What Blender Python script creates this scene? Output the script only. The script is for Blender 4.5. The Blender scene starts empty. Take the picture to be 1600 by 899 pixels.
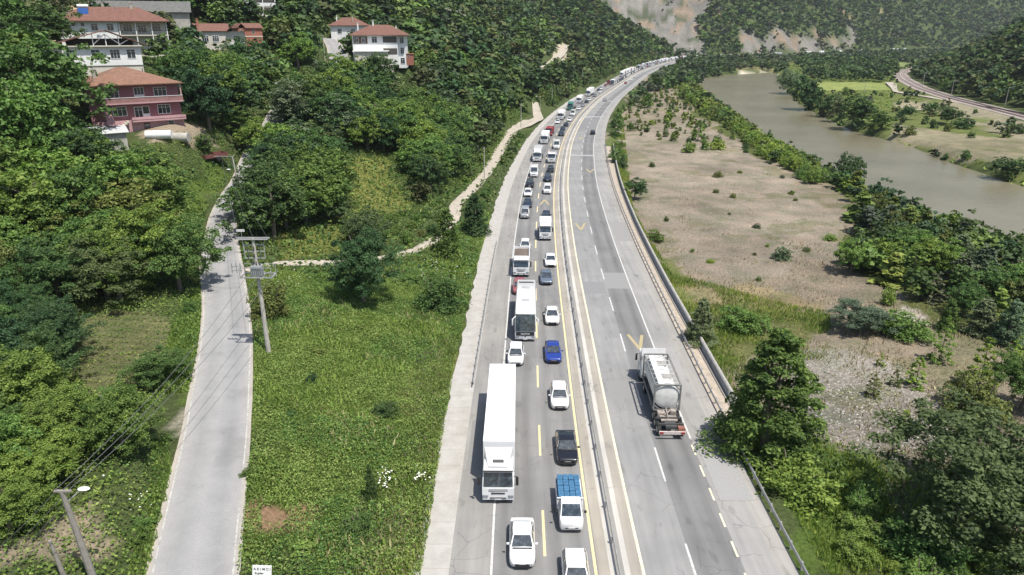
import bpy, bmesh, math, random
import numpy as np
from mathutils import Vector, Matrix
R = math.radians
rng = np.random.default_rng(7)
random.seed(7)
scene = bpy.context.scene
COL = scene.collection

# ---------------------------------------------------------------- camera, light, exposure
CAM_H, PITCH, FPX = 34.5, R(20.07), 1100.0
cam_d = bpy.data.cameras.new('camera'); cam = bpy.data.objects.new('camera', cam_d); COL.objects.link(cam)
cam.location = (0, 0, CAM_H); cam.rotation_euler = (math.pi/2 - PITCH, 0, 0)
cam_d.sensor_width = 36.0; cam_d.lens = 36.0*FPX/1600.0; cam_d.clip_start = 0.5; cam_d.clip_end = 9000
scene.camera = cam
SUN_EL, SUN_AZ = R(66), R(138)          # azimuth measured from +Y (away from the camera) towards +X (right)
sdir = Vector((math.sin(SUN_AZ)*math.cos(SUN_EL), math.cos(SUN_AZ)*math.cos(SUN_EL), math.sin(SUN_EL)))
world = bpy.data.worlds.new('World'); scene.world = world; world.use_nodes = True
wn = world.node_tree.nodes; bgn = wn['Background']
sky = wn.new('ShaderNodeTexSky'); sky.sky_type = 'NISHITA'; sky.sun_disc = False
sky.sun_elevation = SUN_EL; sky.sun_rotation = SUN_AZ
sky.air_density = 1.0; sky.dust_density = 1.5
world.node_tree.links.new(sky.outputs[0], bgn.inputs[0]); bgn.inputs[1].default_value = 0.11
sl = bpy.data.lights.new('sun', 'SUN'); sl.energy = 4.4; sl.angle = R(0.5); sl.color = (1.0, 0.955, 0.88)
so = bpy.data.objects.new('sun', sl); COL.objects.link(so)
so.rotation_euler = sdir.to_track_quat('Z', 'Y').to_euler(); so.location = (200, -200, 400)
vs = scene.view_settings; vs.view_transform = 'Standard'; vs.look = 'None'; vs.exposure = 0.41; vs.gamma = 1.0
vs.use_curve_mapping = False
scene.render.engine = 'CYCLES'
cy = scene.cycles; cy.max_bounces = 5; cy.diffuse_bounces = 2; cy.glossy_bounces = 2; cy.transmission_bounces = 2
cy.transparent_max_bounces = 4; cy.volume_bounces = 0; cy.use_denoising = True; cy.caustics_reflective = False; cy.caustics_refractive = False
cy.volume_max_steps = 16

# ---------------------------------------------------------------- helpers
def ray(px, py):
    u = (px-800)/FPX; v = (py-449.5)/FPX
    return u, math.cos(PITCH)-math.sin(PITCH)*v, -(math.cos(PITCH)*v+math.sin(PITCH))
def gz(px, py, z=0.0):
    u, f, w = ray(px, py); t = (z-CAM_H)/w
    return np.array((u*t, f*t))
def at_depth(px, py, t):
    u, f, w = ray(px, py); return Vector((u*t, f*t, CAM_H+w*t))
def proj(x, y, z):
    f = y*math.cos(PITCH)-(z-CAM_H)*math.sin(PITCH); v = -(z-CAM_H)*math.cos(PITCH)-y*math.sin(PITCH)
    return 800+FPX*x/f, 449.5+FPX*v/f
def link(o): COL.objects.link(o); return o
def tag(o, label=None, cat=None, group=None, kind=None):
    if label: o['label'] = label
    if cat: o['category'] = cat
    if group: o['group'] = group
    if kind: o['kind'] = kind
    return o
def empty(name, loc=(0, 0, 0), rz=0):
    o = bpy.data.objects.new(name, None); o.empty_display_size = 0.5
    o.location = loc; o.rotation_euler = (0, 0, rz); return link(o)
def meshobj(name, verts, faces, mat=None, parent=None, smooth=False):
    me = bpy.data.meshes.new(name); me.from_pydata([tuple(v) for v in verts], [], [tuple(f) for f in faces])
    if smooth: me.polygons.foreach_set('use_smooth', [True]*len(me.polygons))
    me.update()
    if mat: me.materials.append(mat)
    o = link(bpy.data.objects.new(name, me))
    if parent: o.parent = parent
    return o
def npmesh(name, V, Fq, mats=None, matidx=None, smooth=False):
    """V (n,3), Fq (m,k) int"""
    me = bpy.data.meshes.new(name); k = Fq.shape[1]
    me.vertices.add(len(V)); me.vertices.foreach_set('co', np.ascontiguousarray(V, dtype=np.float32).ravel())
    me.loops.add(Fq.size); me.loops.foreach_set('vertex_index', Fq.astype(np.int32).ravel())
    me.polygons.add(len(Fq)); me.polygons.foreach_set('loop_start', np.arange(len(Fq), dtype=np.int32)*k)
    if smooth: me.polygons.foreach_set('use_smooth', np.ones(len(Fq), dtype=bool))
    for m in (mats or []): me.materials.append(m)
    if matidx is not None: me.polygons.foreach_set('material_index', matidx.astype(np.int32))
    me.update(calc_edges=True); return me

class MB:
    """collects shapes; build() links them as one mesh object"""
    def __init__(s): s.bm = bmesh.new()
    def box(s, c, d, rz=0, rx=0, bevel=0, M=None):
        m = Matrix.Translation(c) @ Matrix.Rotation(rz, 4, 'Z') @ Matrix.Rotation(rx, 4, 'X') @ Matrix.Diagonal((d[0], d[1], d[2], 1))
        if M: m = M @ m
        r = bmesh.ops.create_cube(s.bm, size=1, matrix=m)
        if bevel:
            es = list({e for v in r['verts'] for e in v.link_edges})
            bmesh.ops.bevel(s.bm, geom=es, offset=bevel, segments=2, affect='EDGES', profile=0.6)
        return s
    def cyl(s, a, b, r1, r2=None, n=10, caps=True):
        a = Vector(a); b = Vector(b); d = b-a; r2 = r1 if r2 is None else r2
        q = d.to_track_quat('Z', 'Y').to_matrix().to_4x4()
        bmesh.ops.create_cone(s.bm, cap_ends=caps, segments=n, radius1=r1, radius2=max(r2, 1e-4), depth=d.length,
                              matrix=Matrix.Translation((a+b)/2) @ q)
        return s
    def ball(s, c, d, seg=10):
        bmesh.ops.create_uvsphere(s.bm, u_segments=seg, v_segments=max(4, seg//2+1), radius=0.5,
                                  matrix=Matrix.Translation(c) @ Matrix.Diagonal((d[0], d[1], d[2], 1)))
        return s
    def poly(s, pts):
        s.bm.faces.new([s.bm.verts.new(p) for p in pts]); return s
    def slab(s, pts, n, th):
        """polygon pts extruded by th along -n: a thin plate"""
        n = Vector(n).normalized()*th
        top = [s.bm.verts.new(p) for p in pts]; bot = [s.bm.verts.new(Vector(p)-n) for p in pts]
        s.bm.faces.new(top); s.bm.faces.new(bot[::-1]); k = len(pts)
        for i in range(k): s.bm.faces.new([top[i], bot[i], bot[(i+1) % k], top[(i+1) % k]])
        return s
    def loft(s, secs, cap=True):
        rows = [[s.bm.verts.new(p) for p in sec] for sec in secs]; n = len(rows[0])
        for a, b in zip(rows[:-1], rows[1:]):
            for i in range(n): s.bm.faces.new([a[i], a[(i+1) % n], b[(i+1) % n], b[i]])
        if cap: s.bm.faces.new(rows[0][::-1]); s.bm.faces.new(rows[-1])
        return s
    def build(s, name, mat=None, parent=None, smooth=False):
        bmesh.ops.recalc_face_normals(s.bm, faces=s.bm.faces[:])
        me = bpy.data.meshes.new(name); s.bm.to_mesh(me); s.bm.free()
        if smooth:
            me.polygons.foreach_set('use_smooth', [True]*len(me.polygons))
            try: me.set_sharp_from_angle(angle=R(38))
            except Exception: pass
        if mat: me.materials.append(mat)
        o = link(bpy.data.objects.new(name, me))
        if parent: o.parent = parent
        return o

# ---------------------------------------------------------------- materials
MATS = {}
def nodemat(name):
    m = bpy.data.materials.new(name); m.use_nodes = True; MATS[name] = m
    nt = m.node_tree; return m, nt, nt.nodes['Principled BSDF']
def setp(b, col=None, rough=None, metal=None, spec=None, coat=None):
    if col is not None: b.inputs['Base Color'].default_value = (*col, 1)
    if rough is not None: b.inputs['Roughness'].default_value = rough
    if metal is not None: b.inputs['Metallic'].default_value = metal
    if spec is not None: b.inputs['Specular IOR Level'].default_value = spec
    if coat is not None: b.inputs['Coat Weight'].default_value = coat
def coords(nt, scale=(1, 1, 1), kind='Object'):
    tc = nt.nodes.new('ShaderNodeTexCoord'); mp = nt.nodes.new('ShaderNodeMapping')
    nt.links.new(tc.outputs[kind], mp.inputs[0]); mp.inputs['Scale'].default_value = scale; return mp.outputs[0]
def noise(nt, vec, scale, detail=4, rough=0.6):
    n = nt.nodes.new('ShaderNodeTexNoise'); n.inputs['Scale'].default_value = scale
    n.inputs['Detail'].default_value = detail; n.inputs['Roughness'].default_value = rough
    nt.links.new(vec, n.inputs['Vector']); return n.outputs['Fac']
def ramp(nt, fac, stops, interp='LINEAR'):
    r = nt.nodes.new('ShaderNodeValToRGB'); cr = r.color_ramp; cr.interpolation = interp
    while len(cr.elements) > 1: cr.elements.remove(cr.elements[-1])
    cr.elements[0].position = stops[0][0]; c = stops[0][1]; cr.elements[0].color = (*c, 1) if len(c) == 3 else c
    for p, c in stops[1:]:
        e = cr.elements.new(p); e.color = (*c, 1) if len(c) == 3 else c
    nt.links.new(fac, r.inputs[0]); return r.outputs[0]
def mixc(nt, fac, a, b, mode='MIX'):
    n = nt.nodes.new('ShaderNodeMix'); n.data_type = 'RGBA'; n.blend_type = mode
    for sock, v in ((n.inputs[0], fac), (n.inputs[6], a), (n.inputs[7], b)):
        if hasattr(v, 'is_output'): nt.links.new(v, sock)
        elif isinstance(v, (int, float)): sock.default_value = v
        else: sock.default_value = (*v, 1)
    return n.outputs[2]
def math_(nt, op, a, b=0.0):
    n = nt.nodes.new('ShaderNodeMath'); n.operation = op
    for i, v in enumerate((a, b)):
        if hasattr(v, 'is_output'): nt.links.new(v, n.inputs[i])
        else: n.inputs[i].default_value = v
    return n.outputs[0]
def bump(nt, b, h, strength=0.3, dist=0.1):
    n = nt.nodes.new('ShaderNodeBump'); n.inputs['Strength'].default_value = strength; n.inputs['Distance'].default_value = dist
    nt.links.new(h, n.inputs['Height']); nt.links.new(n.outputs[0], b.inputs['Normal'])
def worn(name, col, rough=0.6, var=0.25, scale=1.5, metal=0, bumps=0.0, kind='Object', spec=None, rand=0):
    """a surface colour with soft dirt variation"""
    m, nt, b = nodemat(name); v = coords(nt, kind=kind)
    n1 = noise(nt, v, scale, 6, 0.65)
    lo = tuple(c*(1-var) for c in col); hi = tuple(min(1, c*(1+var*0.6)) for c in col)
    c = ramp(nt, n1, [(0.3, lo), (0.7, hi)])
    nt.links.new(c, b.inputs['Base Color']); setp(b, rough=rough, metal=metal, spec=spec)
    if bumps: bump(nt, b, noise(nt, v, scale*6, 5), bumps, 0.05)
    return m
def paint(name, col, rough=0.28, metal=0.0, coat=0.6):
    m, nt, b = nodemat(name); v = coords(nt)
    c = ramp(nt, noise(nt, v, 2.2, 5), [(0.3, tuple(x*0.86 for x in col)), (0.65, col)])
    nt.links.new(c, b.inputs['Base Color']); setp(b, rough=rough, metal=metal, coat=coat); b.inputs['Coat Roughness'].default_value = 0.08
    return m
def leafmat(name, c1, c2, c3=None, transl=0.33, patch=0.35, attr=None):
    """leaf colour: differs from plant to plant and from leaf to leaf"""
    m = bpy.data.materials.new(name); m.use_nodes = True; nt = m.node_tree; nt.nodes.clear(); MATS[name] = m
    out = nt.nodes.new('ShaderNodeOutputMaterial')
    v = coords(nt, kind='Object')
    n1 = noise(nt, v, patch, 2, 0.5)
    wn_ = nt.nodes.new('ShaderNodeNewGeometry')
    isl = wn_.outputs['Random Per Island']
    f = math_(nt, 'ADD', math_(nt, 'MULTIPLY', n1, 0.75), math_(nt, 'MULTIPLY', isl, 0.5))
    f = math_(nt, 'SUBTRACT', f, 0.12)
    c3 = c3 or c2
    if not attr: c1 = tuple(x*1.15 for x in c1); c2 = tuple(x*1.24 for x in c2); c3 = tuple(x*1.4 for x in c3)
    col = ramp(nt, f, [(0.2, c1), (0.5, c2), (0.82, c3)])
    if attr:
        a = nt.nodes.new('ShaderNodeAttribute'); a.attribute_name = attr
        col = mixc(nt, 1.0, col, a.outputs['Color'], 'MULTIPLY')
    else:
        oi = nt.nodes.new('ShaderNodeObjectInfo')
        t = ramp(nt, oi.outputs['Random'], [(0, (0.66, 0.80, 0.92)), (0.3, (1.0, 1.0, 0.9)), (0.55, (1.22, 1.16, 0.9)), (0.8, (0.82, 1.0, 1.0)), (1, (1.1, 1.2, 1.0))])
        col = mixc(nt, 1.0, col, t, 'MULTIPLY')
    d = nt.nodes.new('ShaderNodeBsdfPrincipled'); d.inputs['Roughness'].default_value = 0.62; d.inputs['Specular IOR Level'].default_value = 0.22
    nt.links.new(col, d.inputs['Base Color'])
    tr = nt.nodes.new('ShaderNodeBsdfTranslucent'); tc = mixc(nt, 1.0, col, (.92, 1.12, 0.55), 'MULTIPLY'); nt.links.new(tc, tr.inputs[0])
    mx = nt.nodes.new('ShaderNodeMixShader'); mx.inputs[0].default_value = transl
    nt.links.new(d.outputs[0], mx.inputs[1]); nt.links.new(tr.outputs[0], mx.inputs[2]); nt.links.new(mx.outputs[0], out.inputs[0])
    return m

# ---------------------------------------------------------------- the highway's reference line (the median rail)
_pts = [(7.0, -60), (7.1, 0), (7.2, 38), (7.35, 50), (7.5, 62), (7.9, 75), (8.3, 94), (8.9, 114), (10.0, 139), (11.4, 164), (13.6, 190),
        (17.3, 227), (20.6, 252), (24.3, 277), (29.3, 307), (36.6, 344), (47.5, 395), (62, 453), (81, 529), (104, 620), (131, 711), (172, 832), (208, 914),
        (275, 1010), (362, 1070), (455, 1140), (560, 1235), (700, 1350), (860, 1450), (1100, 1540), (1500, 1650), (2300, 1950)]
_P = np.array(_pts, float)
def _resample(P, step):
    s = np.r_[0, np.cumsum(np.hypot(*np.diff(P, axis=0).T))]; n = int(s[-1]/step)
    q = np.linspace(0, s[-1], n+1); return np.c_[np.interp(q, s, P[:, 0]), np.interp(q, s, P[:, 1])]
RL = _resample(_P, 2.0)
def _smooth(P, w):
    k = np.hanning(2*w+1); k /= k.sum(); Q = P.copy()
    for j in range(2):
        pad = np.r_[2*P[0, j]-P[w:0:-1, j], P[:, j], 2*P[-1, j]-P[-2:-w-2:-1, j]]
        Q[:, j] = np.convolve(pad, k, 'valid')
    return Q
RL = _smooth(_smooth(RL, 10), 8)
RS = np.r_[0, np.cumsum(np.hypot(*np.diff(RL, axis=0).T))]
RT = np.gradient(RL, axis=0); RT /= np.linalg.norm(RT, axis=1)[:, None]
RN = np.c_[RT[:, 1], -RT[:, 0]]           # to the right of the travel-away direction
def road_pt(s, off):
    x = np.interp(s, RS, RL[:, 0]); y = np.interp(s, RS, RL[:, 1])
    nx = np.interp(s, RS, RN[:, 0]); ny = np.interp(s, RS, RN[:, 1])
    return x+nx*off, y+ny*off
def road_tan(s): return float(np.interp(s, RS, RT[:, 0])), float(np.interp(s, RS, RT[:, 1]))
def s_of_y(y, off=0):
    ys = RL[:, 1]+RN[:, 1]*off; return float(np.interp(y, ys, RS))
def road_dist(X, Y):
    """signed offset (right positive) and station of many points"""
    X = np.asarray(X, float).ravel(); Y = np.asarray(Y, float).ravel(); off = np.empty(len(X)); st = np.empty(len(X))
    P = RL[::3]; N = RN[::3]; S = RS[::3]; T = RT[::3]
    for i in range(0, len(X), 20000):
        x = X[i:i+20000, None]; y = Y[i:i+20000, None]
        d2 = (x-P[None, :, 0])**2+(y-P[None, :, 1])**2; j = d2.argmin(1)
        dx = x[:, 0]-P[j, 0]; dy = y[:, 0]-P[j, 1]
        along = dx*T[j, 0]+dy*T[j, 1]; o = dx*N[j, 0]+dy*N[j, 1]
        far = np.abs(along) > 4; dist = np.sqrt(d2[np.arange(len(j)), j])
        off[i:i+20000] = np.where(far, np.sign(o)*dist, o); st[i:i+20000] = S[j]+along
    return off, st
L_EDGE, R_EDGE = -11.5, 12.2          # edges of the asphalt
S0 = s_of_y(0)

# ---------------------------------------------------------------- terrain
def st_y(y): return s_of_y(y)
_ctl = []
for y in (-60, 20, 45):
    _ctl += [(d, y, z) for d, z in ((0, 0), (5, .2), (14, 1.6), (22, 2.9), (30, 3.1), (36, 3.2), (60, 6), (100, 15), (160, 36), (400, 130), (800, 240))]
_ctl += [(d, 75, z) for d, z in ((0, 0), (5, .3), (14, 1.7), (22, 3), (31, 3.1), (36, 3.4), (50, 5), (75, 10), (110, 24), (160, 44), (400, 150), (800, 260))]
_ctl += [(d, 100, z) for d, z in ((0, 0), (5, .4), (14, 2), (25, 3.4), (34, 4.4), (42, 5.2), (60, 9), (80, 18), (110, 32), (160, 52), (400, 160), (800, 270))]
_ctl += [(d, 128, z) for d, z in ((0, 0), (6, .8), (14, 2.2), (25, 4), (40, 7.4), (46, 8.3), (52, 12), (57, 17.2), (66, 18), (72, 21.5), (78, 25), (90, 28.5), (130, 44), (180, 66), (400, 170), (800, 280))]
_ctl += [(d, 165, z) for d, z in ((0, 0), (6, 1), (20, 5), (35, 11), (47, 17), (55, 17.8), (65, 22), (78, 27.5), (90, 31), (100, 33), (130, 47), (180, 70), (400, 175), (800, 280))]
_ctl += [(d, 195, z) for d, z in ((0, 0), (7, 1), (15, 4), (30, 12), (45, 19), (55, 20.6), (75, 28), (95, 36), (130, 48), (180, 70), (400, 175), (800, 280))]
_ctl += [(d, 228, z) for d, z in ((0, 0), (6, 1), (14, 4), (28, 14), (38, 23.5), (45, 25.3), (54, 25.5), (60, 27), (90, 41), (140, 62), (400, 170), (800, 280))]
_ctl += [(d, 250, z) for d, z in ((0, 0), (6, 1), (14, 4), (28, 14), (42, 23.5), (58, 28), (64, 29), (90, 42), (140, 64), (400, 170), (800, 280))]
for y, k in ((300, 1.), (400, 1.), (520, 1.0), (650, 1.0), (780, 1.15), (880, 1.3), (1010, .55)):
    _ctl += [(d, y, z*k) for d, z in ((0, 0), (5, .8), (12, 4), (22, 10), (35, 18), (80, 42), (150, 80), (300, 150), (600, 260), (900, 330))]
for sx in (1180, 1320, 1500, 1800, 2300, 3000):
    yy = ('s', sx); k = 1.0 if sx > 1200 else .9
    _ctl += [(d, yy, z*k) for d, z in ((0, 0), (6, 1), (16, 14), (32, 30), (80, 62), (150, 110), (300, 210), (600, 330), (900, 400))]
CT = np.array([(d, (y[1]+S0 if isinstance(y, tuple) else s_of_y(y)), z) for d, y, z in _ctl], float)
def _scale(d, s): return np.c_[d, s*0.55]
_A = _scale(CT[:, 0], CT[:, 1]); _D = np.sqrt(((_A[:, None]-_A[None])**2).sum(-1)+4.0)
_n = len(_A); _K = np.zeros((_n+3, _n+3)); _K[:_n, :_n] = _D+np.eye(_n)*0.3; _K[:_n, _n] = 1; _K[:_n, n1:=_n+1] = _A[:, 0]; _K[:_n, _n+2] = _A[:, 1]
_K[_n, :_n] = 1; _K[_n+1, :_n] = _A[:, 0]; _K[_n+2, :_n] = _A[:, 1]
_W = np.linalg.solve(_K, np.r_[CT[:, 2], 0, 0, 0])
def h_left(d, s):
    out = np.empty(len(d))
    for i in range(0, len(d), 20000):
        B = _scale(d[i:i+20000], s[i:i+20000]); Dm = np.sqrt(((B[:, None]-_A[None])**2).sum(-1)+4.0)
        out[i:i+20000] = Dm@_W[:_n]+_W[_n]+B@_W[_n+1:]
    return out
def sstep(a, b, x): t = np.clip((x-a)/(b-a), 0, 1); return t*t*(3-2*t)
def seg_dist(X, Y, P):
    """distance to a polyline and side (right positive)"""
    P = np.asarray(P, float); best = np.full(len(X), 1e9); side = np.zeros(len(X))
    for a, b in zip(P[:-1], P[1:]):
        d = b-a; L2 = d@d; t = np.clip(((X-a[0])*d[0]+(Y-a[1])*d[1])/L2, 0, 1)
        ex = X-(a[0]+t*d[0]); ey = Y-(a[1]+t*d[1]); dd = np.hypot(ex, ey); m = dd < best
        best[m] = dd[m]; side[m] = np.sign(ex*d[1]-ey*d[0])[m]
    return best, side
def in_poly(X, Y, P):
    P = np.asarray(P, float); c = np.zeros(len(X), bool); j = len(P)-1
    for i in range(len(P)):
        xi, yi = P[i]; xj, yj = P[j]
        if yi != yj:
            m = ((yi > Y) != (yj > Y)) & (X < (xj-xi)*(Y-yi)/(yj-yi)+xi); c ^= m
        j = i
    return c
WATER_Z = -4.4
RIV_L = [gz(x, y, WATER_Z) for x, y in ((2200, 560), (1850, 455), (1600, 398), (1460, 358), (1380, 322), (1300, 278), (1220, 234), (1165, 197), (1115, 160), (1090, 138), (1087, 124))]
RIV_R = [gz(x, y, WATER_Z) for x, y in ((1205, 113), (1222, 140), (1235, 160), (1262, 178), (1320, 206), (1400, 227), (1470, 256), (1560, 287), (1640, 313), (1900, 400), (2300, 510))]
RIV = np.array(RIV_L+[gz(1140, 118, WATER_Z)]+RIV_R)
RAIL_PX = [(1750, 222, .8), (1600, 181, .8), (1540, 166, .8), (1480, 151, .8), (1440, 138, .8), (1413, 124, .8), (1405, 115, .8), (1416, 109, .8), (1430, 104.5, .8), (1440, 99, .8)]
RAIL = _smooth(_resample(np.array([gz(*p) for p in RAIL_PX]), 4), 6)
def hash2(x, y, k):
    return np.modf(np.abs(np.sin(x*12.9898+y*78.233+k*37.7)*43758.5453))[0]
def vnoise(X, Y, sc, k=0):
    x = X/sc; y = Y/sc; xi = np.floor(x); yi = np.floor(y); fx = x-xi; fy = y-yi; fx = fx*fx*(3-2*fx); fy = fy*fy*(3-2*fy)
    return (hash2(xi, yi, k)*(1-fx)+hash2(xi+1, yi, k)*fx)*(1-fy)+(hash2(xi, yi+1, k)*(1-fx)+hash2(xi+1, yi+1, k)*fx)*fy
def height(X, Y):
    X = np.asarray(X, float).ravel(); Y = np.asarray(Y, float).ravel()
    off, st = road_dist(X, Y)
    d = -13.8-off
    zl = h_left(np.maximum(d, 0), np.clip(st, 0, 3000))
    zl = zl+sstep(3, 30, d)*(vnoise(X, Y, 9, 1)-.5)*0.8+sstep(60, 160, d)*(vnoise(X, Y, 55, 2)-.5)*14
    # ragged rock behind the far bend
    rk = sstep(2, 12, d)*(1-sstep(70, 200, d))*sstep(960+S0, 1060+S0, st)
    zl = zl+rk*((vnoise(X, Y, 22, 3)-.5)*16+(vnoise(X, Y, 8, 4)-.5)*7)
    e = off-R_EDGE-0.8
    zr = -1.3*sstep(1.0, 3.2, e)-0.4*sstep(5, 40, e)
    zr = zr+sstep(4, 12, e)*((vnoise(X, Y, 7, 5)-.5)*.5+(vnoise(X, Y, 26, 6)-.5)*.6)
    inr = in_poly(X, Y, RIV); dr, _ = seg_dist(X, Y, np.r_[RIV, RIV[:1]])
    sd = np.where(inr, -dr, dr)
    zr = np.where(e > 3, zr*sstep(0, 9, sd)+(-6.5)*(1-sstep(0, 9, sd))+0*zr, zr)
    # rail bank and the hill right of it
    rd, side = seg_dist(X, Y, RAIL[::4])
    right = (side > 0)
    onr = (e > 60)
    far = sstep(60, 100, e)
    bank = np.where(right, 0.5+0.55*np.maximum(rd-16, 0)*1.0, 0.5*(1-sstep(7, 16, rd))+zr*sstep(7, 16, rd))
    bank = np.where(right, np.minimum(bank, 140+0.15*rd)+(vnoise(X, Y, 40, 8)-.5)*10*sstep(20, 60, rd), bank)
    use = onr & (Y > 60) & (Y < 800)
    fade = 1-sstep(640, 760, Y)
    zr = np.where(use, np.where(sd > 12, zr*(1-fade*far)+bank*fade*far, zr), zr)
    z = np.where(d > 0, zl, np.where(e > 0, zr, 0.0))
    onroad = (d <= 0) & (e <= 0)
    z = np.where(onroad, -0.05, z)
    return z
def axis(lo, hi, c0, c1, st, gr):
    a = list(np.arange(c0, c1, st)); v = c1; s = st
    while v < hi: a.append(v); s = min(s*gr, 16); v += s
    v = c0-st; s = st; b = []
    while v > lo: b.append(v); s = min(s*gr, 16); v -= s
    return np.array(b[::-1]+a)
GX = axis(-750, 2300, -95, 110, 1.0, 1.035); GY = axis(-90, 2700, 28, 230, 1.0, 1.03)
_XX, _YY = np.meshgrid(GX, GY); GZ = height(_XX, _YY).reshape(_XX.shape)
def hq(x, y):
    x = np.atleast_1d(np.asarray(x, float)); y = np.atleast_1d(np.asarray(y, float))
    i = np.clip(np.searchsorted(GX, x)-1, 0, len(GX)-2); j = np.clip(np.searchsorted(GY, y)-1, 0, len(GY)-2)
    fx = np.clip((x-GX[i])/(GX[i+1]-GX[i]), 0, 1); fy = np.clip((y-GY[j])/(GY[j+1]-GY[j]), 0, 1)
    return GZ[j, i]*(1-fx)*(1-fy)+GZ[j, i+1]*fx*(1-fy)+GZ[j+1, i]*(1-fx)*fy+GZ[j+1, i+1]*fx*fy
def hz(x, y): return float(hq(x, y)[0])
_tt = np.concatenate([np.arange(36, 300, .5), np.arange(300, 1000, 2.), np.arange(1000, 2600, 5.)])
def tr(px, py, tmin=0):
    """where the line of sight through a photograph pixel meets the ground"""
    u, f, w = ray(px, py); t = _tt[_tt > tmin]; zz = CAM_H+w*t; g = hq(u*t, f*t); m = np.nonzero(zz <= g)[0]
    if len(m) == 0: k = t[-1]; return Vector((u*k, f*k, hz(u*k, f*k)))
    k = m[0]
    if k > 0:
        a = zz[k-1]-g[k-1]; b = g[k]-zz[k]; tt = t[k-1]+(t[k]-t[k-1])*a/(a+b+1e-9)
    else: tt = t[0]
    return Vector((u*tt, f*tt, hz(u*tt, f*tt)))
# ---------------------------------------------------------------- ground regions (outlined on the ground, coloured by what covers them)
def gpoly(pts): return np.array([tr(*p)[:2] for p in pts])
GREEN = (.07, .095, .03); 
REG = []   # (polygon, colour, edge raggedness)
def reg(pts, col, soft=3.0, world=False): REG.append((np.array(pts) if world else gpoly(pts), np.array(col), soft))
reg([(385, 430), (560, 425), (745, 400), (700, 600), (655, 899), (380, 899), (390, 600)], (.085, .12, .028))          # vine field
reg([(400, 800), (470, 790), (480, 840), (410, 850)], (.30, .19, .12), 1)
reg([(600, 800), (680, 760), (655, 899), (560, 899)], (.20, .175, .085), 3)
reg([(640, 560), (705, 540), (690, 700), (650, 760), (660, 660)], (.16, .16, .06), 3)
reg([(110, 495), (260, 485), (285, 540), (230, 620), (140, 630), (105, 560)], (.145, .15, .07), 2)
reg([(250, 660), (280, 620), (297, 600), (285, 680)], (.42, .37, .30), 1)
reg([(0, 870), (70, 835), (135, 800), (128, 899), (0, 899)], (.30, .25, .18), 2)
reg([(270, 500), (318, 450), (315, 560), (290, 620), (255, 650)], (.10, .15, .035), 2)
reg([(290, 300), (340, 255), (362, 262), (300, 340)], (.11, .16, .035), 2)
reg([(205, 212), (325, 203), (335, 222), (300, 236), (240, 226)], (.33, .27, .20), 1.5)
reg([(430, 370), (545, 340), (560, 395), (430, 400)], (.16, .17, .05), 2)
reg([(540, 250), (600, 240), (640, 320), (560, 345)], (.20, .20, .06), 2)
reg([(880, 95), (890, 70), (872, 68), (862, 96)], (.48, .42, .32), 1)
reg([(90, 0), (170, 0), (150, 60), (90, 90), (60, 60), (50, 0)], (.42, .33, .22), 2)
# right of the highway: dry ground
DRY = (.245, .208, .155)
reg([(945, 215), (1000, 120), (1100, 130), (1200, 225), (1320, 290), (1400, 380), (1480, 470), (1620, 560), (1700, 700), (1700, 899), (1300, 899), (1120, 640), (1020, 450), (975, 350), (950, 280)], DRY, 3)
reg([(965, 215), (1080, 180), (1180, 240), (1300, 330), (1330, 400), (1150, 440), (1060, 420), (1000, 330)], (.27, .232, .182), 4)
reg([(1230, 560), (1400, 560), (1480, 620), (1560, 720), (1420, 720), (1290, 690)], (.275, .25, .215), 3)
reg([(1330, 490), (1460, 480), (1460, 505), (1330, 505)], (.40, .365, .325), 2)
reg([(1000, 370), (1050, 420), (1080, 470), (1110, 520), (1150, 560), (1120, 600), (1080, 540), (1020, 440)], (.15, .17, .06), 3)
reg([(1040, 440), (1200, 450), (1280, 480), (1180, 500), (1080, 480)], (.26, .215, .125), 4)
reg([(1100, 470), (1260, 480), (1290, 540), (1200, 560), (1120, 560)], (.15, .16, .06), 3)
reg([(1130, 600), (1280, 690), (1400, 720), (1420, 800), (1560, 899), (1290, 899), (1200, 760)], (.10, .15, .035), 2)
reg([(945, 225), (965, 205), (975, 260), (990, 330), (975, 340), (958, 290)], (.12, .15, .05), 1.5)
reg([(1180, 240), (1300, 290), (1350, 345), (1310, 400), (1400, 470), (1620, 560), (1640, 400), (1300, 270), (1150, 175), (1060, 140), (1080, 170)], (.10, .12, .04), 3)
# beyond the river
reg([(1210, 118), (1260, 175), (1400, 222), (1600, 292), (1800, 360), (1900, 250), (1600, 190), (1420, 130), (1395, 100), (1250, 95)], (.13, .155, .05), 3)
reg([(1268, 127), (1390, 128), (1392, 140), (1275, 142)], (.24, .28, .09), 1)
reg([(1390, 98), (1440, 98), (1400, 112)], (.20, .25, .08), 1)
reg([(1400, 155), (1470, 160), (1560, 170), (1620, 195), (1620, 220), (1540, 205), (1470, 178), (1400, 168)], (.29, .26, .18), 2)
reg([(1395, 195), (1470, 205), (1540, 215), (1620, 215), (1620, 245), (1560, 262), (1480, 240), (1400, 215)], (.25, .225, .15), 3)
reg([(1480, 180), (1560, 180), (1560, 188), (1480, 188)], (.17, .2, .07), 2)
reg([(1158, 113), (1208, 112), (1210, 121), (1160, 121)], (.55, .50, .40), 1)
reg([(1125, 95), (1240, 88), (1240, 108), (1140, 110)], (.20, .19, .09), 4)
ROCKC = (.20, .19, .172)
_x = _XX.ravel(); _y = _YY.ravel()
GC = np.tile(np.array((.075, .098, .036)), (len(_x), 1))
_wx = _x+(vnoise(_x, _y, 5, 11)-.5)*6; _wy = _y+(vnoise(_x, _y, 5, 12)-.5)*6
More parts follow.
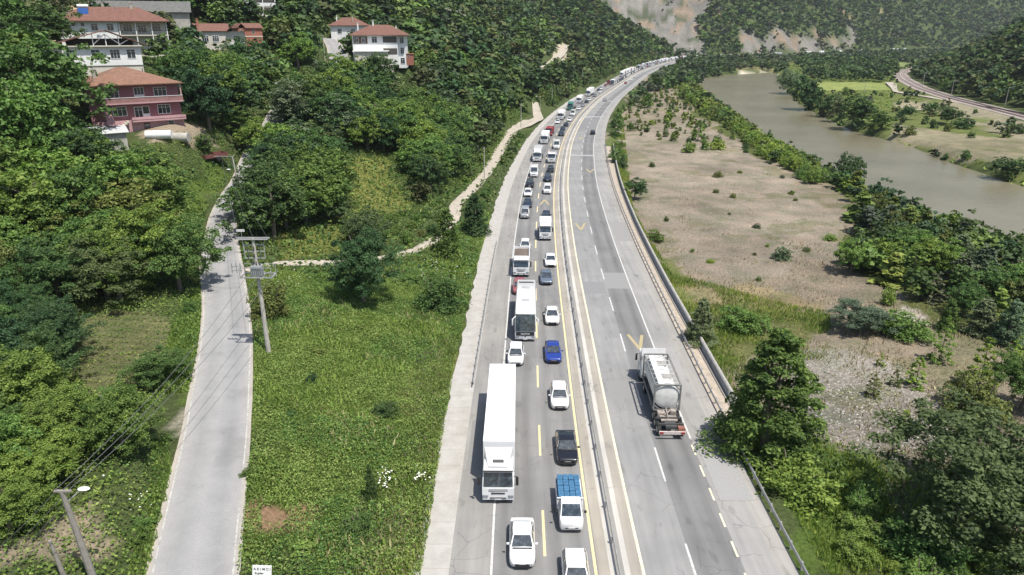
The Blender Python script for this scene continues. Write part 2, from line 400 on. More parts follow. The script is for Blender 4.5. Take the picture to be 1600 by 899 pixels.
_mfar = _y > 250; _wx[_mfar] += (vnoise(_x, _y, 14, 13)[_mfar]-.5)*10; _wy[_mfar] += (vnoise(_x, _y, 14, 14)[_mfar]-.5)*10
for P, c, soft in REG:
    k = min(1.0, soft/3)
    m = in_poly(_x+(_wx-_x)*k, _y+(_wy-_y)*k, P); GC[m] = c
_off, _st = road_dist(_x, _y); _d = -13.8-_off
_gzr = GZ.ravel()
_gy, _gx = np.gradient(GZ, GY, GX); SLOPE = np.hypot(_gx, _gy).ravel()
# rock: the cut slopes behind the far bend
qn = vnoise(_x, _y, 30, 21)
ROCK = (_d > 3) & (((_st > 935+S0) & (_st < 1235+S0) & (_d < 260+60*qn) & (_x < .245*_y+22*qn)) | ((_st > 1150+S0) & (_d < 14+34*qn) & (_x < .46*_y)) | ((_x > .735*_y) & (_y > 900) & (_st > 1500+S0) & (_d > 50)) | ((_st > 1150+S0) & (_d > 110) & (_d < 300) & (vnoise(_x, _y, 38, 23) > .9)))
GC[ROCK] = np.array(ROCKC)*(0.75+0.5*vnoise(_x, _y, 12, 22)[ROCK])[:, None]
mm = ROCK & (vnoise(_x, _y, 16, 24) > .72); GC[mm] = np.array((.25, .195, .145)); mm = ROCK & (vnoise(_x, _y, 11, 27) > .7); GC[mm] = np.array((.085, .10, .06))
mm = (~ROCK) & (_d > 60) & (_st > 300+S0) & (vnoise(_x, _y, 45, 25) > .9); GC[mm] = np.array((.30, .24, .15))
_dry = (GC[:, 0] > .2) & (GC[:, 0] < .33) & (_x > 10) & (_x < 200) & (_y < 420)
_q = vnoise(_x+8*vnoise(_x, _y, 6, 91), _y, 15, 92); GC[_dry] *= (.78+.42*_q)[_dry][:, None]
_k = _dry & (vnoise(_x, _y, 9, 93)*.6+vnoise(_x, _y, 3, 94)*.4 > .66); GC[_k] = GC[_k]*.55+np.array((.13, .14, .06))*.45
GC *= (0.86+0.28*vnoise(_x, _y, 3.2, 26))[:, None]
# ground material
m, nt, b = nodemat('ground_soil_and_turf'); v = coords(nt)
a = nt.nodes.new('ShaderNodeAttribute'); a.attribute_name = 'cover'
n1 = noise(nt, v, 2.6, 8, 0.75); n2 = noise(nt, v, .22, 5, 0.6); n3 = noise(nt, v, 9.0, 4, 0.8)
c = mixc(nt, 1.0, a.outputs['Color'], ramp(nt, n1, [(0.3, (.45, .48, .42)), (0.5, (.95, .95, .95)), (0.68, (1.5, 1.42, 1.4))]), 'MULTIPLY')
c = mixc(nt, 1.0, c, ramp(nt, n2, [(0.3, (.72, .82, .70)), (0.5, (1, 1, 1)), (0.7, (1.2, 1.13, 1.1))]), 'MULTIPLY')
c = mixc(nt, 1.0, c, ramp(nt, n3, [(0.28, (.5, .52, .5)), (0.45, (1, 1, 1)), (0.66, (1, 1, 1)), (0.72, (1.6, 1.6, 1.6))]), 'MULTIPLY')
nt.links.new(c, b.inputs['Base Color']); setp(b, rough=.95, spec=.1); bump(nt, b, n1, .9, .35)
ny, nx = GZ.shape
idx = np.arange(ny*nx).reshape(ny, nx)
Fq = np.stack([idx[:-1, :-1], idx[:-1, 1:], idx[1:, 1:], idx[1:, :-1]], -1).reshape(-1, 4)
me = npmesh('ground', np.c_[_x, _y, _gzr], Fq, [m], smooth=True)
at = me.color_attributes.new('cover', 'FLOAT_COLOR', 'POINT'); at.data.foreach_set('color', np.c_[GC, np.ones(len(GC))].astype(np.float32).ravel())
tag(link(bpy.data.objects.new('ground', me)), kind='structure')

# ---------------------------------------------------------------- river water
m, nt, b = nodemat('river_water'); v = coords(nt)
c = ramp(nt, noise(nt, v, .03, 4), [(0.3, (.15, .135, .085)), (0.7, (.205, .185, .125))])
nt.links.new(c, b.inputs['Base Color']); setp(b, rough=.22, spec=.35); b.inputs['IOR'].default_value = 1.33
v2 = coords(nt, (1.3, .5, 1)); bump(nt, b, noise(nt, v2, 1.3, 5, .65), .6, .16)
cx, cy_ = RIV.mean(0); RB = RIV+(RIV-np.array((cx, cy_)))/np.linalg.norm(RIV-np.array((cx, cy_)), axis=1)[:, None]*0
def offset_poly(P, o):
    P = np.asarray(P); t = np.roll(P, -1, 0)-np.roll(P, 1, 0); t /= np.linalg.norm(t, axis=1)[:, None]; n = np.c_[t[:, 1], -t[:, 0]]
    A = (P[:, 0]*np.roll(P[:, 1], -1)-np.roll(P[:, 0], -1)*P[:, 1]).sum(); return P+n*(o if A > 0 else -o)
RO = offset_poly(RIV, 5)
tag(meshobj('river_water', [(x, y, WATER_Z) for x, y in RO], [list(range(len(RO)))], m), kind='structure')

# ---------------------------------------------------------------- the highway
m, nt, b = nodemat('highway_asphalt')
uv = nt.nodes.new('ShaderNodeUVMap'); uv.uv_map = 'UVMap'; sep = nt.nodes.new('ShaderNodeSeparateXYZ'); nt.links.new(uv.outputs[0], sep.inputs[0])
u = math_(nt, 'DIVIDE', math_(nt, 'ADD', sep.outputs[0], 12.0), 25.0)
def U(o): return (o+12.0)/25.0
sh, dk, ln, bg, lt = (.275, .265, .247), (.17, .168, .165), (.215, .212, .205), (.34, .31, .265), (.265, .262, .255)
c = ramp(nt, u, [(0, sh), (U(-8.75), ln), (U(-5.1), (.225, .222, .215)), (U(-1.45), bg), (U(-.62), (.46, .44, .40)), (U(-.28), (.27, .26, .24)), (U(.34), (.50, .48, .44)), (U(.78), bg),
                 (U(1.6), lt), (U(5.1), (.20, .198, .194)), (U(8.6), (.29, .283, .27)), (U(10.9), (.32, .305, .28))], 'CONSTANT')
# tyre tracks
wob = noise(nt, coords(nt), .05, 2)
tracks = ramp(nt, u, [(0, (1, 1, 1))]+sum([[(U(o-.55), (1, 1, 1)), (U(o-.12), (k, k, k)), (U(o+.12), (k, k, k)), (U(o+.55), (1, 1, 1))] for o, k in ((-7.9, .86), (-6.2, .80), (-4.2, .84), (-2.4, .88), (5.9, .86), (7.7, .84))], []))
c = mixc(nt, 1.0, c, tracks, 'MULTIPLY')
vv = coords(nt); st2 = coords(nt, (1, .05, 1))
c = mixc(nt, 1.0, c, ramp(nt, noise(nt, vv, .12, 5, .6), [(0.3, (.84, .85, .86)), (0.7, (1.14, 1.13, 1.12))]), 'MULTIPLY')
c = mixc(nt, 1.0, c, ramp(nt, noise(nt, vv, 14, 3, .8), [(0.3, (.84, .84, .84)), (0.7, (1.14, 1.14, 1.14))]), 'MULTIPLY')
c = mixc(nt, 1.0, c, ramp(nt, noise(nt, st2, 1.6, 4, .6), [(0.35, (.90, .90, .90)), (0.65, (1.07, 1.07, 1.07))]), 'MULTIPLY')
def cracks(nt, c, vv, s=.35, amt=.35):
    vo = nt.nodes.new('ShaderNodeTexVoronoi'); vo.feature = 'DISTANCE_TO_EDGE'; vo.inputs['Scale'].default_value = s
    wv = nt.nodes.new('ShaderNodeVectorMath'); wv.operation = 'ADD'; nz = nt.nodes.new('ShaderNodeTexNoise'); nz.inputs['Scale'].default_value = .8; nz.inputs['Detail'].default_value = 6
    nt.links.new(vv, nz.inputs['Vector']); nt.links.new(vv, wv.inputs[0]); nt.links.new(nz.outputs['Color'], wv.inputs[1]); nt.links.new(wv.outputs[0], vo.inputs['Vector'])
    k = math_(nt, 'MULTIPLY', math_(nt, 'LESS_THAN', vo.outputs['Distance'], .010), math_(nt, 'GREATER_THAN', noise(nt, vv, .09, 3), .52))
    return mixc(nt, math_(nt, 'MULTIPLY', k, amt), c, (.08, .08, .08))
c = cracks(nt, c, vv)
sp_ = noise(nt, coords(nt, (1, .35, 1)), 1.1, 2, .4)
c = mixc(nt, 1.0, c, ramp(nt, sp_, [(.64, (1, 1, 1)), (.72, (.80, .80, .80))]), 'MULTIPLY')
nt.links.new(c, b.inputs['Base Color']); setp(b, rough=.85, spec=.25); bump(nt, b, noise(nt, vv, 22, 3), .25, .02)
def strip(name, o0, o1, s0, s1, z, mat, step=3.0, kind='structure', parent=None, nseg=None, uv=True, jitter=0):
    n = max(2, int((s1-s0)/step)+1) if nseg is None else nseg+1
    ss = np.linspace(s0, s1, n); j = (rng.random(n)-.5)*jitter
    xa, ya = road_pt(ss, o0+j); xb, yb = road_pt(ss, o1)
    z0 = z if not callable(z) else None
    V = np.empty((2*n, 3)); V[0::2, 0] = xa; V[0::2, 1] = ya; V[1::2, 0] = xb; V[1::2, 1] = yb; V[:, 2] = z
    i = np.arange(n-1)*2; F = np.stack([i, i+1, i+3, i+2], -1)
    me = npmesh(name, V, F, [mat])
    if uv:
        U_ = me.uv_layers.new(name='UVMap'); s2 = np.empty((2*n, 2)); s2[0::2, 0] = o0; s2[1::2, 0] = o1; s2[0::2, 1] = ss; s2[1::2, 1] = ss
        U_.data.foreach_set('uv', s2[F.ravel()].astype(np.float32).ravel())
    o = link(bpy.data.objects.new(name, me)); tag(o, kind=kind)
    if parent: o.parent = parent
    return o
SA, SB = S0-40, S0+2000
strip('highway_road', L_EDGE, R_EDGE, SA, SB, 0.0, m)
# old concrete apron left of the asphalt, in cast slabs with open joints
m, nt, b = nodemat('old_concrete'); v = coords(nt)
uvn = nt.nodes.new('ShaderNodeUVMap'); uvn.uv_map = 'UVMap'; sp = nt.nodes.new('ShaderNodeSeparateXYZ'); nt.links.new(uvn.outputs[0], sp.inputs[0])
jf = math_(nt, 'FRACT', math_(nt, 'DIVIDE', sp.outputs[1], 2.4)); jm = math_(nt, 'LESS_THAN', jf, .03)
c = ramp(nt, noise(nt, v, .8, 7, .7), [(0.3, (.33, .31, .275)), (0.7, (.45, .43, .395))])
c = mixc(nt, math_(nt, 'MULTIPLY', jm, .45), c, (.25, .22, .18)); nt.links.new(c, b.inputs['Base Color']); setp(b, rough=.9); bump(nt, b, noise(nt, v, 8, 5), .4, .03)
MCONC = m
strip('concrete_apron', -13.9, L_EDGE, SA, S0+420, 0.03, m, step=2.0, jitter=.5)
MROADPAINT = worn('road_paint_white', (.60, .59, .56), .7, .4, 3.0)
MYEL = worn('road_paint_yellow', (.74, .60, .33), .7, .22, 3.0)
MCREAM = worn('road_paint_cream', (.74, .67, .47), .7, .25, 3.0)
def line(name, off, w, s0, s1, mat, z=.006): return strip(name, off-w/2, off+w/2, s0, s1, z, mat, step=4.0, uv=False)
line('edge_line', -8.65, .16, SA, S0+1100, MROADPAINT); line('edge_line', -1.55, .20, SA, S0+1100, MYEL)
line('edge_line', 1.68, .20, SA, S0+1100, MCREAM)
line('edge_line', 8.62, .16, s_of_y(54.8, 8.6), S0+1100, MROADPAINT)
# dashes
def dashes(name, off, w, first, length, period, smax, mat):
    V = []; Fs = []; s = first
    while s < smax:
        for a in (s, s+length/2):
            xa, ya = road_pt(a, off-w/2); xb, yb = road_pt(a, off+w/2); xc, yc = road_pt(a+length/2, off+w/2); xd, yd = road_pt(a+length/2, off-w/2)
            k = len(V); V += [(xa, ya, .006), (xb, yb, .006), (xc, yc, .006), (xd, yd, .006)]; Fs.append((k, k+1, k+2, k+3))
        s += period
    tag(meshobj(name, V, Fs, mat), kind='structure')
yb0 = gz(850, 870)[1]
dashes('lane_dashes', -4.95, .19, s_of_y(yb0), 5.0, 12.35, S0+900, MYEL)
dashes('lane_dashes', 5.15, .16, s_of_y(gz(1040, 752)[1])-12.4, 5.0, 12.4, S0+900, MROADPAINT)
dashes('lane_dashes', 8.5, .15, s_of_y(36.6), 1.6, 3.15, s_of_y(55), MCREAM)
# chevrons painted for keeping one's distance
def stroke(name, pts, w, mat, z=.009):
    P = [gz(*p) for p in pts]; V = []; F = []
    for a, c_ in zip(P[:-1], P[1:]):
        d = (c_-a)/np.linalg.norm(c_-a); n = np.array((-d[1], d[0]))*w/2; k = len(V)
        V += [(*(a-n), z), (*(c_-n), z), (*(c_+n), z), (*(a+n), z)]; F.append((k, k+1, k+2, k+3)); z += .003
    tag(meshobj(name, V, F, mat), kind='structure')
MCHEV = worn('road_paint_faded_yellow', (.42, .35, .20), .8, .35, 5.0)
stroke('road_chevron', [(981, 523), (1000, 546), (1003, 524)], .38, MCHEV)
stroke('road_chevron', [(899, 349), (908, 359.5), (914, 349)], .42, MCHEV)
stroke('road_chevron', [(916, 264.5), (922, 269.5), (928, 264.5)], .4, MCHEV)
stroke('road_chevron', [(844, 320), (851, 312.5), (857.5, 320)], .42, MCHEV)
stroke('road_chevron', [(904, 214.5), (907, 217.5), (911, 214.5)], .45, MCHEV)
for yy, hw in ((243, 1.2), (182.8, 1.8), (158, 2)):
    yw = gz(912, yy)[1]; s = s_of_y(yw, 5)
    strip('pavement_joint', 1.85, 8.5, s-hw, s+hw, .003, worn('joint_grey', (.35, .348, .34), .8), step=1, uv=False)

# patched stretches of asphalt
for i, (o0, o1, ya, yb, c_) in enumerate(((5.2, 8.5, 94, 101, (.255, .252, .245)), (1.9, 5.0, 92, 97, (.225, .222, .22)), (-8.5, -5.2, 72, 79, (.19, .188, .185)), (-4.7, -1.7, 45.5, 47.5, (.20, .197, .193)), (-11.2, -9.2, 50, 58, (.235, .228, .215)), (9.0, 11.6, 46, 55, (.31, .305, .295)), (9.2, 12.0, 118, 131, (.27, .262, .25)), (2.1, 4.9, 62, 66, (.245, .242, .235)), (-4.6, -3.2, 118, 126, (.175, .173, .17)), (1.9, 8.4, 262, 300, (.205, .203, .2)), (5.4, 8.4, 60, 61.2, (.15, .15, .15)), (-8.3, -6.4, 60.5, 61.6, (.16, .16, .16)))):
    strip('asphalt_patch', o0, o1, s_of_y(ya, o0), s_of_y(yb, o0), .004, worn('asphalt_patch_%s' % 'abcdefghijkl'[i], c_, .9, .12, 6), step=2, uv=False)
# ---------------------------------------------------------------- side road and tracks
def smooth_line(P, step=1.0, w=4):
    Q = _resample(np.asarray(P, float), step); return _smooth(Q, min(w, len(Q)//3))
def drape(name, P, widths, mat, lift=.07, uv=True, kind='structure', cross=5, label=None, rag=0):
    """a strip laid on the ground along P; widths one per point"""
    T = np.gradient(P, axis=0); T /= np.linalg.norm(T, axis=1)[:, None]; N = np.c_[T[:, 1], -T[:, 0]]
    w = np.interp(np.linspace(0, 1, len(P)), np.linspace(0, 1, len(widths)), widths)
    if rag:
        q = rng.normal(size=len(P)); q = np.convolve(np.r_[q[:2], q, q[-2:]], [.15, .2, .3, .2, .15], 'valid'); w = w*(1+rag*q)
    k = np.linspace(-.5, .5, cross); V = P[:, None]+N[:, None]*(k[None, :, None]*w[:, None, None]); V = V.reshape(-1, 2)
    z = hq(V[:, 0], V[:, 1]).reshape(-1, cross)
    if lift > .0:
        zz = z.mean(1); kk = np.hanning(9); kk /= kk.sum(); zz = np.convolve(np.r_[[zz[0]]*4, zz, [zz[-1]]*4], kk, 'valid'); z = np.maximum(z, zz[:, None])
    n = len(P); i = (np.arange(n-1)[:, None]*cross+np.arange(cross-1)[None]).ravel()
    F = np.stack([i, i+1, i+cross+1, i+cross], -1)
    me = npmesh(name, np.c_[V, z.ravel()+lift], F, [mat], smooth=True)
    if uv:
        U_ = me.uv_layers.new(name='UVMap'); uu = np.c_[np.tile(k, n), np.repeat(np.arange(n)*1.0, cross)]; U_.data.foreach_set('uv', uu[F.ravel()].astype(np.float32).ravel())
    return tag(link(bpy.data.objects.new(name, me)), label=label, kind=kind)
SR_PX = [(296, 930), (301, 897), (313, 820), (327, 740), (338, 675), (346, 600), (352, 550), (354, 487), (349, 440), (344, 400), (344, 370), (348, 340), (358, 312), (368, 296)]
SR_W = [5.9, 5.8, 5.7, 5.7, 5.6, 5.5, 5.4, 5.4, 5.6, 5.4, 4.6, 4.3, 4.0, 3.8]
SRP = np.array([tr(*p)[:2] for p in SR_PX]); SRP = np.r_[SRP[:1]+(SRP[:1]-SRP[1:2])*4, SRP]
SRL = smooth_line(SRP, 1.0, 5)
VR = smooth_line([tr(*p)[:2] for p in ((368, 296), (395, 240), (425, 195), (440, 170), (458, 146), (480, 132))], 1, 4)
VR2 = smooth_line([tr(*p)[:2] for p in ((480, 132), (520, 112), (532, 92), (524, 74), (513, 58))], 1, 4)
# level the terrain under these roads before anything is placed on it
def level(P, w, extra=2.5):
    global GZ
    gx = (GX > P[:, 0].min()-15) & (GX < P[:, 0].max()+15); gy = (GY > P[:, 1].min()-15) & (GY < P[:, 1].max()+15)
    X, Y = np.meshgrid(GX[gx], GY[gy]); xr = X.ravel(); yr = Y.ravel()
    d2 = (xr[:, None]-P[None, :, 0])**2+(yr[:, None]-P[None, :, 1])**2; j = d2.argmin(1); d = np.sqrt(d2.min(1))
    zp = hq(P[:, 0], P[:, 1]); k = np.hanning(15); k /= k.sum(); zp = np.convolve(np.r_[[zp[0]]*7, zp, [zp[-1]]*7], k, 'valid')
    sub = GZ[np.ix_(gy, gx)]; f = (1-sstep(w/2+.3, w/2+extra, d)).reshape(sub.shape)
    GZ[np.ix_(gy, gx)] = sub*(1-f)+zp[j].reshape(sub.shape)*f
level(SRL, 6.5); level(VR, 5); level(VR2, 6)
PATH1 = smooth_line([tr(*p)[:2] for p in ((385, 424), (430, 412), (480, 411), (530, 413), (585, 408), (640, 396), (680, 377), (705, 350), (712, 320), (738, 296), (762, 268), (782, 232), (800, 205), (826, 188))], 1, 4)
level(PATH1, 3)
PATH2 = smooth_line([tr(*p)[:2] for p in ((800, 205), (822, 196), (842, 186), (838, 172), (836, 160))], 1, 3)
for o in list(bpy.data.objects):
    if o.name == 'ground': o.data.vertices.foreach_set('co', np.c_[_x, _y, GZ.ravel()].astype(np.float32).ravel()); o.data.update()
m, nt, b = nodemat('village_road_asphalt'); v = coords(nt)
uv = nt.nodes.new('ShaderNodeUVMap'); uv.uv_map = 'UVMap'; sp = nt.nodes.new('ShaderNodeSeparateXYZ'); nt.links.new(uv.outputs[0], sp.inputs[0])
uu = math_(nt, 'ADD', sp.outputs[0], .5)
uu = math_(nt, 'ADD', uu, math_(nt, 'MULTIPLY', math_(nt, 'SUBTRACT', noise(nt, v, .35, 4), .5), .05))
c = ramp(nt, uu, [(0, (.40, .36, .31)), (.05, (.37, .34, .30)), (.09, (.33, .32, .31)), (.3, (.27, .27, .265)), (.5, (.31, .305, .30)), (.72, (.26, .26, .258)), (.92, (.32, .31, .30)), (.97, (.38, .35, .31))])
c = mixc(nt, 1.0, c, ramp(nt, noise(nt, v, .5, 7, .7), [(0.3, (.9, .9, .9)), (0.7, (1.1, 1.1, 1.09))]), 'MULTIPLY')
c = mixc(nt, 1.0, c, ramp(nt, noise(nt, v, 16, 3, .8), [(0.3, (.84, .84, .84)), (0.7, (1.12, 1.12, 1.12))]), 'MULTIPLY'); c = cracks(nt, c, v, .45, .15)
c = mixc(nt, 1.0, c, ramp(nt, noise(nt, v, .28, 2, .4), [(.60, (1, 1, 1)), (.66, (.88, .88, .88))]), 'MULTIPLY')
nt.links.new(c, b.inputs['Base Color']); setp(b, rough=.9, spec=.2); MVR = m
drape('village_road', SRL, [5.6]+SR_W, MVR, .06, rag=.02)
drape('village_road', VR, [4, 4.3], MVR, .07); drape('village_road', VR2, [5.5, 7, 6.5, 4.5], MVR, .08)
def side_line(P, off, w, mat, name='edge_line', i0=0, i1=None, lift=.075):
    P = P[i0:i1]; T = np.gradient(P, axis=0); T /= np.linalg.norm(T, axis=1)[:, None]; N = np.c_[T[:, 1], -T[:, 0]]
    drape(name, P+N*off, [w], mat, lift, uv=False, cross=2)
MWORNL = worn('worn_edge_paint', (.44, .43, .40), .85, .45, 2.5)
side_line(SRL, -2.45, .12, MWORNL, i1=-32); side_line(SRL, 2.5, .11, MWORNL, i1=-24)
MDIRT = worn('pale_dirt', (.43, .38, .31), .95, .3, 1.2, bumps=.4)
drape('dirt_track', PATH1, [2.8, 2.6, 2.6, 2.9, 3.4, 4.0, 3.6], MDIRT, .07, rag=.12); drape('dirt_track', PATH2, [3, 4, 4, 2.5], MDIRT, .07)
YARD = smooth_line([tr(*p)[:2] for p in ((240, 668), (256, 655), (270, 648), (280, 632))], 1, 3)
TRK = smooth_line([gz(*p, 0) for p in ((1392, 128), (1400, 140), (1440, 150), (1500, 163), (1560, 172), (1640, 188), (1750, 215))], 3, 3)
drape('dirt_track', TRK, [7, 3, 2.5, 2.5, 3, 3], MDIRT, .12)
HT = smooth_line([tr(*p)[:2] for p in ((835, 118), (862, 100), (876, 88), (886, 72))], 2, 3)
drape('dirt_track', HT, [4, 5, 5], MDIRT, .3)

# ---------------------------------------------------------------- railway
MBAL = worn('track_ballast', (.34, .28, .25), .95, .4, 2.0)
MRAIL = worn('rail_steel', (.22, .16, .13), .5, .3, 3.0, metal=.6)
drape('railway_ballast', RAIL, [11], MBAL, .12, cross=5)
tr_root = tag(empty('railway_track', (float(RAIL[20, 0]), float(RAIL[20, 1]), .8)), 'pair of curving railway lines on brown ballast beyond the river', 'railway track')
inv = tr_root.matrix_basis.inverted()
for off in (-2.7, -1.26, 1.26, 2.7):
    T = np.gradient(RAIL, axis=0); T /= np.linalg.norm(T, axis=1)[:, None]; N = np.c_[T[:, 1], -T[:, 0]]
    P = RAIL+N*off; n = len(P); z = hq(P[:, 0], P[:, 1])+.16; V = []
    for k, (dx, dz) in enumerate(((-.06, 0), (-.06, .2), (.06, .2), (.06, 0))): V.append(np.c_[P+N*dx, z+dz])
    V = np.stack(V, 1).reshape(-1, 3)-np.array((RAIL[20, 0], RAIL[20, 1], .8)); i = np.arange(n-1)*4
    F = np.concatenate([np.stack([i+a, i+a+1, i+a+5, i+a+4], -1) for a in range(3)])
    o = link(bpy.data.objects.new('rail', npmesh('rail', V, F, [MRAIL]))); o.parent = tr_root

# ---------------------------------------------------------------- leaves
def unit(v): return v/np.maximum(np.linalg.norm(v, axis=1), 1e-6)[:, None]
def leaf_quads(C, Nv, size, r, asp=.62):
    n = len(C); a = unit(np.cross(Nv, unit(r.normal(size=(n, 3))))); b_ = np.cross(Nv, a)
    s = (size*(.6+.8*r.random(n)))[:, None] if np.isscalar(size) else (size*(.6+.8*r.random(n)))[:, None]
    V = np.stack([C-a*s*.5, C-b_*s*.5*asp, C+a*s*.5, C+b_*s*.5*asp], 1).reshape(-1, 3)
    return V, np.arange(4*n).reshape(n, 4)
def crown_pts(seed, Rr, Hh, shape, n, ncl, clr=.34):
    """leaf positions and facings of a crown standing on z=0"""
    r = np.random.default_rng(seed); C = []; Nn = []
    cl = []
    if shape == 'round':
        z0 = Hh*.02; hz_ = (Hh-z0)/2; lob = [(r.uniform(-.5, .5)*Rr, r.uniform(-.5, .5)*Rr, r.uniform(.5, .95), r.uniform(-.22, .22)) for _ in range(7)]
        while len(cl) < ncl:
            d = r.normal(size=3); d /= np.linalg.norm(d)
            if d[2] < -.88: continue
            lx, ly, ls, lz = lob[r.integers(7)]; rad = r.uniform(.5, 1.0)*ls*.82; w_ = 1.25 if d[2] < 0 else 1.0
            cl.append((lx+d[0]*Rr*rad*w_, ly+d[1]*Rr*rad*w_, max(.25, z0+hz_*(1+lz+d[2]*min(1, rad*1.25)*.95)), Rr*clr*r.uniform(.5, 1.15)))
    elif shape == 'cone':
        while len(cl) < ncl:
            t = r.random()**1.35; rr = Rr*(1-t)**.58*(.9+.16*math.sin(t*22)); an = r.uniform(0, 6.283); q = r.uniform(.45, .95)
            cl.append((math.cos(an)*rr*q, math.sin(an)*rr*q, Hh*(.04+.9*t), Rr*clr*r.uniform(.5, 1.0)*(1.1-.6*t)))
    elif shape == 'shrub':
        while len(cl) < ncl:
            d = r.normal(size=3); d /= np.linalg.norm(d); d[2] = abs(d[2]); q = r.uniform(.3, .92)
            cl.append((d[0]*Rr*q*r.uniform(.7, 1.1), d[1]*Rr*q, Hh*.08+Hh*.85*d[2]*q, Rr*clr*r.uniform(.55, 1.2)))
    per = max(3, n//ncl)
    for (x, y, z, cr) in cl:
        d = unit(r.normal(size=(per, 3))); d[:, 2] = np.where(d[:, 2] < -.3, -d[:, 2], d[:, 2])
        rad = cr*(r.random(per)**.45)[:, None]; p = np.array((x, y, z))+d*rad*np.array((1, 1, .78)); C.append(p)
        Nn.append(unit(d*.8+np.array((0, 0, .55))+r.normal(size=(per, 3))*.55))
    C = np.concatenate(C); Nn = np.concatenate(Nn); C[:, 2] = np.maximum(C[:, 2], .03); return C, Nn
L_MID = leafmat('leaves_mid_green', (.036, .072, .022), (.078, .128, .036), (.14, .20, .060))
L_BRIGHT = leafmat('leaves_bright_green', (.058, .104, .026), (.115, .175, .042), (.19, .25, .07))
L_DARK = leafmat('leaves_dark_green', (.024, .052, .022), (.050, .090, .034), (.095, .145, .058))
L_YEL = leafmat('leaves_yellow_green', (.10, .15, .03), (.18, .24, .05), (.28, .33, .09))
L_OLIVE = leafmat('leaves_olive', (.058, .078, .028), (.11, .132, .045), (.18, .195, .07))
L_GREY = leafmat('leaves_grey_green', (.068, .092, .052), (.13, .16, .09), (.21, .24, .15))
L_STEM = worn('bark', (.16, .13, .10), .9, .35, 4.0)
PROTO = {}
def proto(kind, lod, variant):
    key = (kind, lod, variant)
    if key in PROTO: return PROTO[key]
    sh, Rr, Hh = {'round': ('round', 3.9, 8.0), 'tall': ('round', 3.3, 10.5), 'cone': ('cone', 3.0, 8.0), 'sapling': ('cone', 1.15, 4.0), 'shrub': ('shrub', 1.5, 2.2)}[kind]
    base = {'round': (27000, 9500, 3000), 'tall': (27000, 9500, 3000), 'cone': (24000, 8500, 2800), 'sapling': (3000, 1400, 450), 'shrub': (5200, 2000, 650)}[kind][lod]
    lf = {'round': (.20, .32, .54), 'tall': (.20, .32, .54), 'cone': (.18, .29, .5), 'sapling': (.15, .22, .36), 'shrub': (.12, .185, .31)}[kind][lod]
    ncl = {'round': 210, 'tall': 210, 'cone': 280, 'sapling': 70, 'shrub': 80}[kind]
    sd = 100*variant+{'round': 1, 'tall': 2, 'cone': 3, 'sapling': 4, 'shrub': 5}[kind]
    C, Nn = crown_pts(sd, Rr, Hh, sh, base, ncl, .20 if kind in ('round', 'tall') else .24)
    r = np.random.default_rng(sd+9); V, F = leaf_quads(C, Nn, lf, r)
    PROTO[key] = (V, F, Rr, Hh); return PROTO[key]
MESHC = {}
def crown_mesh(kind, lod, variant, mat):
    k = (kind, lod, variant, mat.name)
    if k not in MESHC:
        V, F, _, _ = proto(kind, lod, variant); MESHC[k] = npmesh('crown', V, F, [mat])
    return MESHC[k]
def trunk_mesh(kind, variant):
    k = ('trunk', kind, variant)
    if k not in MESHC:
        _, _, Rr, Hh = proto(kind, 2, variant); r = random.Random(variant+5); mb = MB()
        if kind == 'shrub' or kind == 'sapling':
            for i in range(4 if kind == 'shrub' else 1):
                a = r.uniform(0, 6.28); q = .5 if kind == 'shrub' else .05
                mb.cyl((0, 0, -.2), (math.cos(a)*Rr*q, math.sin(a)*Rr*q, Hh*.75), .05, .015, 5)
        else:
            w = .17+.012*Hh; top = Vector((r.uniform(-.3, .3), r.uniform(-.3, .3), Hh*.42)); mb.cyl((0, 0, -.6), top, w, w*.7, 7)
            mb.cyl(top, (top.x*1.3, top.y*1.3, Hh*.78), w*.68, .04, 6)
            for i in range(7):
                a = i*.9+r.uniform(-.3, .3); z = Hh*r.uniform(.3, .6); s = Vector((top.x*z/top.z*.9, top.y*z/top.z*.9, z)) if z < top.z else Vector((top.x, top.y, z))
                q = r.uniform(.5, .7)*(Rr if kind != 'cone' else Rr*.42); mb.cyl(s, (math.cos(a)*q, math.sin(a)*q, z+Hh*r.uniform(.08, .25)), w*.38, .03, 5)
        o = mb.build('trunk', L_STEM); MESHC[k] = o.data; bpy.data.objects.remove(o)
    return MESHC[k]
PLANTS = []      # (x, y, z, kind, mat, sx, sz, variant, label or None, region)
def add_plant(x, y, kind, mat, Rr, Hh, label=None, region=None, z=None):
    R0, H0 = {'round': (3.9, 8.0), 'tall': (3.3, 10.5), 'cone': (3.0, 8.0), 'sapling': (1.15, 4.0), 'shrub': (1.5, 2.2)}[kind]
    PLANTS.append(dict(x=x, y=y, z=hz(x, y) if z is None else z, kind=kind, mat=mat, sx=Rr/R0, sz=Hh/H0, label=label, region=region))
def px_plant(px, py, wpx, hpx, kind, mat, label=None, region=None):
    """py: foot of the crown in the photograph; wpx, hpx: its size there"""
    p = tr(px, py); t = math.sqrt(p.x**2+p.y**2+(CAM_H-p.z)**2); k = t/FPX
    el = math.asin((CAM_H-p.z)/t); Wm = wpx*k; Hm = max(.5*Wm, (hpx*k-Wm*.5*math.sin(el))/max(.35, math.cos(el)))
    d = Vector((p.x, p.y, 0)).normalized()*Wm*.35
    add_plant(p.x+d.x, p.y+d.y, kind, mat, Wm/2, Hm, label, region)
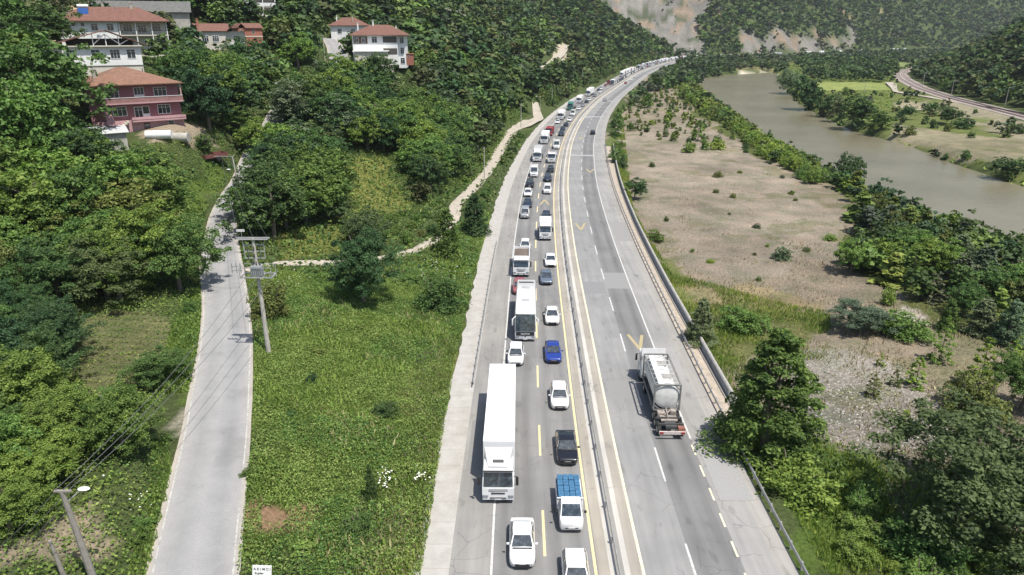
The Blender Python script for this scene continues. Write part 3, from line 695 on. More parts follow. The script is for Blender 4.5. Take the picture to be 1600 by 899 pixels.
# ---------------------------------------------------------------- where plants must not stand or hide what stands behind them
PROT = [(152, 112, 284, 203, 124), (112, 15, 256, 66, 155), (88, 58, 216, 112, 134), (180, 190, 200, 210, 112), (290, 30, 378, 66, 178), (364, 22, 402, 52, 188),
        (342, 0, 418, 22, 236), (555, 38, 632, 97, 208), (526, 30, 570, 50, 235), (512, 62, 548, 92, 225), (430, 140, 474, 182, 164), (232, 205, 300, 215, 116),
        (702, 305, 728, 330, 150), (745, 225, 795, 285, 190), (800, 168, 865, 203, 250), (868, 72, 888, 95, 560), (295, 262, 352, 320, 118), (320, 246, 356, 258, 120), (545, 248, 640, 325, 152),
        (120, 500, 265, 600, 72), (440, 385, 545, 405, 100), (430, 355, 560, 395, 105), (545, 300, 640, 335, 120), (640, 382, 670, 398, 110), (750, 80, 905, 120, 300) if False else (0, 0, 0, 0, 0),
        (1120, 78, 1178, 86, 1040), (1230, 70, 1236, 78, 1100), (1432, 66, 1480, 76, 1350), (100, 12, 150, 50, 165),
        (1270, 128, 1390, 140, 480), (1400, 106, 1430, 128, 560), (1430, 128, 1600, 185, 400), (1470, 130, 1600, 172, 330), (1158, 112, 1206, 120, 700), (355, 245, 375, 305, 116), (450, 128, 466, 182, 160), (485, 52, 512, 95, 200),
        (755, 230, 762, 282, 180), (362, 352, 385, 395, 95), (395, 370, 432, 550, 66), (20, 835, 140, 899, 48), (100, 760, 145, 899, 47)]
for s in np.arange(SRL.shape[0]-1)[::3]:
    x, y = SRL[s]; 
    if y < 36: continue
    t = math.hypot(y, CAM_H); a, b_ = proj(x-1.3, y, hz(x, y)); c_, d_ = proj(x+2.2, y, hz(x, y)); PROT.append((a, b_-2, c_, b_+2, t-1))
for yv in np.r_[np.arange(45, 300, 4), np.arange(300, 840, 12)]:
    s = s_of_y(yv); x0, y0 = road_pt(s, -12.5); x1, y1 = road_pt(s, 12.0); a = proj(x0, y0, .5); c_ = proj(x1, y1, .5); t = math.hypot(x0, y0)
    PROT.append((a[0], min(a[1], c_[1])-1.5, c_[0], max(a[1], c_[1])+.5, t-1))
for s in RIV_R[1:6]:
    a = proj(s[0], s[1], WATER_Z); PROT.append((a[0]-45, a[1]-8, a[0]-25, a[1], math.hypot(*s)-25))
PR = np.array([p for p in PROT if p[2] > p[0]], float)
def hides(x, y, z, Rr, Hh):
    t = math.sqrt(x*x+y*y+(CAM_H-z)**2); k = FPX/t; px, py = proj(x, y, z); el = math.asin((CAM_H-z)/t); ht = Hh*math.cos(el)*k
    x0, x1 = px-Rr*.78*k, px+Rr*.78*k; y0 = py-ht-Rr*.5*math.sin(el)*k; y1 = py+Rr*.4*math.sin(el)*k
    return bool(((PR[:, 0] < x1) & (PR[:, 2] > x0) & (PR[:, 1] < y1) & (PR[:, 3] > y0) & (t < PR[:, 4])).any())
OPEN = [gpoly(P) for P in ([(385, 425), (520, 420), (620, 480), (735, 430), (745, 400), (700, 600), (650, 910), (370, 910), (392, 600)],
        [(108, 488), (262, 478), (300, 490), (318, 450), (318, 560), (296, 620), (250, 640), (130, 632), (103, 560)], [(200, 206), (335, 200), (352, 240), (300, 260), (220, 235)],
        [(290, 300), (345, 250), (368, 262), (320, 330)], [(430, 375), (545, 345), (560, 398), (430, 405)], [(535, 238), (645, 236), (660, 325), (545, 350)],
        [(90, 0), (165, 0), (150, 60), (90, 85), (70, 60)], [(385, 400), (640, 360), (700, 330), (745, 320), (760, 340), (740, 400), (560, 440), (385, 430)],
        [(0, 850), (60, 800), (140, 780), (150, 910), (-40, 910)], [(230, 690), (290, 600), (300, 640), (262, 760), (232, 910), (150, 910), (145, 800)])]
HOUSES = {'pink': ((222, 206), 128), 'white': ((185, 74), 160), 'gable': ((165, 122), 138), 'small': ((345, 72), 185), 'brick': ((388, 56), 196), 'flats': ((382, 34), 226), 'terrace': ((592, 100), 215), 'cottage': ((545, 57), 245), 'shed': ((178, 216), 119), 'long': ((240, 34), 190), 'hut': ((640, 92), 205), 'pergola': ((340, 262), 121)}
HP = {k: at_depth(*p, t) for k, (p, t) in HOUSES.items()}
def blocked(x, y, r=0):
    X = np.array([x]); Y = np.array([y])
    if any(in_poly(X, Y, P)[0] for P in OPEN): return True
    for k, p in HP.items():
        if math.hypot(x-p.x, y-p.y) < (11 if k in ('pink', 'white', 'gable', 'flats', 'terrace', 'long') else 7)+r*.4: return True
    for P, w in ((SRL, 3.2), (VR[-22:], 3.5), (VR, 1.5), (VR2, 4.5), (PATH1, 2.0), (PATH2, 6), (HT, 3), (RAIL, 6), (TRK, 2)):
        if ((P[:, 0]-x)**2+(P[:, 1]-y)**2).min() < (w+r*.35)**2: return True
    return False
M6 = [L_MID, L_BRIGHT, L_DARK, L_YEL, L_OLIVE, L_GREY]
def pick(w): return random.choices(range(len(w)), w)[0]
def fill(P, sp, hr, kinds, region, offset=None, asp=(.48, .64), keep=1.0, dmin=5, check=True):
    """scatter plants in a ground polygon; kinds = [(kind, mat, weight)]"""
    P = np.asarray(P); x0, y0 = P.min(0); x1, y1 = P.max(0); n = 0
    for gy in np.arange(y0, y1, sp):
        for gx in np.arange(x0, x1, sp):
            x = gx+random.uniform(-.45, .45)*sp; y = gy+random.uniform(-.45, .45)*sp
            if random.random() > keep or not in_poly(np.array([x]), np.array([y]), P)[0]: continue
            u, v = proj(x, y, hz(x, y))
            if y < 15 or u < -110 or u > 1710 or v > 1010 or v < -80: continue
            h = random.uniform(*hr)*(.8+.4*float(vnoise(np.array([x]), np.array([y]), 14, 31)[0])); R_ = h*random.uniform(*asp)
            o, s = road_dist([x], [y]); dd = -13.8-o[0]; e = o[0]-R_EDGE
            if dd < dmin+R_*.5 and e < dmin*.6+R_*.5: continue
            if check and blocked(x, y, R_): continue
            if check and hides(x, y, hz(x, y), R_, h):
                h *= .5; R_ *= .55
                if hides(x, y, hz(x, y), R_, h): continue
            g = float(vnoise(np.array([x]), np.array([y]), 22, 33)[0]); j = pick([w*(1+3*(abs(g*len(kinds)-i-.5) < .6)) for i, (a, b_, w) in enumerate(kinds)])
            add_plant(x, y, kinds[j][0], kinds[j][1], R_ if kinds[j][0] != 'tall' else R_*.8, h, region=region); n += 1
    return n
# hand-placed plants, read off the photograph
HAND = [
 (570, 488, 112, 135, 'round', L_DARK, 'big dark bushy tree at the top of the vine field, crown touching the dirt track'),
 (575, 395, 75, 75, 'round', L_OLIVE, 'dull olive tree on the slope just above the dirt track in the middle'),
 (700, 408, 58, 88, 'cone', L_MID, 'pointed leafy tree beside the dirt track bend, left of the highway apron'),
 (742, 372, 54, 74, 'cone', L_DARK, 'dark tree leaning over the concrete apron beside the highway'),
 (688, 492, 92, 78, 'shrub', L_MID, 'wide white-flowered bush at the upper right corner of the vine field'),
 (425, 505, 72, 76, 'shrub', L_OLIVE, 'brownish bush right behind the transformer pole'),
 (581, 788, 24, 62, 'cone', L_DARK, 'tiny dark spruce-like tree standing alone in the vine field'),
 (602, 655, 50, 30, 'shrub', L_DARK, 'low dark bush in the lower middle of the vine field'),
 (488, 600, 20, 22, 'shrub', L_DARK, 'very small dark bush alone on the left of the vine field'),
 (560, 850, 70, 40, 'shrub', L_MID, 'spreading green bush near the bottom of the vine field'),
 (250, 608, 85, 62, 'round', L_MID, 'round green tree at the lower corner of the terraced garden by the side road'),
 (298, 492, 26, 26, 'shrub', L_MID, 'small bush on the left verge of the side road beside the terraced garden'),
 (992, 315, 34, 42, 'round', L_DARK, 'dark round tree behind the concrete wall on the dry ground'),
 (1023, 380, 32, 28, 'shrub', L_MID, 'green bush just behind the concrete wall below the dark round tree'),
 (1222, 409, 34, 30, 'shrub', L_GREY, 'grey-green bush alone in the middle of the dry ground'),
 (1093, 542, 60, 82, 'cone', L_GREY, 'pale leafy tree hard against the concrete wall opposite the tanker lorry'),
 (1158, 528, 92, 52, 'shrub', L_BRIGHT, 'broad feathery green bush right of the pale tree by the wall'),
 (1192, 742, 190, 235, 'cone', L_MID, 'very large pointed tree overhanging the guardrail below the tanker lorry'),
 (1235, 792, 150, 105, 'shrub', L_BRIGHT, 'thick bright bush at the foot of the very large pointed tree'),
 (1335, 528, 86, 66, 'round', L_GREY, 'dark-centred grey-green tree on the gravel patch'),
 (1475, 872, 225, 215, 'round', L_OLIVE, 'huge olive-green tree at the bottom right of the picture'),
 (1590, 655, 74, 96, 'round', L_MID, 'tree at the right edge above the huge olive tree'),
 (1512, 668, 98, 88, 'shrub', L_OLIVE, 'untidy olive bush on the pebbly ground left of the right-edge tree'),
 (1467, 572, 34, 74, 'sapling', L_YEL, 'tallest slim yellow-green sapling beside the dark bush belt'),
 (1428, 610, 38, 52, 'sapling', L_YEL, 'stocky yellow-green sapling in the middle of the pebbly ground'),
 (1528, 612, 48, 80, 'sapling', L_YEL, 'tall bushy yellow-green sapling above the untidy olive bush'),
 (1576, 585, 34, 50, 'sapling', L_YEL, 'yellow-green sapling near the right edge above the pebbles'),
 (1412, 672, 28, 32, 'sapling', L_YEL, 'small leaning yellow-green sapling lowest on the pebbly ground'),
 (1362, 624, 26, 40, 'sapling', L_OLIVE, 'thin ragged sapling left of the stocky yellow-green one'),
 (1396, 606, 20, 30, 'sapling', L_OLIVE, 'spindly sapling between the ragged one and the stocky one'),
 (1374, 575, 16, 24, 'sapling', L_YEL, 'little bright sapling below the long green bush bank'),
 (1400, 535, 90, 36, 'shrub', L_BRIGHT, 'long low bright green bush bank above the pebbly ground'),
 (1530, 530, 50, 60, 'cone', L_GREY, 'pale-leaved young tree in front of the dark bush belt'),
 (1570, 545, 46, 70, 'cone', L_GREY, 'pale-leaved young tree nearest the right edge of the dark bush belt'),
 (1478, 520, 34, 50, 'cone', L_MID, 'young tree between the pale ones and the tallest sapling'),
 (1386, 480, 26, 34, 'shrub', L_YEL, 'yellowish bush at the gap in the river-side wood'),
 (1560, 800, 60, 60, 'shrub', L_MID, 'green bush on the right flank of the huge olive tree'),
 (1430, 890, 120, 70, 'shrub', L_MID, 'bush under the left side of the huge olive-green tree'), (1545, 895, 120, 80, 'shrub', L_OLIVE, 'olive bush at the bottom edge under the huge olive-green tree'), (1598, 790, 80, 80, 'shrub', L_MID, 'bush on the right picture edge beside the huge olive-green tree'),
 (1340, 850, 70, 40, 'shrub', L_YEL, 'pale weedy clump left of the huge olive tree'),
 (1320, 300, 46, 60, 'round', L_DARK, 'dark tree rising above the river-side thicket'),
 (1335, 420, 56, 44, 'shrub', L_DARK, 'dark bush at the left tip of the river-side thicket'),
 (1180, 590, 40, 30, 'shrub', L_MID, 'small bush by the very large pointed tree'),
 (1090, 222, 30, 34, 'sapling', L_YEL, 'tall yellow-green weedy sapling far out on the dry ground'),
 (1120, 235, 30, 20, 'shrub', L_YEL, 'yellow weed clump beside the far weedy sapling'), (1076, 240, 26, 22, 'shrub', L_YEL, 'yellow weed clump in front of the far weedy sapling'),
 (1010, 170, 24, 30, 'shrub', L_MID, 'bush at the far narrow end of the dry ground'), (985, 205, 16, 20, 'shrub', L_MID, 'small bush near the guardrail at the far end of the dry ground'),
 (1040, 215, 14, 16, 'shrub', L_GREY, 'tiny grey bush on the far dry ground'), (1018, 262, 12, 12, 'shrub', L_OLIVE, 'tiny weed tuft on the dry ground by the double rail'), (1122, 278, 20, 14, 'shrub', L_OLIVE, 'grey weed tuft in the upper middle of the dry ground'),
 (1145, 310, 14, 10, 'shrub', L_OLIVE, 'small dry tuft in the middle of the dry ground'), (1296, 378, 22, 16, 'shrub', L_YEL, 'yellowish tuft on the dry ground by the thicket tip'), (1260, 395, 14, 12, 'shrub', L_OLIVE, 'small weed right of the lone grey-green bush'),
 (1110, 412, 16, 10, 'shrub', L_YEL, 'tiny yellow tuft below the middle of the dry ground'), (1185, 440, 12, 10, 'shrub', L_MID, 'tiny green tuft lower left of the lone grey-green bush'),
 (1342, 195, 24, 34, 'round', L_GREY, 'grey leafless-looking tree on the far river bank'), (1418, 188, 18, 22, 'round', L_DARK, 'small dark tree on the far meadow'), (1455, 180, 20, 18, 'round', L_MID, 'small round tree on the far meadow, right of the dark one'),
 (1480, 196, 34, 26, 'round', L_DARK, 'dark bush above the far bank clearing'), (1502, 202, 32, 16, 'shrub', L_MID, 'low green bush right of the dark far-bank bush'), (1568, 285, 40, 30, 'round', L_DARK, 'dark tree leaning over the far river bank near the right edge'),
 (1590, 210, 18, 18, 'shrub', L_DARK, 'small bush by the bare earth near the right edge'), (1230, 152, 34, 44, 'round', L_GREY, 'rounded willow at the far bend of the river'), (1258, 180, 44, 58, 'round', L_DARK, 'dark tree on the far river bank at the bend'),
 (1290, 184, 32, 34, 'round', L_MID, 'green tree beside the dark tree at the river bend'), (1320, 150, 14, 16, 'shrub', L_MID, 'small bush on the bright far meadow'), (1340, 205, 46, 50, 'round', L_DARK, 'dark spreading tree at the water edge across the river'), (1372, 210, 30, 30, 'round', L_MID, 'green tree at the water edge right of the spreading one'),
 (1308, 192, 24, 40, 'round', L_GREY, 'narrow grey-green willow across the river'),
 (880, 55, 0, 0, None, None, None)]
for h in HAND:
    if h[4]: px_plant(h[0], h[1], h[2], h[3], h[4], h[5], h[6])
for h in [(430, 388, 120, 120, 'round', L_DARK, 'largest dark tree on the right of the side road, just above the white street sign'), (385, 350, 70, 60, 'round', L_MID, 'round tree at the right edge of the side road beside the parked car'),
 (505, 330, 110, 110, 'round', L_MID, None), (470, 300, 90, 90, 'round', L_DARK, None), (400, 250, 60, 60, 'round', L_BRIGHT, None), (385, 200, 50, 50, 'round', L_DARK, None),
 (330, 220, 80, 95, 'round', L_DARK, 'dark round tree immediately right of the pink house'), (320, 246, 34, 32, 'shrub', L_MID, 'bush below the dark round tree beside the pink house'),
 (285, 470, 110, 130, 'round', L_BRIGHT, 'big bright tree overhanging the left edge of the side road'), (225, 455, 110, 120, 'round', L_MID, None), (165, 465, 100, 110, 'round', L_MID, None), (210, 370, 120, 120, 'round', L_BRIGHT, None),
 (130, 400, 110, 130, 'round', L_MID, None), (45, 300, 120, 150, 'round', L_BRIGHT, None), (75, 245, 140, 150, 'round', L_BRIGHT, 'broad bright crown rising in front of the white gabled house'),
 (650, 250, 60, 70, 'round', L_DARK, None), (548, 150, 60, 60, 'round', L_BRIGHT, None), (90, 60, 60, 70, 'round', L_GREY, 'thin grey tree on the bare bank left of the white houses')]:
    px_plant(h[0], h[1], h[2], h[3], h[4], h[5], h[6], region='village hillside' if h[1] < 300 else 'wood by the side road')
NH = len(PLANTS)
HILLK = [('round', L_MID, 3), ('round', L_BRIGHT, 2.2), ('round', L_DARK, 3), ('tall', L_MID, 1.6), ('tall', L_DARK, 1.6), ('round', L_OLIVE, 1.0), ('tall', L_GREY, .6)]
# near left woods
n = fill(gpoly([(-80, 190), (140, 190), (170, 300), (300, 292), (312, 400), (318, 455), (200, 478), (60, 474), (-80, 500)]), 5.2, (6.5, 10.5), [('round', L_BRIGHT, 5), ('round', L_MID, 2), ('tall', L_BRIGHT, 1), ('round', L_OLIVE, 1)], 'wood left of the side road')
n2 = fill(gpoly([(-80, 500), (95, 498), (108, 600), (200, 640), (240, 672), (248, 720), (165, 780), (60, 820), (-80, 920)]), 4.6, (5, 8.5), [('round', L_MID, 3), ('round', L_DARK, 2), ('round', L_BRIGHT, 2), ('shrub', L_MID, .6)], 'lower left wood')
n3 = fill(gpoly([(-120, 110), (72, 110), (90, 175), (-120, 185)]), 5.5, (9, 13), [('tall', L_DARK, 3), ('round', L_DARK, 2), ('tall', L_MID, 1)], 'dark wood left of the white houses')
# the hillside behind and around the village, down to the highway
def off_poly(d0, d1, y0, y1, nn=24):
    ss = np.linspace(s_of_y(y0), s_of_y(y1), nn); a = np.c_[road_pt(ss, -13.8-d0)]; b_ = np.c_[road_pt(ss[::-1], -13.8-d1)]; return np.r_[a, b_]
CW = gpoly([(368, 385), (385, 425), (560, 402), (640, 370), (700, 318), (750, 275), (800, 208), (835, 165), (850, 140), (760, 120), (640, 108), (520, 100), (440, 190), (372, 290)])
n4 = fill(CW, 5.4, (6, 10.5), [('round', L_MID, 3), ('round', L_BRIGHT, 2), ('round', L_DARK, 2.2), ('tall', L_MID, 1), ('round', L_OLIVE, .8)], 'central wood between village and highway', dmin=8)
n5 = fill(off_poly(14, 150, 105, 300), 5.2, (6.5, 11), HILLK, 'village hillside', dmin=12)
n6 = fill(off_poly(9, 230, 300, 965, 44), 7.2, (7, 12), HILLK, 'far left hillside', dmin=9)
n7 = fill(off_poly(1.5, 9, 118, 250), 2.6, (1.2, 2.4), [('shrub', L_MID, 2), ('shrub', L_BRIGHT, 2), ('shrub', L_OLIVE, 1)], 'bank between the dirt track and the highway', dmin=.8, asp=(.5, .8), check=True)
n8 = fill(off_poly(2, 14, 250, 950, 40), 5.5, (2.5, 5), [('shrub', L_MID, 2), ('shrub', L_BRIGHT, 1), ('shrub', L_OLIVE, 1)], 'bushes at the foot of the far left hill', dmin=1, asp=(.5, .8))
n9 = fill(gpoly([(560, 340), (600, 335), (700, 330), (690, 372), (620, 390), (560, 402)]), 3.4, (1.5, 3), [('shrub', L_MID, 2), ('shrub', L_BRIGHT, 2), ('shrub', L_OLIVE, 1)], 'bushes above the dirt track', asp=(.5, .8), dmin=3, check=False)
n9b = fill(gpoly([(262, 740), (240, 899), (150, 899), (150, 800), (225, 735)]), 3, (.8, 1.6), [('shrub', L_MID, 2), ('shrub', L_BRIGHT, 2)], 'verge beside the leaning pole', asp=(.6, .9), check=False)
# right: thicket along the river
BELT = gpoly([(1325, 425), (1350, 370), (1330, 325), (1292, 282), (1225, 240), (1165, 200), (1120, 172), (1100, 162), (1112, 160), (1165, 199), (1220, 236), (1300, 281), (1380, 326), (1460, 361), (1640, 412), (1700, 560), (1600, 545), (1540, 530), (1480, 480), (1400, 470)])
n10 = fill(BELT, 3.9, (3.4, 6.2), [('round', L_MID, 3), ('round', L_DARK, 2), ('shrub', L_OLIVE, 1.5), ('cone', L_GREY, 1.2), ('sapling', L_YEL, .8), ('round', L_BRIGHT, 1.2)], 'river-side thicket', asp=(.42, .6), check=False)
n11 = fill(gpoly([(1060, 140), (1095, 178), (1150, 214), (1210, 255), (1285, 300), (1300, 281), (1220, 236), (1165, 199), (1110, 160), (1085, 130)]), 3.3, (2.5, 5), [('sapling', L_YEL, 3), ('shrub', L_YEL, 3), ('shrub', L_BRIGHT, 1.2), ('round', L_MID, .5)], 'yellow-green scrub on the near river bank', check=False)
n12 = fill(gpoly([(955, 170), (975, 140), (1040, 110), (1062, 92), (1110, 92), (1150, 112), (1090, 128), (1085, 142), (1040, 140), (1010, 150), (985, 175)]), 6, (5, 9), [('round', L_DARK, 2), ('round', L_MID, 2), ('round', L_GREY, 1), ('shrub', L_BRIGHT, .6)], 'trees between the far bend and the river', dmin=5)
n13 = fill(gpoly([(944, 240), (944, 215), (950, 190), (958, 172), (975, 172), (968, 220), (975, 262), (965, 282)]), 3.6, (2, 4), [('shrub', L_MID, 2), ('shrub', L_BRIGHT, 2), ('round', L_MID, .6)], 'bushes behind the guardrail at the far bend', dmin=2.5, asp=(.45, .65), check=False)
n14 = fill(gpoly([(985, 130), (1060, 120), (1150, 190), (1200, 235), (1090, 235), (1000, 215), (975, 190)]), 6.5, (1.4, 3.4), [('shrub', L_MID, 2), ('sapling', L_YEL, 2), ('shrub', L_YEL, 2)], 'weeds on the far dry ground', keep=.95, asp=(.4, .6), check=False)
n14c = fill(gpoly([(1120, 760), (1215, 770), (1300, 760), (1400, 740), (1560, 860), (1640, 960), (1300, 960), (1215, 800)]), 3.6, (1.0, 2.6), [('shrub', L_BRIGHT, 3), ('shrub', L_MID, 2), ('shrub', L_OLIVE, 1)], 'scrub at the lower right', keep=.8, asp=(.6, .9), check=False)
n14d = fill(gpoly([(990, 260), (1150, 200), (1300, 300), (1340, 400), (1480, 480), (1600, 600), (1600, 720), (1420, 720), (1280, 690), (1200, 560), (1060, 450)]), 6.5, (.5, 1.3), [('shrub', L_OLIVE, 2), ('shrub', L_MID, 1), ('shrub', L_YEL, 1), ('shrub', L_GREY, 1)], 'weeds scattered over the waste ground', keep=.11, asp=(.6, 1.0), check=False)
n14e = fill(gpoly([(400, 450), (560, 445), (720, 440), (700, 600), (655, 899), (385, 899)]), 5.5, (.35, .95), [('shrub', L_BRIGHT, 3), ('shrub', L_MID, 2), ('shrub', L_YEL, 1)], 'leafy mounds in the vine field', keep=.42, asp=(.8, 1.5), check=False)
n14b = fill(gpoly([(1240, 780), (1380, 740), (1400, 899), (1290, 930)]), 3.4, (.7, 1.4), [('shrub', L_YEL, 1), ('shrub', L_BRIGHT, 2), ('shrub', L_MID, 1)], 'weeds beside the lower guardrail', keep=.8, asp=(.6, .9), check=False)
# far side of the river
n15 = fill(gpoly([(1240, 96), (1398, 96), (1398, 126), (1262, 127)]), 8.5, (6, 8.5), [('round', L_MID, 3), ('round', L_DARK, 1)], 'orchard beyond the river', check=False)
n16 = fill(gpoly([(1060, 86), (1160, 88), (1235, 92), (1400, 84), (1500, 82), (1500, 92), (1400, 95), (1230, 98), (1225, 118), (1205, 112), (1160, 110), (1120, 100), (1060, 92)]), 9, (5, 9), [('round', L_MID, 2), ('round', L_GREY, 2), ('round', L_DARK, 1.5), ('shrub', L_OLIVE, 1)], 'scrub before the far road')
n17 = fill(gpoly([(1210, 122), (1235, 150), (1260, 176), (1320, 203), (1400, 224), (1470, 252), (1560, 284), (1640, 305), (1640, 292), (1560, 272), (1400, 210), (1300, 180), (1255, 148), (1235, 122)]), 4.6, (1.6, 4.5), [('shrub', L_MID, 2), ('round', L_DARK, 1), ('shrub', L_OLIVE, 1), ('shrub', L_BRIGHT, 1)], 'bushes on the far river bank', keep=.9, check=False)
n17b = fill(gpoly([(1260, 145), (1390, 145), (1480, 165), (1620, 200), (1640, 280), (1560, 268), (1400, 205), (1300, 176)]), 9, (1.5, 4.5), [('shrub', L_MID, 2), ('round', L_DARK, 1), ('shrub', L_OLIVE, 1), ('round', L_GREY, .6)], 'meadow bushes across the river', keep=.5, check=False)
Tn = np.gradient(RAIL, axis=0); Tn /= np.linalg.norm(Tn, axis=1)[:, None]; Nn_ = np.c_[Tn[:, 1], -Tn[:, 0]]
n18 = fill(np.r_[RAIL+Nn_*9, (RAIL+Nn_*260)[::-1]], 7.2, (6, 10), [('round', L_MID, 3), ('round', L_DARK, 2), ('round', L_OLIVE, 1.5), ('tall', L_DARK, 1), ('shrub', L_BRIGHT, .5)], 'wooded hill right of the railway')
n19 = fill(np.r_[RAIL+Nn_*-12, (RAIL+Nn_*-7)[::-1]], 7, (1.5, 3.4), [('shrub', L_MID, 3), ('shrub', L_OLIVE, 1)], 'bushes along the railway', keep=.6)
n20 = fill(gpoly([(815, 165), (868, 128), (895, 100), (930, 100), (900, 140), (870, 165), (850, 165)]), 4.2, (1.4, 3.2), [('shrub', L_MID, 2), ('shrub', L_BRIGHT, 2), ('shrub', L_OLIVE, 1)], 'bank above the far queue', check=False, keep=.85, asp=(.5, .8))
print('fills', NH, n, n2, n3, n4, n5, n6, n7, n8, n9, n9b, n10, n11, n12, n13, n14, n14b, n15, n16, n17, n18, n19)

# the nearest plants stand as things; what is left of each kind joins the wood
def dist(p): return math.sqrt(p['x']**2+p['y']**2+(CAM_H-p['z'])**2)
def inview(p):
    u, v = proj(p['x'], p['y'], p['z']); w = 40
    return -60 < u < 1660 and -30 < v < 985
for p in PLANTS:
    p['size'] = p['sz']*{'round': 8, 'tall': 10.5, 'cone': 8, 'sapling': 4, 'shrub': 2.2}[p['kind']]/dist(p)
    if p['label']: p['size'] = 9
    if not inview(p): p['size'] = 0
TREES = sorted([p for p in PLANTS if p['kind'] != 'shrub' and p['size'] > 0], key=lambda p: -p['size'])
SHR = sorted([p for p in PLANTS if p['kind'] == 'shrub' and p['size'] > 0], key=lambda p: -p['size'])
NT, NS = 296, 270
REST = TREES[NT:]+SHR[NS:]; THINGS = TREES[:NT]+SHR[:NS]
print('trees', len(TREES), 'shrubs', len(SHR))
COLW = {L_MID.name: 'mid-green', L_BRIGHT.name: 'bright green', L_DARK.name: 'dark green', L_YEL.name: 'yellow-green', L_OLIVE.name: 'olive', L_GREY.name: 'grey-green'}
GRP = {'sapling': 'saplings', 'shrub': 'bushes'}
for p in THINGS:
    t = dist(p); lod = 0 if t < 105 else (1 if t < 230 else 2); var = random.randrange(4 if p['kind'] in ('round', 'shrub') else 3)
    nm = {'round': 'broadleaf_tree', 'tall': 'tall_tree', 'cone': 'pointed_tree', 'sapling': 'sapling', 'shrub': 'shrub'}[p['kind']]
    e = empty(nm, (p['x'], p['y'], p['z']-.1), random.uniform(0, 6.28)); f = random.uniform(.92, 1.08)
    e.scale = (p['sx']*f, p['sx']/f, p['sz']); p['obj'] = e
    c1 = link(bpy.data.objects.new('foliage' if p['kind'] == 'shrub' else 'crown', crown_mesh(p['kind'], lod, var, p['mat']))); c1.parent = e
    if t < 260:
        c2 = link(bpy.data.objects.new('stem' if p['kind'] == 'shrub' else 'trunk', trunk_mesh(p['kind'], var))); c2.parent = e
    tag(e, p['label'], {'shrub': 'bush', 'sapling': 'sapling'}.get(p['kind'], 'tree'), None if p['label'] else None)

# far woods: too many to count, each crown still its own cluster of leaves
TINT = {L_MID.name: (.076, .124, .038), L_BRIGHT.name: (.112, .168, .045), L_DARK.name: (.048, .086, .035), L_YEL.name: (.17, .22, .05), L_OLIVE.name: (.108, .128, .048), L_GREY.name: (.11, .14, .085)}
TPL = {}
def tpl(kind, nq, var):
    k = (kind, nq, var)
    if k not in TPL:
        sh, Rr, Hh = {'round': ('round', 3.9, 8.0), 'tall': ('round', 3.3, 10.5), 'cone': ('cone', 3.0, 8.0), 'sapling': ('cone', 1.15, 4.0), 'shrub': ('shrub', 1.5, 2.2)}[kind]
        C, Nn = crown_pts(50+var, Rr, Hh, sh, nq, max(8, nq//9), .36); vol = {'round': 1, 'tall': 1, 'cone': .85, 'sapling': .42, 'shrub': .42}[kind]
        TPL[k] = leaf_quads(C, Nn, vol*{420: 1.15, 170: 1.7, 80: 2.3, 40: 3.1}[nq], np.random.default_rng(var+1), .75)
    return TPL[k]
L_FAR = leafmat('leaves_of_the_woods', (.7, .7, .75), (1, 1, 1), (1.35, 1.3, 1.15), patch=.12, attr='tint', transl=.2)
def merge(name, plist, label):
    VV = []; TT = []; r = np.random.default_rng(3)
    for p in plist:
        t = dist(p); nq = 420 if t < 260 else (170 if t < 430 else (80 if t < 750 else 40))
        V, F = tpl(p['kind'], nq, int(r.integers(5))); a = r.uniform(0, 6.28); c, s = math.cos(a), math.sin(a)
        X = (V[:, 0]*c-V[:, 1]*s)*p['sx']+p['x']; Y = (V[:, 0]*s+V[:, 1]*c)*p['sx']+p['y']; Z = V[:, 2]*p['sz']+p['z']
        VV.append(np.c_[X, Y, Z]); TT.append(np.tile(np.array(TINT[p['mat'].name])*r.uniform(.68, 1.38)*r.uniform(.90, 1.1, 3), (len(V), 1)))
    V = np.concatenate(VV); T = np.concatenate(TT)
    me = npmesh(name, V, np.arange(len(V)).reshape(-1, 4), [L_FAR]); at = me.color_attributes.new('tint', 'FLOAT_COLOR', 'POINT')
    at.data.foreach_set('color', np.c_[T, np.ones(len(T))].astype(np.float32).ravel()); print(name, len(V)//4)
    return tag(link(bpy.data.objects.new(name, me)), label=label, kind='stuff', cat='woodland')
# the hill beyond the far road
r = np.random.default_rng(17); FAR = []
s = 1000.0
ss = np.arange(1000+S0, 2300+S0, 8.5)
for si in ss:
    for d in np.arange(5, 430, 8.5):
        sj = si+r.uniform(-4, 4); dj = d+r.uniform(-4, 4); x, y = road_pt(sj, -13.8-dj); x = float(x); y = float(y)
        if y > 2600: continue
        i = np.searchsorted(GX, x); j = np.searchsorted(GY, y)
        if i >= len(GX) or j >= len(GY): continue
        rock = ROCK.reshape(GZ.shape)[j, i]
        if rock and r.random() > .05: continue
        z = hz(x, y); u, v = proj(x, y, z)
        if u < 880 or u > 1650 or v < -45: continue
        g = float(vnoise(np.array([x]), np.array([y]), 40, 41)[0]); mt = (L_MID, L_DARK, L_BRIGHT, L_MID, L_GREY, L_OLIVE)[min(5, int((g*.6+r.random()*.4)*6))]
        h = r.uniform(5, 12.5)*(1 if not rock else .45); FAR.append(dict(x=x, y=y, z=z, kind='round', mat=mt, sx=h*.56/3.9, sz=h/8))
print('far', len(FAR))
merge('hillside_wood', [p for p in REST], 'dense mixed wood covering the hillsides')
merge('far_hill_wood', FAR, 'hazy wood on the hill beyond the far bend')

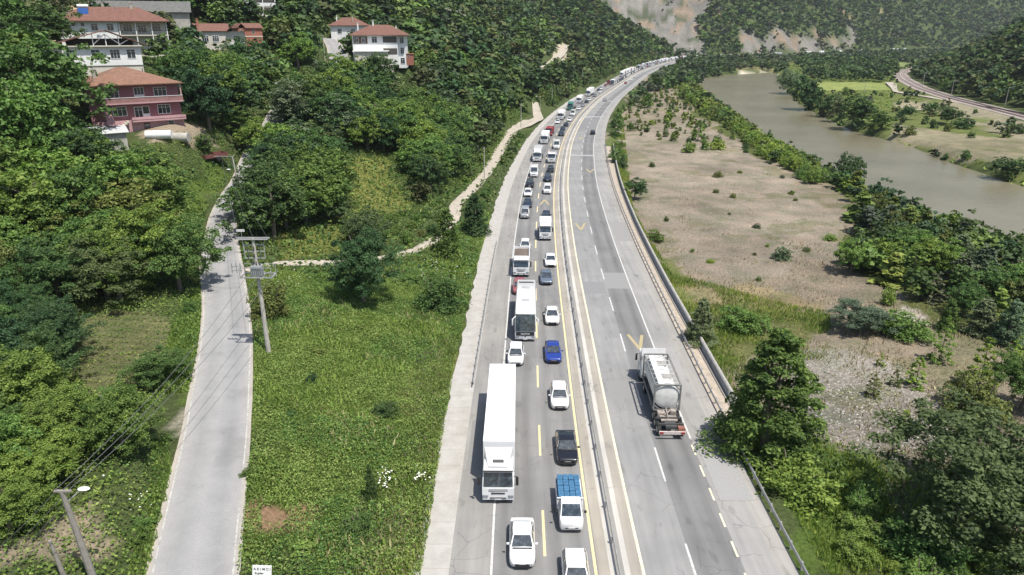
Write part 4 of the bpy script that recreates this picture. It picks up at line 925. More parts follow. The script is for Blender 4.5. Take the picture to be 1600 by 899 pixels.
# ---------------------------------------------------------------- ground cover
def cover(name, P, dens, size, mats, hfun, label, cat='ground cover', up=.6, keepf=None, asp=.6, tmax=400, blades=False, seed=1):
    r = np.random.default_rng(seed); P = np.asarray(P); x0, y0 = P.min(0); x1, y1 = P.max(0); n = int((x1-x0)*(y1-y0)*dens)
    X = r.uniform(x0, x1, n); Y = r.uniform(y0, y1, n); m = in_poly(X, Y, P)
    u = FPX*X/(Y*math.cos(PITCH)+CAM_H*math.sin(PITCH))
    X, Y = X[m], Y[m]; z = hq(X, Y); px, py = proj(X, Y, z); ok = (px > -60) & (px < 1660) & (py < 960) & (py > -20)
    for Q, w in ((SRL, 2.8), (VR, 2.4), (VR2, 3.3), (PATH1, 1.15), (PATH2, 4), (YARD, 2), (TRK, 1.2), (HT, 2)):
        for a in range(0, len(X), 20000):
            ok[a:a+20000] &= ((X[a:a+20000, None]-Q[None, ::2, 0])**2+(Y[a:a+20000, None]-Q[None, ::2, 1])**2).min(1) > w*w
    o, _s = road_dist(X, Y); ok &= (o < -13.5+.5*(r.random(len(X))**2)) | (o > R_EDGE+1.9)
    for k, p in HP.items(): ok &= np.hypot(X-p.x, Y-p.y) > (7 if k in ('pink', 'white', 'gable', 'flats', 'terrace', 'long') else 3.5)
    if keepf is not None: ok &= keepf(X, Y, r)
    X, Y, z = X[ok], Y[ok], z[ok]; n = len(X); hgt = hfun(X, Y)*r.random(n)**.6
    C = np.c_[X, Y, z+.04+hgt]
    if blades:
        a = r.uniform(0, 6.28, n); d = np.c_[np.cos(a), np.sin(a), np.zeros(n)]; sz = size*(.6+.8*r.random(n)); lean = r.normal(size=(n, 3))*.25; lean[:, 2] = 1; lean = unit(lean)
        w = (sz*.16)[:, None]*d; V = np.stack([C-w, C+w, C+w*.3+lean*sz[:, None], C-w*.3+lean*sz[:, None]], 1).reshape(-1, 3); F = np.arange(4*n).reshape(n, 4)
    else:
        Nv = unit(np.c_[np.zeros((n, 2)), np.full(n, up)]+r.normal(size=(n, 3))*.5); V, F = leaf_quads(C, Nv, size, r, asp)
    mi = (vnoise(X, Y, 6, 51)*len(mats)*.7+r.random(n)*len(mats)*.3).astype(int).clip(0, len(mats)-1)
    print(name, n); return tag(link(bpy.data.objects.new(name, npmesh(name, V, F, mats, mi))), label=label, kind='stuff', cat=cat)
V_A = leafmat('vine_leaves', (.11, .155, .034), (.17, .222, .05), (.26, .30, .085), patch=.5); V_B = leafmat('vine_leaves_dark', (.06, .105, .026), (.10, .16, .038), (.165, .23, .06), patch=.5)
V_Y = leafmat('yellowing_vine_leaves', (.14, .155, .04), (.215, .225, .06), (.30, .30, .10), patch=.5); V_G = leafmat('broad_weed_leaves', (.05, .095, .028), (.085, .145, .04), (.13, .20, .06), patch=.5)
V_C = leafmat('dry_stalks', (.16, .13, .06), (.25, .21, .11), (.36, .31, .18), patch=.5, transl=.15); V_D = leafmat('grass_blades', (.11, .155, .035), (.17, .21, .05), (.25, .275, .075), patch=.5)
V_E = leafmat('pinkish_dry_stalks', (.16, .13, .09), (.25, .205, .145), (.36, .305, .23), patch=.4, transl=.1)
FIELD = gpoly([(384, 424), (430, 418), (560, 420), (700, 360), (770, 330), (745, 420), (712, 560), (690, 700), (655, 925), (366, 925), (394, 700), (398, 560), (392, 470)])
cover('vine_ground_cover', FIELD, 110, .17, [V_B, V_A, V_Y, V_A, V_G, V_Y, V_B], lambda X, Y: .10+1.15*vnoise(X, Y, 1.7, 61)*vnoise(X, Y, 6, 62), 'creeping vines covering the field between the side road and the highway', seed=2,
      keepf=lambda X, Y, r: (vnoise(X, Y, 2.6, 63)*.6+vnoise(X, Y, 9, 83)*.5+r.random(len(X))*.3 > .36+.25*sstep(-9.5, -5, X)*sstep(75, 45, Y)) & ~in_poly(X, Y, gpoly([(408, 800), (440, 792), (452, 815), (440, 830), (412, 830)])))
cover('weedy_verge', gpoly([(560, 780), (640, 700), (650, 560), (715, 520), (700, 620), (655, 925), (520, 925)]), 55, .30, [V_C, V_D, V_C, V_E], lambda X, Y: .0*X, 'straw-coloured weeds along the concrete apron', blades=True, seed=3, keepf=lambda X, Y, r: vnoise(X, Y, 3, 64)+r.random(len(X))*.3+.25*sstep(-13, -7, X) > .6)
cover('tall_grass_tufts', FIELD, 9, .42, [V_D, V_A, V_C, V_D], lambda X, Y: .15+.3*vnoise(X, Y, 3, 84), 'taller grass tufts rising through the vines', blades=True, seed=33, keepf=lambda X, Y, r: vnoise(X, Y, 4.5, 85) > .55)
cover('left_undergrowth', gpoly([(-120, 150), (300, 215), (340, 205), (372, 255), (345, 330), (322, 400), (318, 470), (314, 560), (292, 620), (262, 720), (238, 930), (-200, 960)]), 24, .24, [V_B, V_A, L_MID, V_D], lambda X, Y: .1+.9*vnoise(X, Y, 3, 65), 'tangled undergrowth left of the side road', seed=4,
      keepf=lambda X, Y, r: ~in_poly(X, Y, gpoly([(112, 500), (258, 490), (280, 540), (225, 618), (140, 620), (108, 560)])))
cover('verge_grass', gpoly([(268, 505), (318, 440), (317, 560), (296, 615), (262, 650), (268, 740), (236, 930), (190, 930), (235, 760), (240, 640)]), 60, .30, [V_D, V_A, V_D], lambda X, Y: .0*X+.05, 'bright grass on the left verge of the side road', seed=5, blades=True)
cover('garden_plants', gpoly([(112, 500), (262, 488), (285, 540), (225, 618), (140, 624), (108, 560)]), 26, .20, [V_D, V_B, V_A], lambda X, Y: .25+.0*X, 'sparse rows of garden plants in the terraced plot', seed=6, keepf=lambda X, Y, r: (np.modf(np.abs(Y-.1*X)/1.5)[0] < .42) | (r.random(len(X)) < .12))
cover('hill_undergrowth', CW, 7, .38, [V_B, V_A, L_MID], lambda X, Y: .1+.9*vnoise(X, Y, 3, 66), 'undergrowth beneath the central wood', seed=7)
cover('hill_undergrowth', off_poly(.5, 120, 90, 300), 1.5, .75, [V_B, L_MID, V_A], lambda X, Y: .1+1.0*vnoise(X, Y, 3, 67), 'undergrowth on the village hillside', seed=8, keepf=lambda X, Y, r: ~in_poly(X, Y, OPEN[2]) & ~in_poly(X, Y, OPEN[6]))
cover('dry_grass', gpoly([(950, 230), (1000, 140), (1100, 150), (1200, 240), (1320, 300), (1340, 400), (1480, 480), (1640, 580), (1700, 800), (1560, 900), (1400, 720), (1270, 640), (1140, 600), (1090, 540), (1020, 440), (970, 330)]), 6, .34, [V_E, V_E, V_C, V_E], lambda X, Y: .0*X, 'faded dry grass on the waste ground', blades=True, seed=9, keepf=lambda X, Y, r: (vnoise(X, Y, 5, 68)*.7+vnoise(X, Y, 1.7, 78)*.5+r.random(len(X))*.3 > .66+sstep(70, 150, Y)*.5))
cover('green_weeds', gpoly([(945, 240), (975, 200), (990, 330), (1050, 430), (1200, 470), (1300, 490), (1290, 560), (1180, 580), (1140, 600), (1250, 680), (1400, 730), (1480, 760), (1640, 800), (1640, 960), (1240, 930), (1180, 780), (1108, 640), (1015, 450), (975, 350)]), 34, .32, [V_D, V_A, V_B, V_D], lambda X, Y: .05+.2*vnoise(X, Y, 3, 69), 'green weeds and grass behind the concrete wall', blades=True, seed=10, keepf=lambda X, Y, r: (vnoise(X, Y, 4, 70)+r.random(len(X))*.35 > .5) | ((Y < 66) & (r.random(len(X)) < .9)))
cover('pebble_weeds', gpoly([(1230, 560), (1400, 560), (1480, 600), (1600, 690), (1620, 760), (1420, 730), (1290, 700)]), 3.5, .30, [V_D, V_C, L_GREY], lambda X, Y: .0*X+.1, 'small weeds among the pebbles', seed=11, keepf=lambda X, Y, r: vnoise(X, Y, 2.5, 71) > .55)
cover('river_bank_grass', gpoly([(1190, 110), (1240, 180), (1400, 230), (1600, 300), (1700, 330), (1700, 230), (1600, 195), (1400, 160), (1395, 100), (1250, 95)]), .35, 1.0, [V_B, V_D, V_A], lambda X, Y: .2+.3*vnoise(X, Y, 9, 72), 'meadow grass across the river', seed=12, keepf=lambda X, Y, r: ~in_poly(X, Y, gpoly([(1395, 150), (1640, 190), (1640, 250), (1560, 262), (1395, 212)])) & ~in_poly(X, Y, RIV) & ~in_poly(X, Y, gpoly([(1262, 127), (1395, 126), (1395, 142), (1268, 143)])) & (vnoise(X, Y, 9, 73) > .3))
# white flower heads
m, nt, b = nodemat('white_petals'); setp(b, (.78, .78, .70), .8); MPET = m
FC = []
r = np.random.default_rng(5)
for px, py, w, h, n in ((690, 440, 60, 34, 45), (603, 757, 22, 20, 34), (658, 752, 20, 16, 18), (440, 440, 60, 20, 24), (215, 790, 50, 30, 12)):
    for i in range(n):
        p = tr(px+r.normal()*w*.4, py+r.normal()*h*.4)
        FC.append((p.x, p.y, p.z+(1.9 if py < 450 and px > 600 else .75)*r.uniform(.8, 1.1)))
FC = np.array(FC); V, F = leaf_quads(FC, unit(np.array((0, -.2, 1))+r.normal(size=(len(FC), 3))*.15), .13, r, 1.0)
tag(link(bpy.data.objects.new('white_flowers', npmesh('white_flowers', V, F, [MPET]))), label='scattered white flower heads among the vines', kind='stuff', cat='flowers')
# pebbles
P = gpoly([(1230, 560), (1400, 565), (1480, 620), (1560, 720), (1420, 725), (1290, 695)]); n = 5000; x0, y0 = P.min(0); x1, y1 = P.max(0); X = r.uniform(x0, x1, n); Y = r.uniform(y0, y1, n); k = in_poly(X, Y, P); X, Y = X[k], Y[k]
P2 = gpoly([(960, 220), (1080, 180), (1300, 330), (1330, 400), (1150, 440), (1000, 330)]); x0, y0 = P2.min(0); x1, y1 = P2.max(0); X2 = r.uniform(x0, x1, 3000); Y2 = r.uniform(y0, y1, 3000); k = in_poly(X2, Y2, P2); X = np.r_[X, X2[k]]; Y = np.r_[Y, Y2[k]]
s = .03+.11*r.random(len(X))**3; oc = np.array([(1, 0, 0), (0, 1, 0), (-1, 0, 0), (0, -1, 0), (0, 0, .7)]); V = (oc[None]*s[:, None, None]*r.uniform(.6, 1.3, (len(X), 5, 1))+np.c_[X, Y, hq(X, Y)][:, None]).reshape(-1, 3)
i = np.arange(len(X))*5; F = np.concatenate([np.stack([i+a, i+(a+1) % 4, i+4], -1) for a in range(4)])
tag(link(bpy.data.objects.new('pebbles', npmesh('pebbles', V, F, [worn('pebble_stone', (.36, .335, .30), .9, .3, .6)]))), label='loose pale pebbles on the waste ground', kind='stuff', cat='pebbles')
# ---------------------------------------------------------------- vehicles
P_WHITE = paint('paint_white', (.80, .80, .79), .3); P_BLACK = paint('paint_black', (.012, .013, .018), .22); P_NAVY = paint('paint_navy', (.018, .028, .055), .25)
P_BLUE = paint('paint_blue', (.02, .05, .28), .25, .1); P_SILVER = paint('paint_silver', (.46, .47, .47), .3, .4); P_STEEL = paint('paint_steel_blue', (.16, .20, .25), .3, .3)
P_RED = paint('paint_red', (.42, .03, .035), .35); P_GREEN = paint('paint_green', (.04, .22, .16), .35); P_GREY = paint('paint_grey', (.20, .21, .215), .35); P_PALE = paint('paint_pale_red', (.30, .085, .085), .4)
m, nt, b = nodemat('window_glass'); v = coords(nt)
c = ramp(nt, noise(nt, v, 3.2, 4, .6), [(0.35, (.012, .017, .022)), (0.55, (.035, .05, .062)), (0.72, (.10, .13, .15))]); nt.links.new(c, b.inputs['Base Color']); setp(b, rough=.06, spec=.8, coat=.5); GLASS = m  # paler blotches in the colour stand in for reflections and glimpsed interiors
RUBBER = worn('tyre_rubber', (.022, .022, .022), .85, .3, 6); METAL = worn('alloy', (.42, .42, .43), .4, .3, 8, metal=.7); BLKP = worn('black_plastic', (.025, .025, .027), .55, .3, 6)
LAMP = worn('lamp_glass', (.28, .30, .32), .12, .2, 9); TAIL = worn('tail_lamp', (.35, .02, .02), .2, .2, 9); PLATE = worn('plate_white', (.75, .75, .73), .5, .1, 9)
TARP = worn('grey_tarpaulin', (.40, .41, .41), .75, .2, 1.0, bumps=.3); TRAILW = worn('trailer_white', (.80, .80, .79), .55, .06, .6); LOAD = worn('gravel_load', (.16, .125, .10), .95, .5, 3, bumps=.8)
BLUEC = worn('blue_crate', (.06, .17, .30), .5, .35, 5); RUST = worn('rusty_frame', (.30, .16, .10), .8, .5, 2.5, bumps=.3); DGREY = worn('dark_frame', (.07, .07, .07), .7, .4, 3)
TANK = worn('tank_white', (.66, .66, .63), .45, .25, 1.6, bumps=.1); ORANGE = worn('orange_board', (.30, .13, .09), .6, .4, 3)

def wheel(par, x, y, r, w=.22, both=None):
    s = 1 if x > 0 else -1
    mb = MB(); mb.cyl((x-s*w/2, y, r), (x+s*w/2, y, r), r, n=14); t = mb.build('wheel', RUBBER, par, True)
    mb = MB(); mb.cyl((x+s*w/2-.02*s, y, r), (x+s*(w/2+.012), y, r), r*.6, r*.5, n=10); mb.build('rim', METAL, t, True)
def ring(y, w, zb, zt, rd=.1, crown=.02):
    return [(-w*.9, y, zb), (-w, y, zb+.13), (-w, y, zt-rd), (-w*.93, y, zt), (-w*.5, y, zt+crown), (w*.5, y, zt+crown), (w*.93, y, zt), (w, y, zt-rd), (w, y, zb+.13), (w*.9, y, zb)]
def quad_in(p, f=.1, g=None, off=.012, th=.02):
    """inset copy of a quad, pushed out a little"""
    g = f if g is None else g; p = [Vector(q) for q in p]; c = sum(p, Vector())/4
    n = (p[1]-p[0]).cross(p[3]-p[0]).normalized()
    def L(a, b_, t): return a.lerp(b_, t)
    a0 = L(p[0], p[1], f); a1 = L(p[0], p[1], 1-f); b0 = L(p[3], p[2], f); b1 = L(p[3], p[2], 1-f)
    q = [L(a0, b0, g), L(a1, b1, g), L(a1, b1, 1-g), L(a0, b0, 1-g)]; return q, n, off
def glass(par, name, p, centre, f=.07, g=.1, mat=None, off=.014):
    q, n, off = quad_in(p, f, g, off)
    if n.dot((sum((Vector(x) for x in p), Vector())/4)-centre) < 0: n = -n
    q = [x+n*off for x in q]; mb = MB(); mb.slab(q, n, .03); return mb.build(name, mat or GLASS, par)
def car(style, pmat):
    S = {'sedan': dict(L=4.5, W=1.80, H=1.45, ws=1.22, rf=1.95, rr=3.35, re=3.95, hood=.80, belt=.92, deck=.98),
         'hatch': dict(L=4.1, W=1.78, H=1.50, ws=1.05, rf=1.75, rr=3.55, re=3.98, hood=.84, belt=.95, deck=.98),
         'suv': dict(L=4.5, W=1.88, H=1.68, ws=1.15, rf=1.80, rr=3.95, re=4.35, hood=.98, belt=1.06, deck=1.1),
         'minivan': dict(L=4.35, W=1.80, H=1.84, ws=.85, rf=1.50, rr=4.10, re=4.28, hood=1.02, belt=1.12, deck=1.12),
         'van': dict(L=5.6, W=2.0, H=2.45, ws=.75, rf=1.45, rr=5.45, re=5.56, hood=1.18, belt=1.32, deck=1.32)}[style]
    L, W, H = S['L'], S['W'], S['H']; w = W/2; y0 = -L/2; root = empty({'sedan': 'sedan_car', 'hatch': 'hatchback_car', 'suv': 'sports_utility_car', 'minivan': 'minivan', 'van': 'delivery_van'}[style])
    zb = .2 if style != 'suv' else .28; hd, bl, dk = S['hood'], S['belt'], S['deck']
    st = [(y0, .58*w, zb+.2, hd-.3), (y0+.05, .74*w, zb+.08, hd-.2), (y0+.15, .87*w, zb+.02, hd-.12), (y0+.36, .965*w, zb, hd-.06), (y0+.7, w, zb, hd-.01), (y0+S['ws']*.98, w, zb, bl-.03), (y0+S['rf'], w, zb, bl),
          (y0+S['rr'], w, zb, bl+.02), (y0+min(S['re'], L-.25), w*.99, zb, dk), (y0+L-.22, .95*w, zb+.02, dk-.03), (y0+L-.06, .84*w, zb+.1, dk-.12), (y0+L, .68*w, zb+.2, dk-.3)]
    mb = MB(); mb.loft([ring(*s) for s in st])
    # cabin
    yw, yf, yr, ye = y0+S['ws'], y0+S['rf'], y0+S['rr'], y0+S['re']; wb, wt = w*.93, w*(.74 if H < 1.6 else (.80 if H < 2 else .88)); zr = H
    def cr(y, ww, z): return [(-ww, y, z), (ww, y, z)]
    A = [(-wb, yw, bl-.04), (wb, yw, bl-.04), (wt*.95, yf, zr-.05), (-wt*.95, yf, zr-.05)]
    B = [(-wb, ye, dk-.02), (wb, ye, dk-.02), (wt*.93, yr, zr-.06), (-wt*.93, yr, zr-.06)]
    ym = (yf+yr)/2
    bm = mb.bm; vs_ = {k: bm.verts.new(p) for k, p in dict(a0=A[0], a1=A[1], a2=A[2], a3=A[3], b0=B[0], b1=B[1], b2=B[2], b3=B[3], m2=(wt, ym, zr-.02), m3=(-wt, ym, zr-.02), c=(0, yf+.05, zr), d=(0, yr-.05, zr-.01), e=(0, ym, zr+.03), a4=(0, yw-.06, bl-.02), b4=(0, ye+.04, dk)).items()}
    g = vs_
    for f in (('a0', 'a4', 'c', 'a3'), ('a4', 'a1', 'a2', 'c'), ('b1', 'b4', 'd', 'b2'), ('b4', 'b0', 'b3', 'd'), ('a3', 'c', 'e', 'm3'), ('c', 'a2', 'm2', 'e'), ('m3', 'e', 'd', 'b3'), ('e', 'm2', 'b2', 'd'), ('a1', 'b1', 'b2', 'm2', 'a2'), ('b0', 'a0', 'a3', 'm3', 'b3')):
        bm.faces.new([g[k] for k in f])
    mb.build('body', pmat, root, True)
    ctr = Vector((0, ym, bl*.8))
    glass(root, 'windscreen', [(-wb, yw-.02, bl-.02), (wb, yw-.02, bl-.02), (wt*.95, yf, zr-.03), (-wt*.95, yf, zr-.03)], ctr, .06, .07, off=.03)
    if style != 'van': glass(root, 'rear_window', [(-wb, ye, dk), (wb, ye, dk), (wt*.93, yr, zr-.05), (-wt*.93, yr, zr-.05)], ctr, .1, .12, off=.035)
    for s in (-1, 1):
        zm = bl+.0; ex = ym if style != 'van' else y0+2.2
        glass(root, 'side_window', [(s*wb, yw+.12, bl), (s*wb, ym-.03, bl+.0), (s*wt, ym-.03, zr-.03), (s*wt*.97, yf+.06, zr-.05)], ctr, .04, .1)
        if style != 'van': glass(root, 'side_window', [(s*wb, ym+.03, bl), (s*wb, ye-.15, bl+.02), (s*wt*.95, yr-.02, zr-.05), (s*wt, ym+.03, zr-.03)], ctr, .04, .1)
        mb = MB(); mb.box((s*(w+.10), yw+.28, bl+.06), (.2, .12, .14), bevel=.03); mb.build('wing_mirror', pmat if style != 'van' else BLKP, root, True)
        mb = MB(); mb.slab([(s*.52*w, y0+.015, hd-.30), (s*.93*w, y0+.22, hd-.24), (s*.96*w, y0+.48, hd-.06), (s*.60*w, y0+.15, hd-.10)], (s*.3, -1, .7), .06); mb.build('headlight', LAMP, root)
        mb = MB(); mb.box((s*.76*w, y0+L-.06, dk-.27), (.26, .10, .14)); mb.build('tail_light', TAIL, root)
    mb = MB(); mb.box((0, y0+.03, hd-.33), (.95*w, .12, .10)); mb.box((0, y0+.0, zb+.14), (1.1*w, .10, .13)); mb.build('grille', BLKP, root)
    mb = MB(); mb.box((0, yw-.09, bl-.015), (1.5*w, .12, .03)); mb.build('wiper_cowl', BLKP, root)
    mb = MB(); mb.box((0, y0-.015, zb+.27), (.5, .02, .11)); mb.build('number_plate', PLATE, root)
    rw = .31 if style in ('sedan', 'hatch', 'minivan') else .36
    for yy in (y0+.85, y0+L-.85):
        for s in (-1, 1): wheel(root, s*(w-.10), yy, rw)
    mb = MB(); mb.box((0, 0, zb-.02), (W*.8, L*.8, .1)); mb.build('underbody', BLKP, root)
    root['L'] = L; return root
def truck_cab(root, pmat, y0, W=2.5, H=3.05, D=2.25, deflector=True, dark_grille=True):
    """a flat-fronted lorry cab, front at y0, facing -Y"""
    w = W/2; mb = MB()
    secs = [(y0+.02, w*.93, .55, 1.0), (y0, w*.97, .5, 1.0)]
    mb.loft([[(-w*.95, y0+.03, .42), (w*.95, y0+.03, .42), (w*.97, y0, .95), (w*.97, y0+.04, 1.45), (-w*.97, y0+.04, 1.45), (-w*.97, y0, .95)],
             [(-w, y0+.45, .42), (w, y0+.45, .42), (w, y0+.45, .95), (w, y0+.45, 1.46), (-w, y0+.45, 1.46), (-w, y0+.45, .95)]])
    rows = []
    for y, ww, z0, z1 in ((y0+.05, w*.97, 1.42, 1.5), (y0+.34, w*.93, 1.42, H-.25), (y0+.75, w*.92, .9, H), (y0+D, w*.92, .9, H+.02)):
        rows.append([(-ww, y, z0), (ww, y, z0), (ww, y, z1-.1), (ww*.93, y, z1), (-ww*.93, y, z1), (-ww, y, z1-.1)])
    mb.loft(rows); mb.box((0, y0+D*.5+.1, 1.0), (W*.97, D-.3, .9)); mb.build('cab', pmat, root, True)
    ctr = Vector((0, y0+1.2, 1.6))
    glass(root, 'windscreen', [(-w*.96, y0+.06, 1.50), (w*.96, y0+.06, 1.50), (w*.92, y0+.34, H-.3), (-w*.92, y0+.34, H-.3)], ctr, .03, .05, off=.02)
    for s in (-1, 1):
        glass(root, 'side_window', [(s*w*.93, y0+.5, 1.55), (s*w*.93, y0+1.3, 1.5), (s*w*.92, y0+1.3, H-.45), (s*w*.92, y0+.62, H-.45)], ctr, .03, .03, off=.02)
        mb = MB(); mb.box((s*(w+.2), y0+.22, 2.0), (.22, .12, .75), bevel=.04); mb.cyl((s*w*.9, y0+.3, 2.4), (s*(w+.2), y0+.22, 2.4), .03, n=6); mb.build('wing_mirror', BLKP, root, True)
        mb = MB(); mb.box((s*w*.78, y0+.01, .78), (.42, .10, .20), bevel=.03); mb.build('headlight', LAMP, root)
    mb = MB()
    for z in (1.32, 1.18): mb.box((0, y0+.035, z), (W*.58, .04, .05))
    mb.box((0, y0+.0, 1.03), (W*.42, .05, .09)); mb.box((0, y0+.015, .60), (W*.5, .06, .07)); mb.build('grille', BLKP, root)
    mb = MB(); mb.box((0, y0+.22, H-.17), (W*.9, .34, .07), rx=R(-25)); mb.build('sun_visor', pmat if not dark_grille else BLKP, root)
    mb = MB(); mb.box((0, y0-.015, .5), (.5, .02, .11)); mb.build('number_plate', PLATE, root)
    if deflector:
        mb = MB(); mb.loft([[(-w*.6, y0+.55, H), (w*.6, y0+.55, H), (w*.6, y0+.55, H+.04), (-w*.6, y0+.55, H+.04)], [(-w*.92, y0+D-.1, H), (w*.92, y0+D-.1, H), (w*.86, y0+D-.15, H+.72), (-w*.86, y0+D-.15, H+.72)]])
        mb.build('roof_deflector', pmat, root)
        mb = MB(); mb.box((0, y0+.95, H+.25), (.85, .26, .03), rx=R(25)); mb.build('roof_hatch', DGREY, root)
def axle_wheels(root, ys, W=2.5, r=.5):
    for y in ys:
        for s in (-1, 1): wheel(root, s*(W/2-.2), y, r, .34)
def rigid_lorry(pmat, body='box', bmat=None, L=8.5, W=2.45, Hb=3.4):
    root = empty('box_lorry' if body == 'box' else 'tipper_lorry'); y0 = -L/2
    truck_cab(root, pmat, y0, W, 2.75, 1.95, deflector=(body == 'box' and L > 7)); yb = y0+2.15; yl = L/2
    mb = MB(); mb.box((0, (yb+yl)/2-.1, .85), (W*.7, yl-yb+.2, .3)); mb.build('chassis', DGREY, root)
    if body == 'box':
        mb = MB(); mb.box((0, (yb+yl)/2, 1.0+(Hb-1.0)/2), (W, yl-yb, Hb-1.0), bevel=.05); mb.build('cargo_box', bmat, root)
        mb = MB(); mb.box((0, yl+.01, 1.0+(Hb-1.0)/2), (.04, .03, Hb-1.2)); mb.build('door_seam', DGREY, root)
    else:
        mb = MB(); cy_ = (yb+yl)/2; ll = yl-yb
        for s in (-1, 1): mb.box((s*(W/2-.05), cy_, 1.7), (.1, ll, 1.3))
        mb.box((0, yb+.05, 1.85), (W-.2, .1, 1.6)); mb.box((0, yl-.05, 1.7), (W-.2, .1, 1.3)); mb.box((0, cy_, 1.1), (W-.2, ll-.2, .12))
        for s in (-1, 1):
            for k in range(5): mb.box((s*(W/2+.03), yb+.4+k*(ll-.8)/4, 1.7), (.08, .1, 1.28))
        mb.box((0, yb-.25, 2.55), (W*.92, .5, .08)); mb.build('tipping_body', bmat or P_WHITE, root)
        bm = bmesh.new(); n = 9
        vs2 = [[bm.verts.new((-W/2+.12+(W-.24)*i/(n-1), yb+.1+(ll-.2)*j/(n-1), 1.95+.42*math.sin(math.pi*i/(n-1))*math.sin(math.pi*j/(n-1))+random.uniform(-.05, .05))) for i in range(n)] for j in range(n)]
        for j in range(n-1):
            for i in range(n-1): bm.faces.new([vs2[j][i], vs2[j][i+1], vs2[j+1][i+1], vs2[j+1][i]])
        mb = MB(); mb.bm.free(); mb.bm = bm; mb.build('gravel_load', LOAD, root, True)
    axle_wheels(root, (y0+1.1, L/2-1.9, L/2-.75) if L > 7 else (y0+1.0, L/2-1.3), W, .46); root['L'] = L; return root
def semi(pmat, tmat, L=16.5, W=2.52, Hb=3.95, trail='box'):
    root = empty('articulated_lorry'); y0 = -L/2; truck_cab(root, pmat, y0, W, 3.05, 2.3)
    yb = y0+2.75; yl = L/2
    mb = MB(); mb.box((0, y0+3.6, .85), (.9, 4.6, .3)); mb.build('tractor_chassis', DGREY, root)
    mb = MB(); mb.box((0, (yb+yl)/2, 1.15+(Hb-1.15)/2), (W, yl-yb, Hb-1.15), bevel=.04); tb = mb.build('trailer_box', tmat, root)
    mb = MB()
    for k in range(11): mb.box((0, yb+.6+k*(yl-yb-1.2)/10, Hb+.004), (W*.97, .05, .02))
    mb.build('roof_rib', tmat, tb)
    mb = MB()
    for s in (-1, 1): mb.box((s*(W/2-.03), (yb+yl)/2, .95), (.05, (yl-yb)*.55, .5))
    mb.build('side_guard', DGREY, root)
    mb = MB(); mb.box((0, (yb+yl)/2+1, .98), (1.0, (yl-yb)*.8, .3)); mb.build('trailer_chassis', DGREY, root)
    axle_wheels(root, (y0+1.35, y0+4.6, yl-1.6, yl-2.9, yl-4.2), W); root['L'] = L; return root
def coach(pmat=None):
    L, W, H = 12.2, 2.5, 3.6; root = empty('coach'); y0 = -L/2; w = W/2; pm = pmat or P_WHITE; rows = []
    for y, ww, z0, z1 in ((y0, w*.9, .55, 1.3), (y0+.06, w*.96, .35, 1.35), (y0+.5, w*.985, .35, H-.22), (y0+.85, w, .35, H), (L/2-.3, w, .35, H), (L/2, w*.94, .5, H-.2)):
        rows.append([(-ww*.96, y, z0), (ww*.96, y, z0), (ww, y, z0+.12), (ww, y, max(z0+.2, z1-.3)), (ww*.9, y, z1), (-ww*.9, y, z1), (-ww, y, max(z0+.2, z1-.3)), (-ww, y, z0+.12)])
    mb = MB(); mb.loft(rows); mb.build('body', pm, root, True); ctr = Vector((0, 0, 1.8))
    ws_ = glass(root, 'windscreen', [(-w*.94, y0+.05, 1.32), (w*.94, y0+.05, 1.32), (w*.95, y0+.52, H-.2), (-w*.95, y0+.52, H-.2)], ctr, .02, .02, off=.05)
    mb = MB(); mb.box((0, y0+.0, 1.08), (W*.86, .1, .48), bevel=.03); bd = mb.build('black_band', BLKP, root)
    cu = bpy.data.curves.new('t', 'FONT'); cu.body = 'seyahat'; cu.size = .36; cu.align_x = 'CENTER'; cu.extrude = .004
    to = bpy.data.objects.new('t', cu); COL.objects.link(to); bpy.context.view_layer.update(); me = bpy.data.meshes.new_from_object(to.evaluated_get(bpy.context.evaluated_depsgraph_get())); bpy.data.objects.remove(to)
    me.materials.clear(); me.materials.append(PLATE); lt = link(bpy.data.objects.new('lettering', me)); lt.parent = bd; lt.location = (0, y0-.065, 1.0); lt.rotation_euler = (math.pi/2, 0, 0)
    for s in (-1, 1):
        glass(root, 'side_window', [(s*w, y0+1.0, 1.55), (s*w, L/2-.6, 1.55), (s*w, L/2-.6, H-.65), (s*w, y0+1.0, H-.65)], ctr, .01, .01, off=.01)
        mb = MB(); mb.cyl((s*w*.9, y0+.35, H-.45), (s*(w+.22), y0-.15, H-.6), .06, n=6); mb.box((s*(w+.24), y0-.15, H-1.0), (.16, .14, .8), bevel=.05); mb.build('wing_mirror', pm, root, True)
        mb = MB(); mb.box((s*w*.75, y0+.03, .68), (.4, .12, .18), bevel=.03); mb.build('headlight', LAMP, root)
    mb = MB(); mb.cyl((0, y0-.01, .72), (0, y0+.05, .72), .09, n=10); mb.build('badge', DGREY, root)
    for yy in (y0+4.4, y0+8.9): mb = MB(); mb.box((0, yy, H+.03), (.95, .75, .12), bevel=.03); mb.build('roof_hatch', TARP, root)
    mb = MB(); mb.box((0, L/2-1.4, H+.05), (1.9, .35, .05)); mb.build('roof_vent', DGREY, root)
    mb = MB(); mb.box((0, y0-.02, .40), (.5, .02, .11)); mb.build('number_plate', PLATE, root)
    axle_wheels(root, (y0+2.6, L/2-3.2), W, .48); root['L'] = L; return root
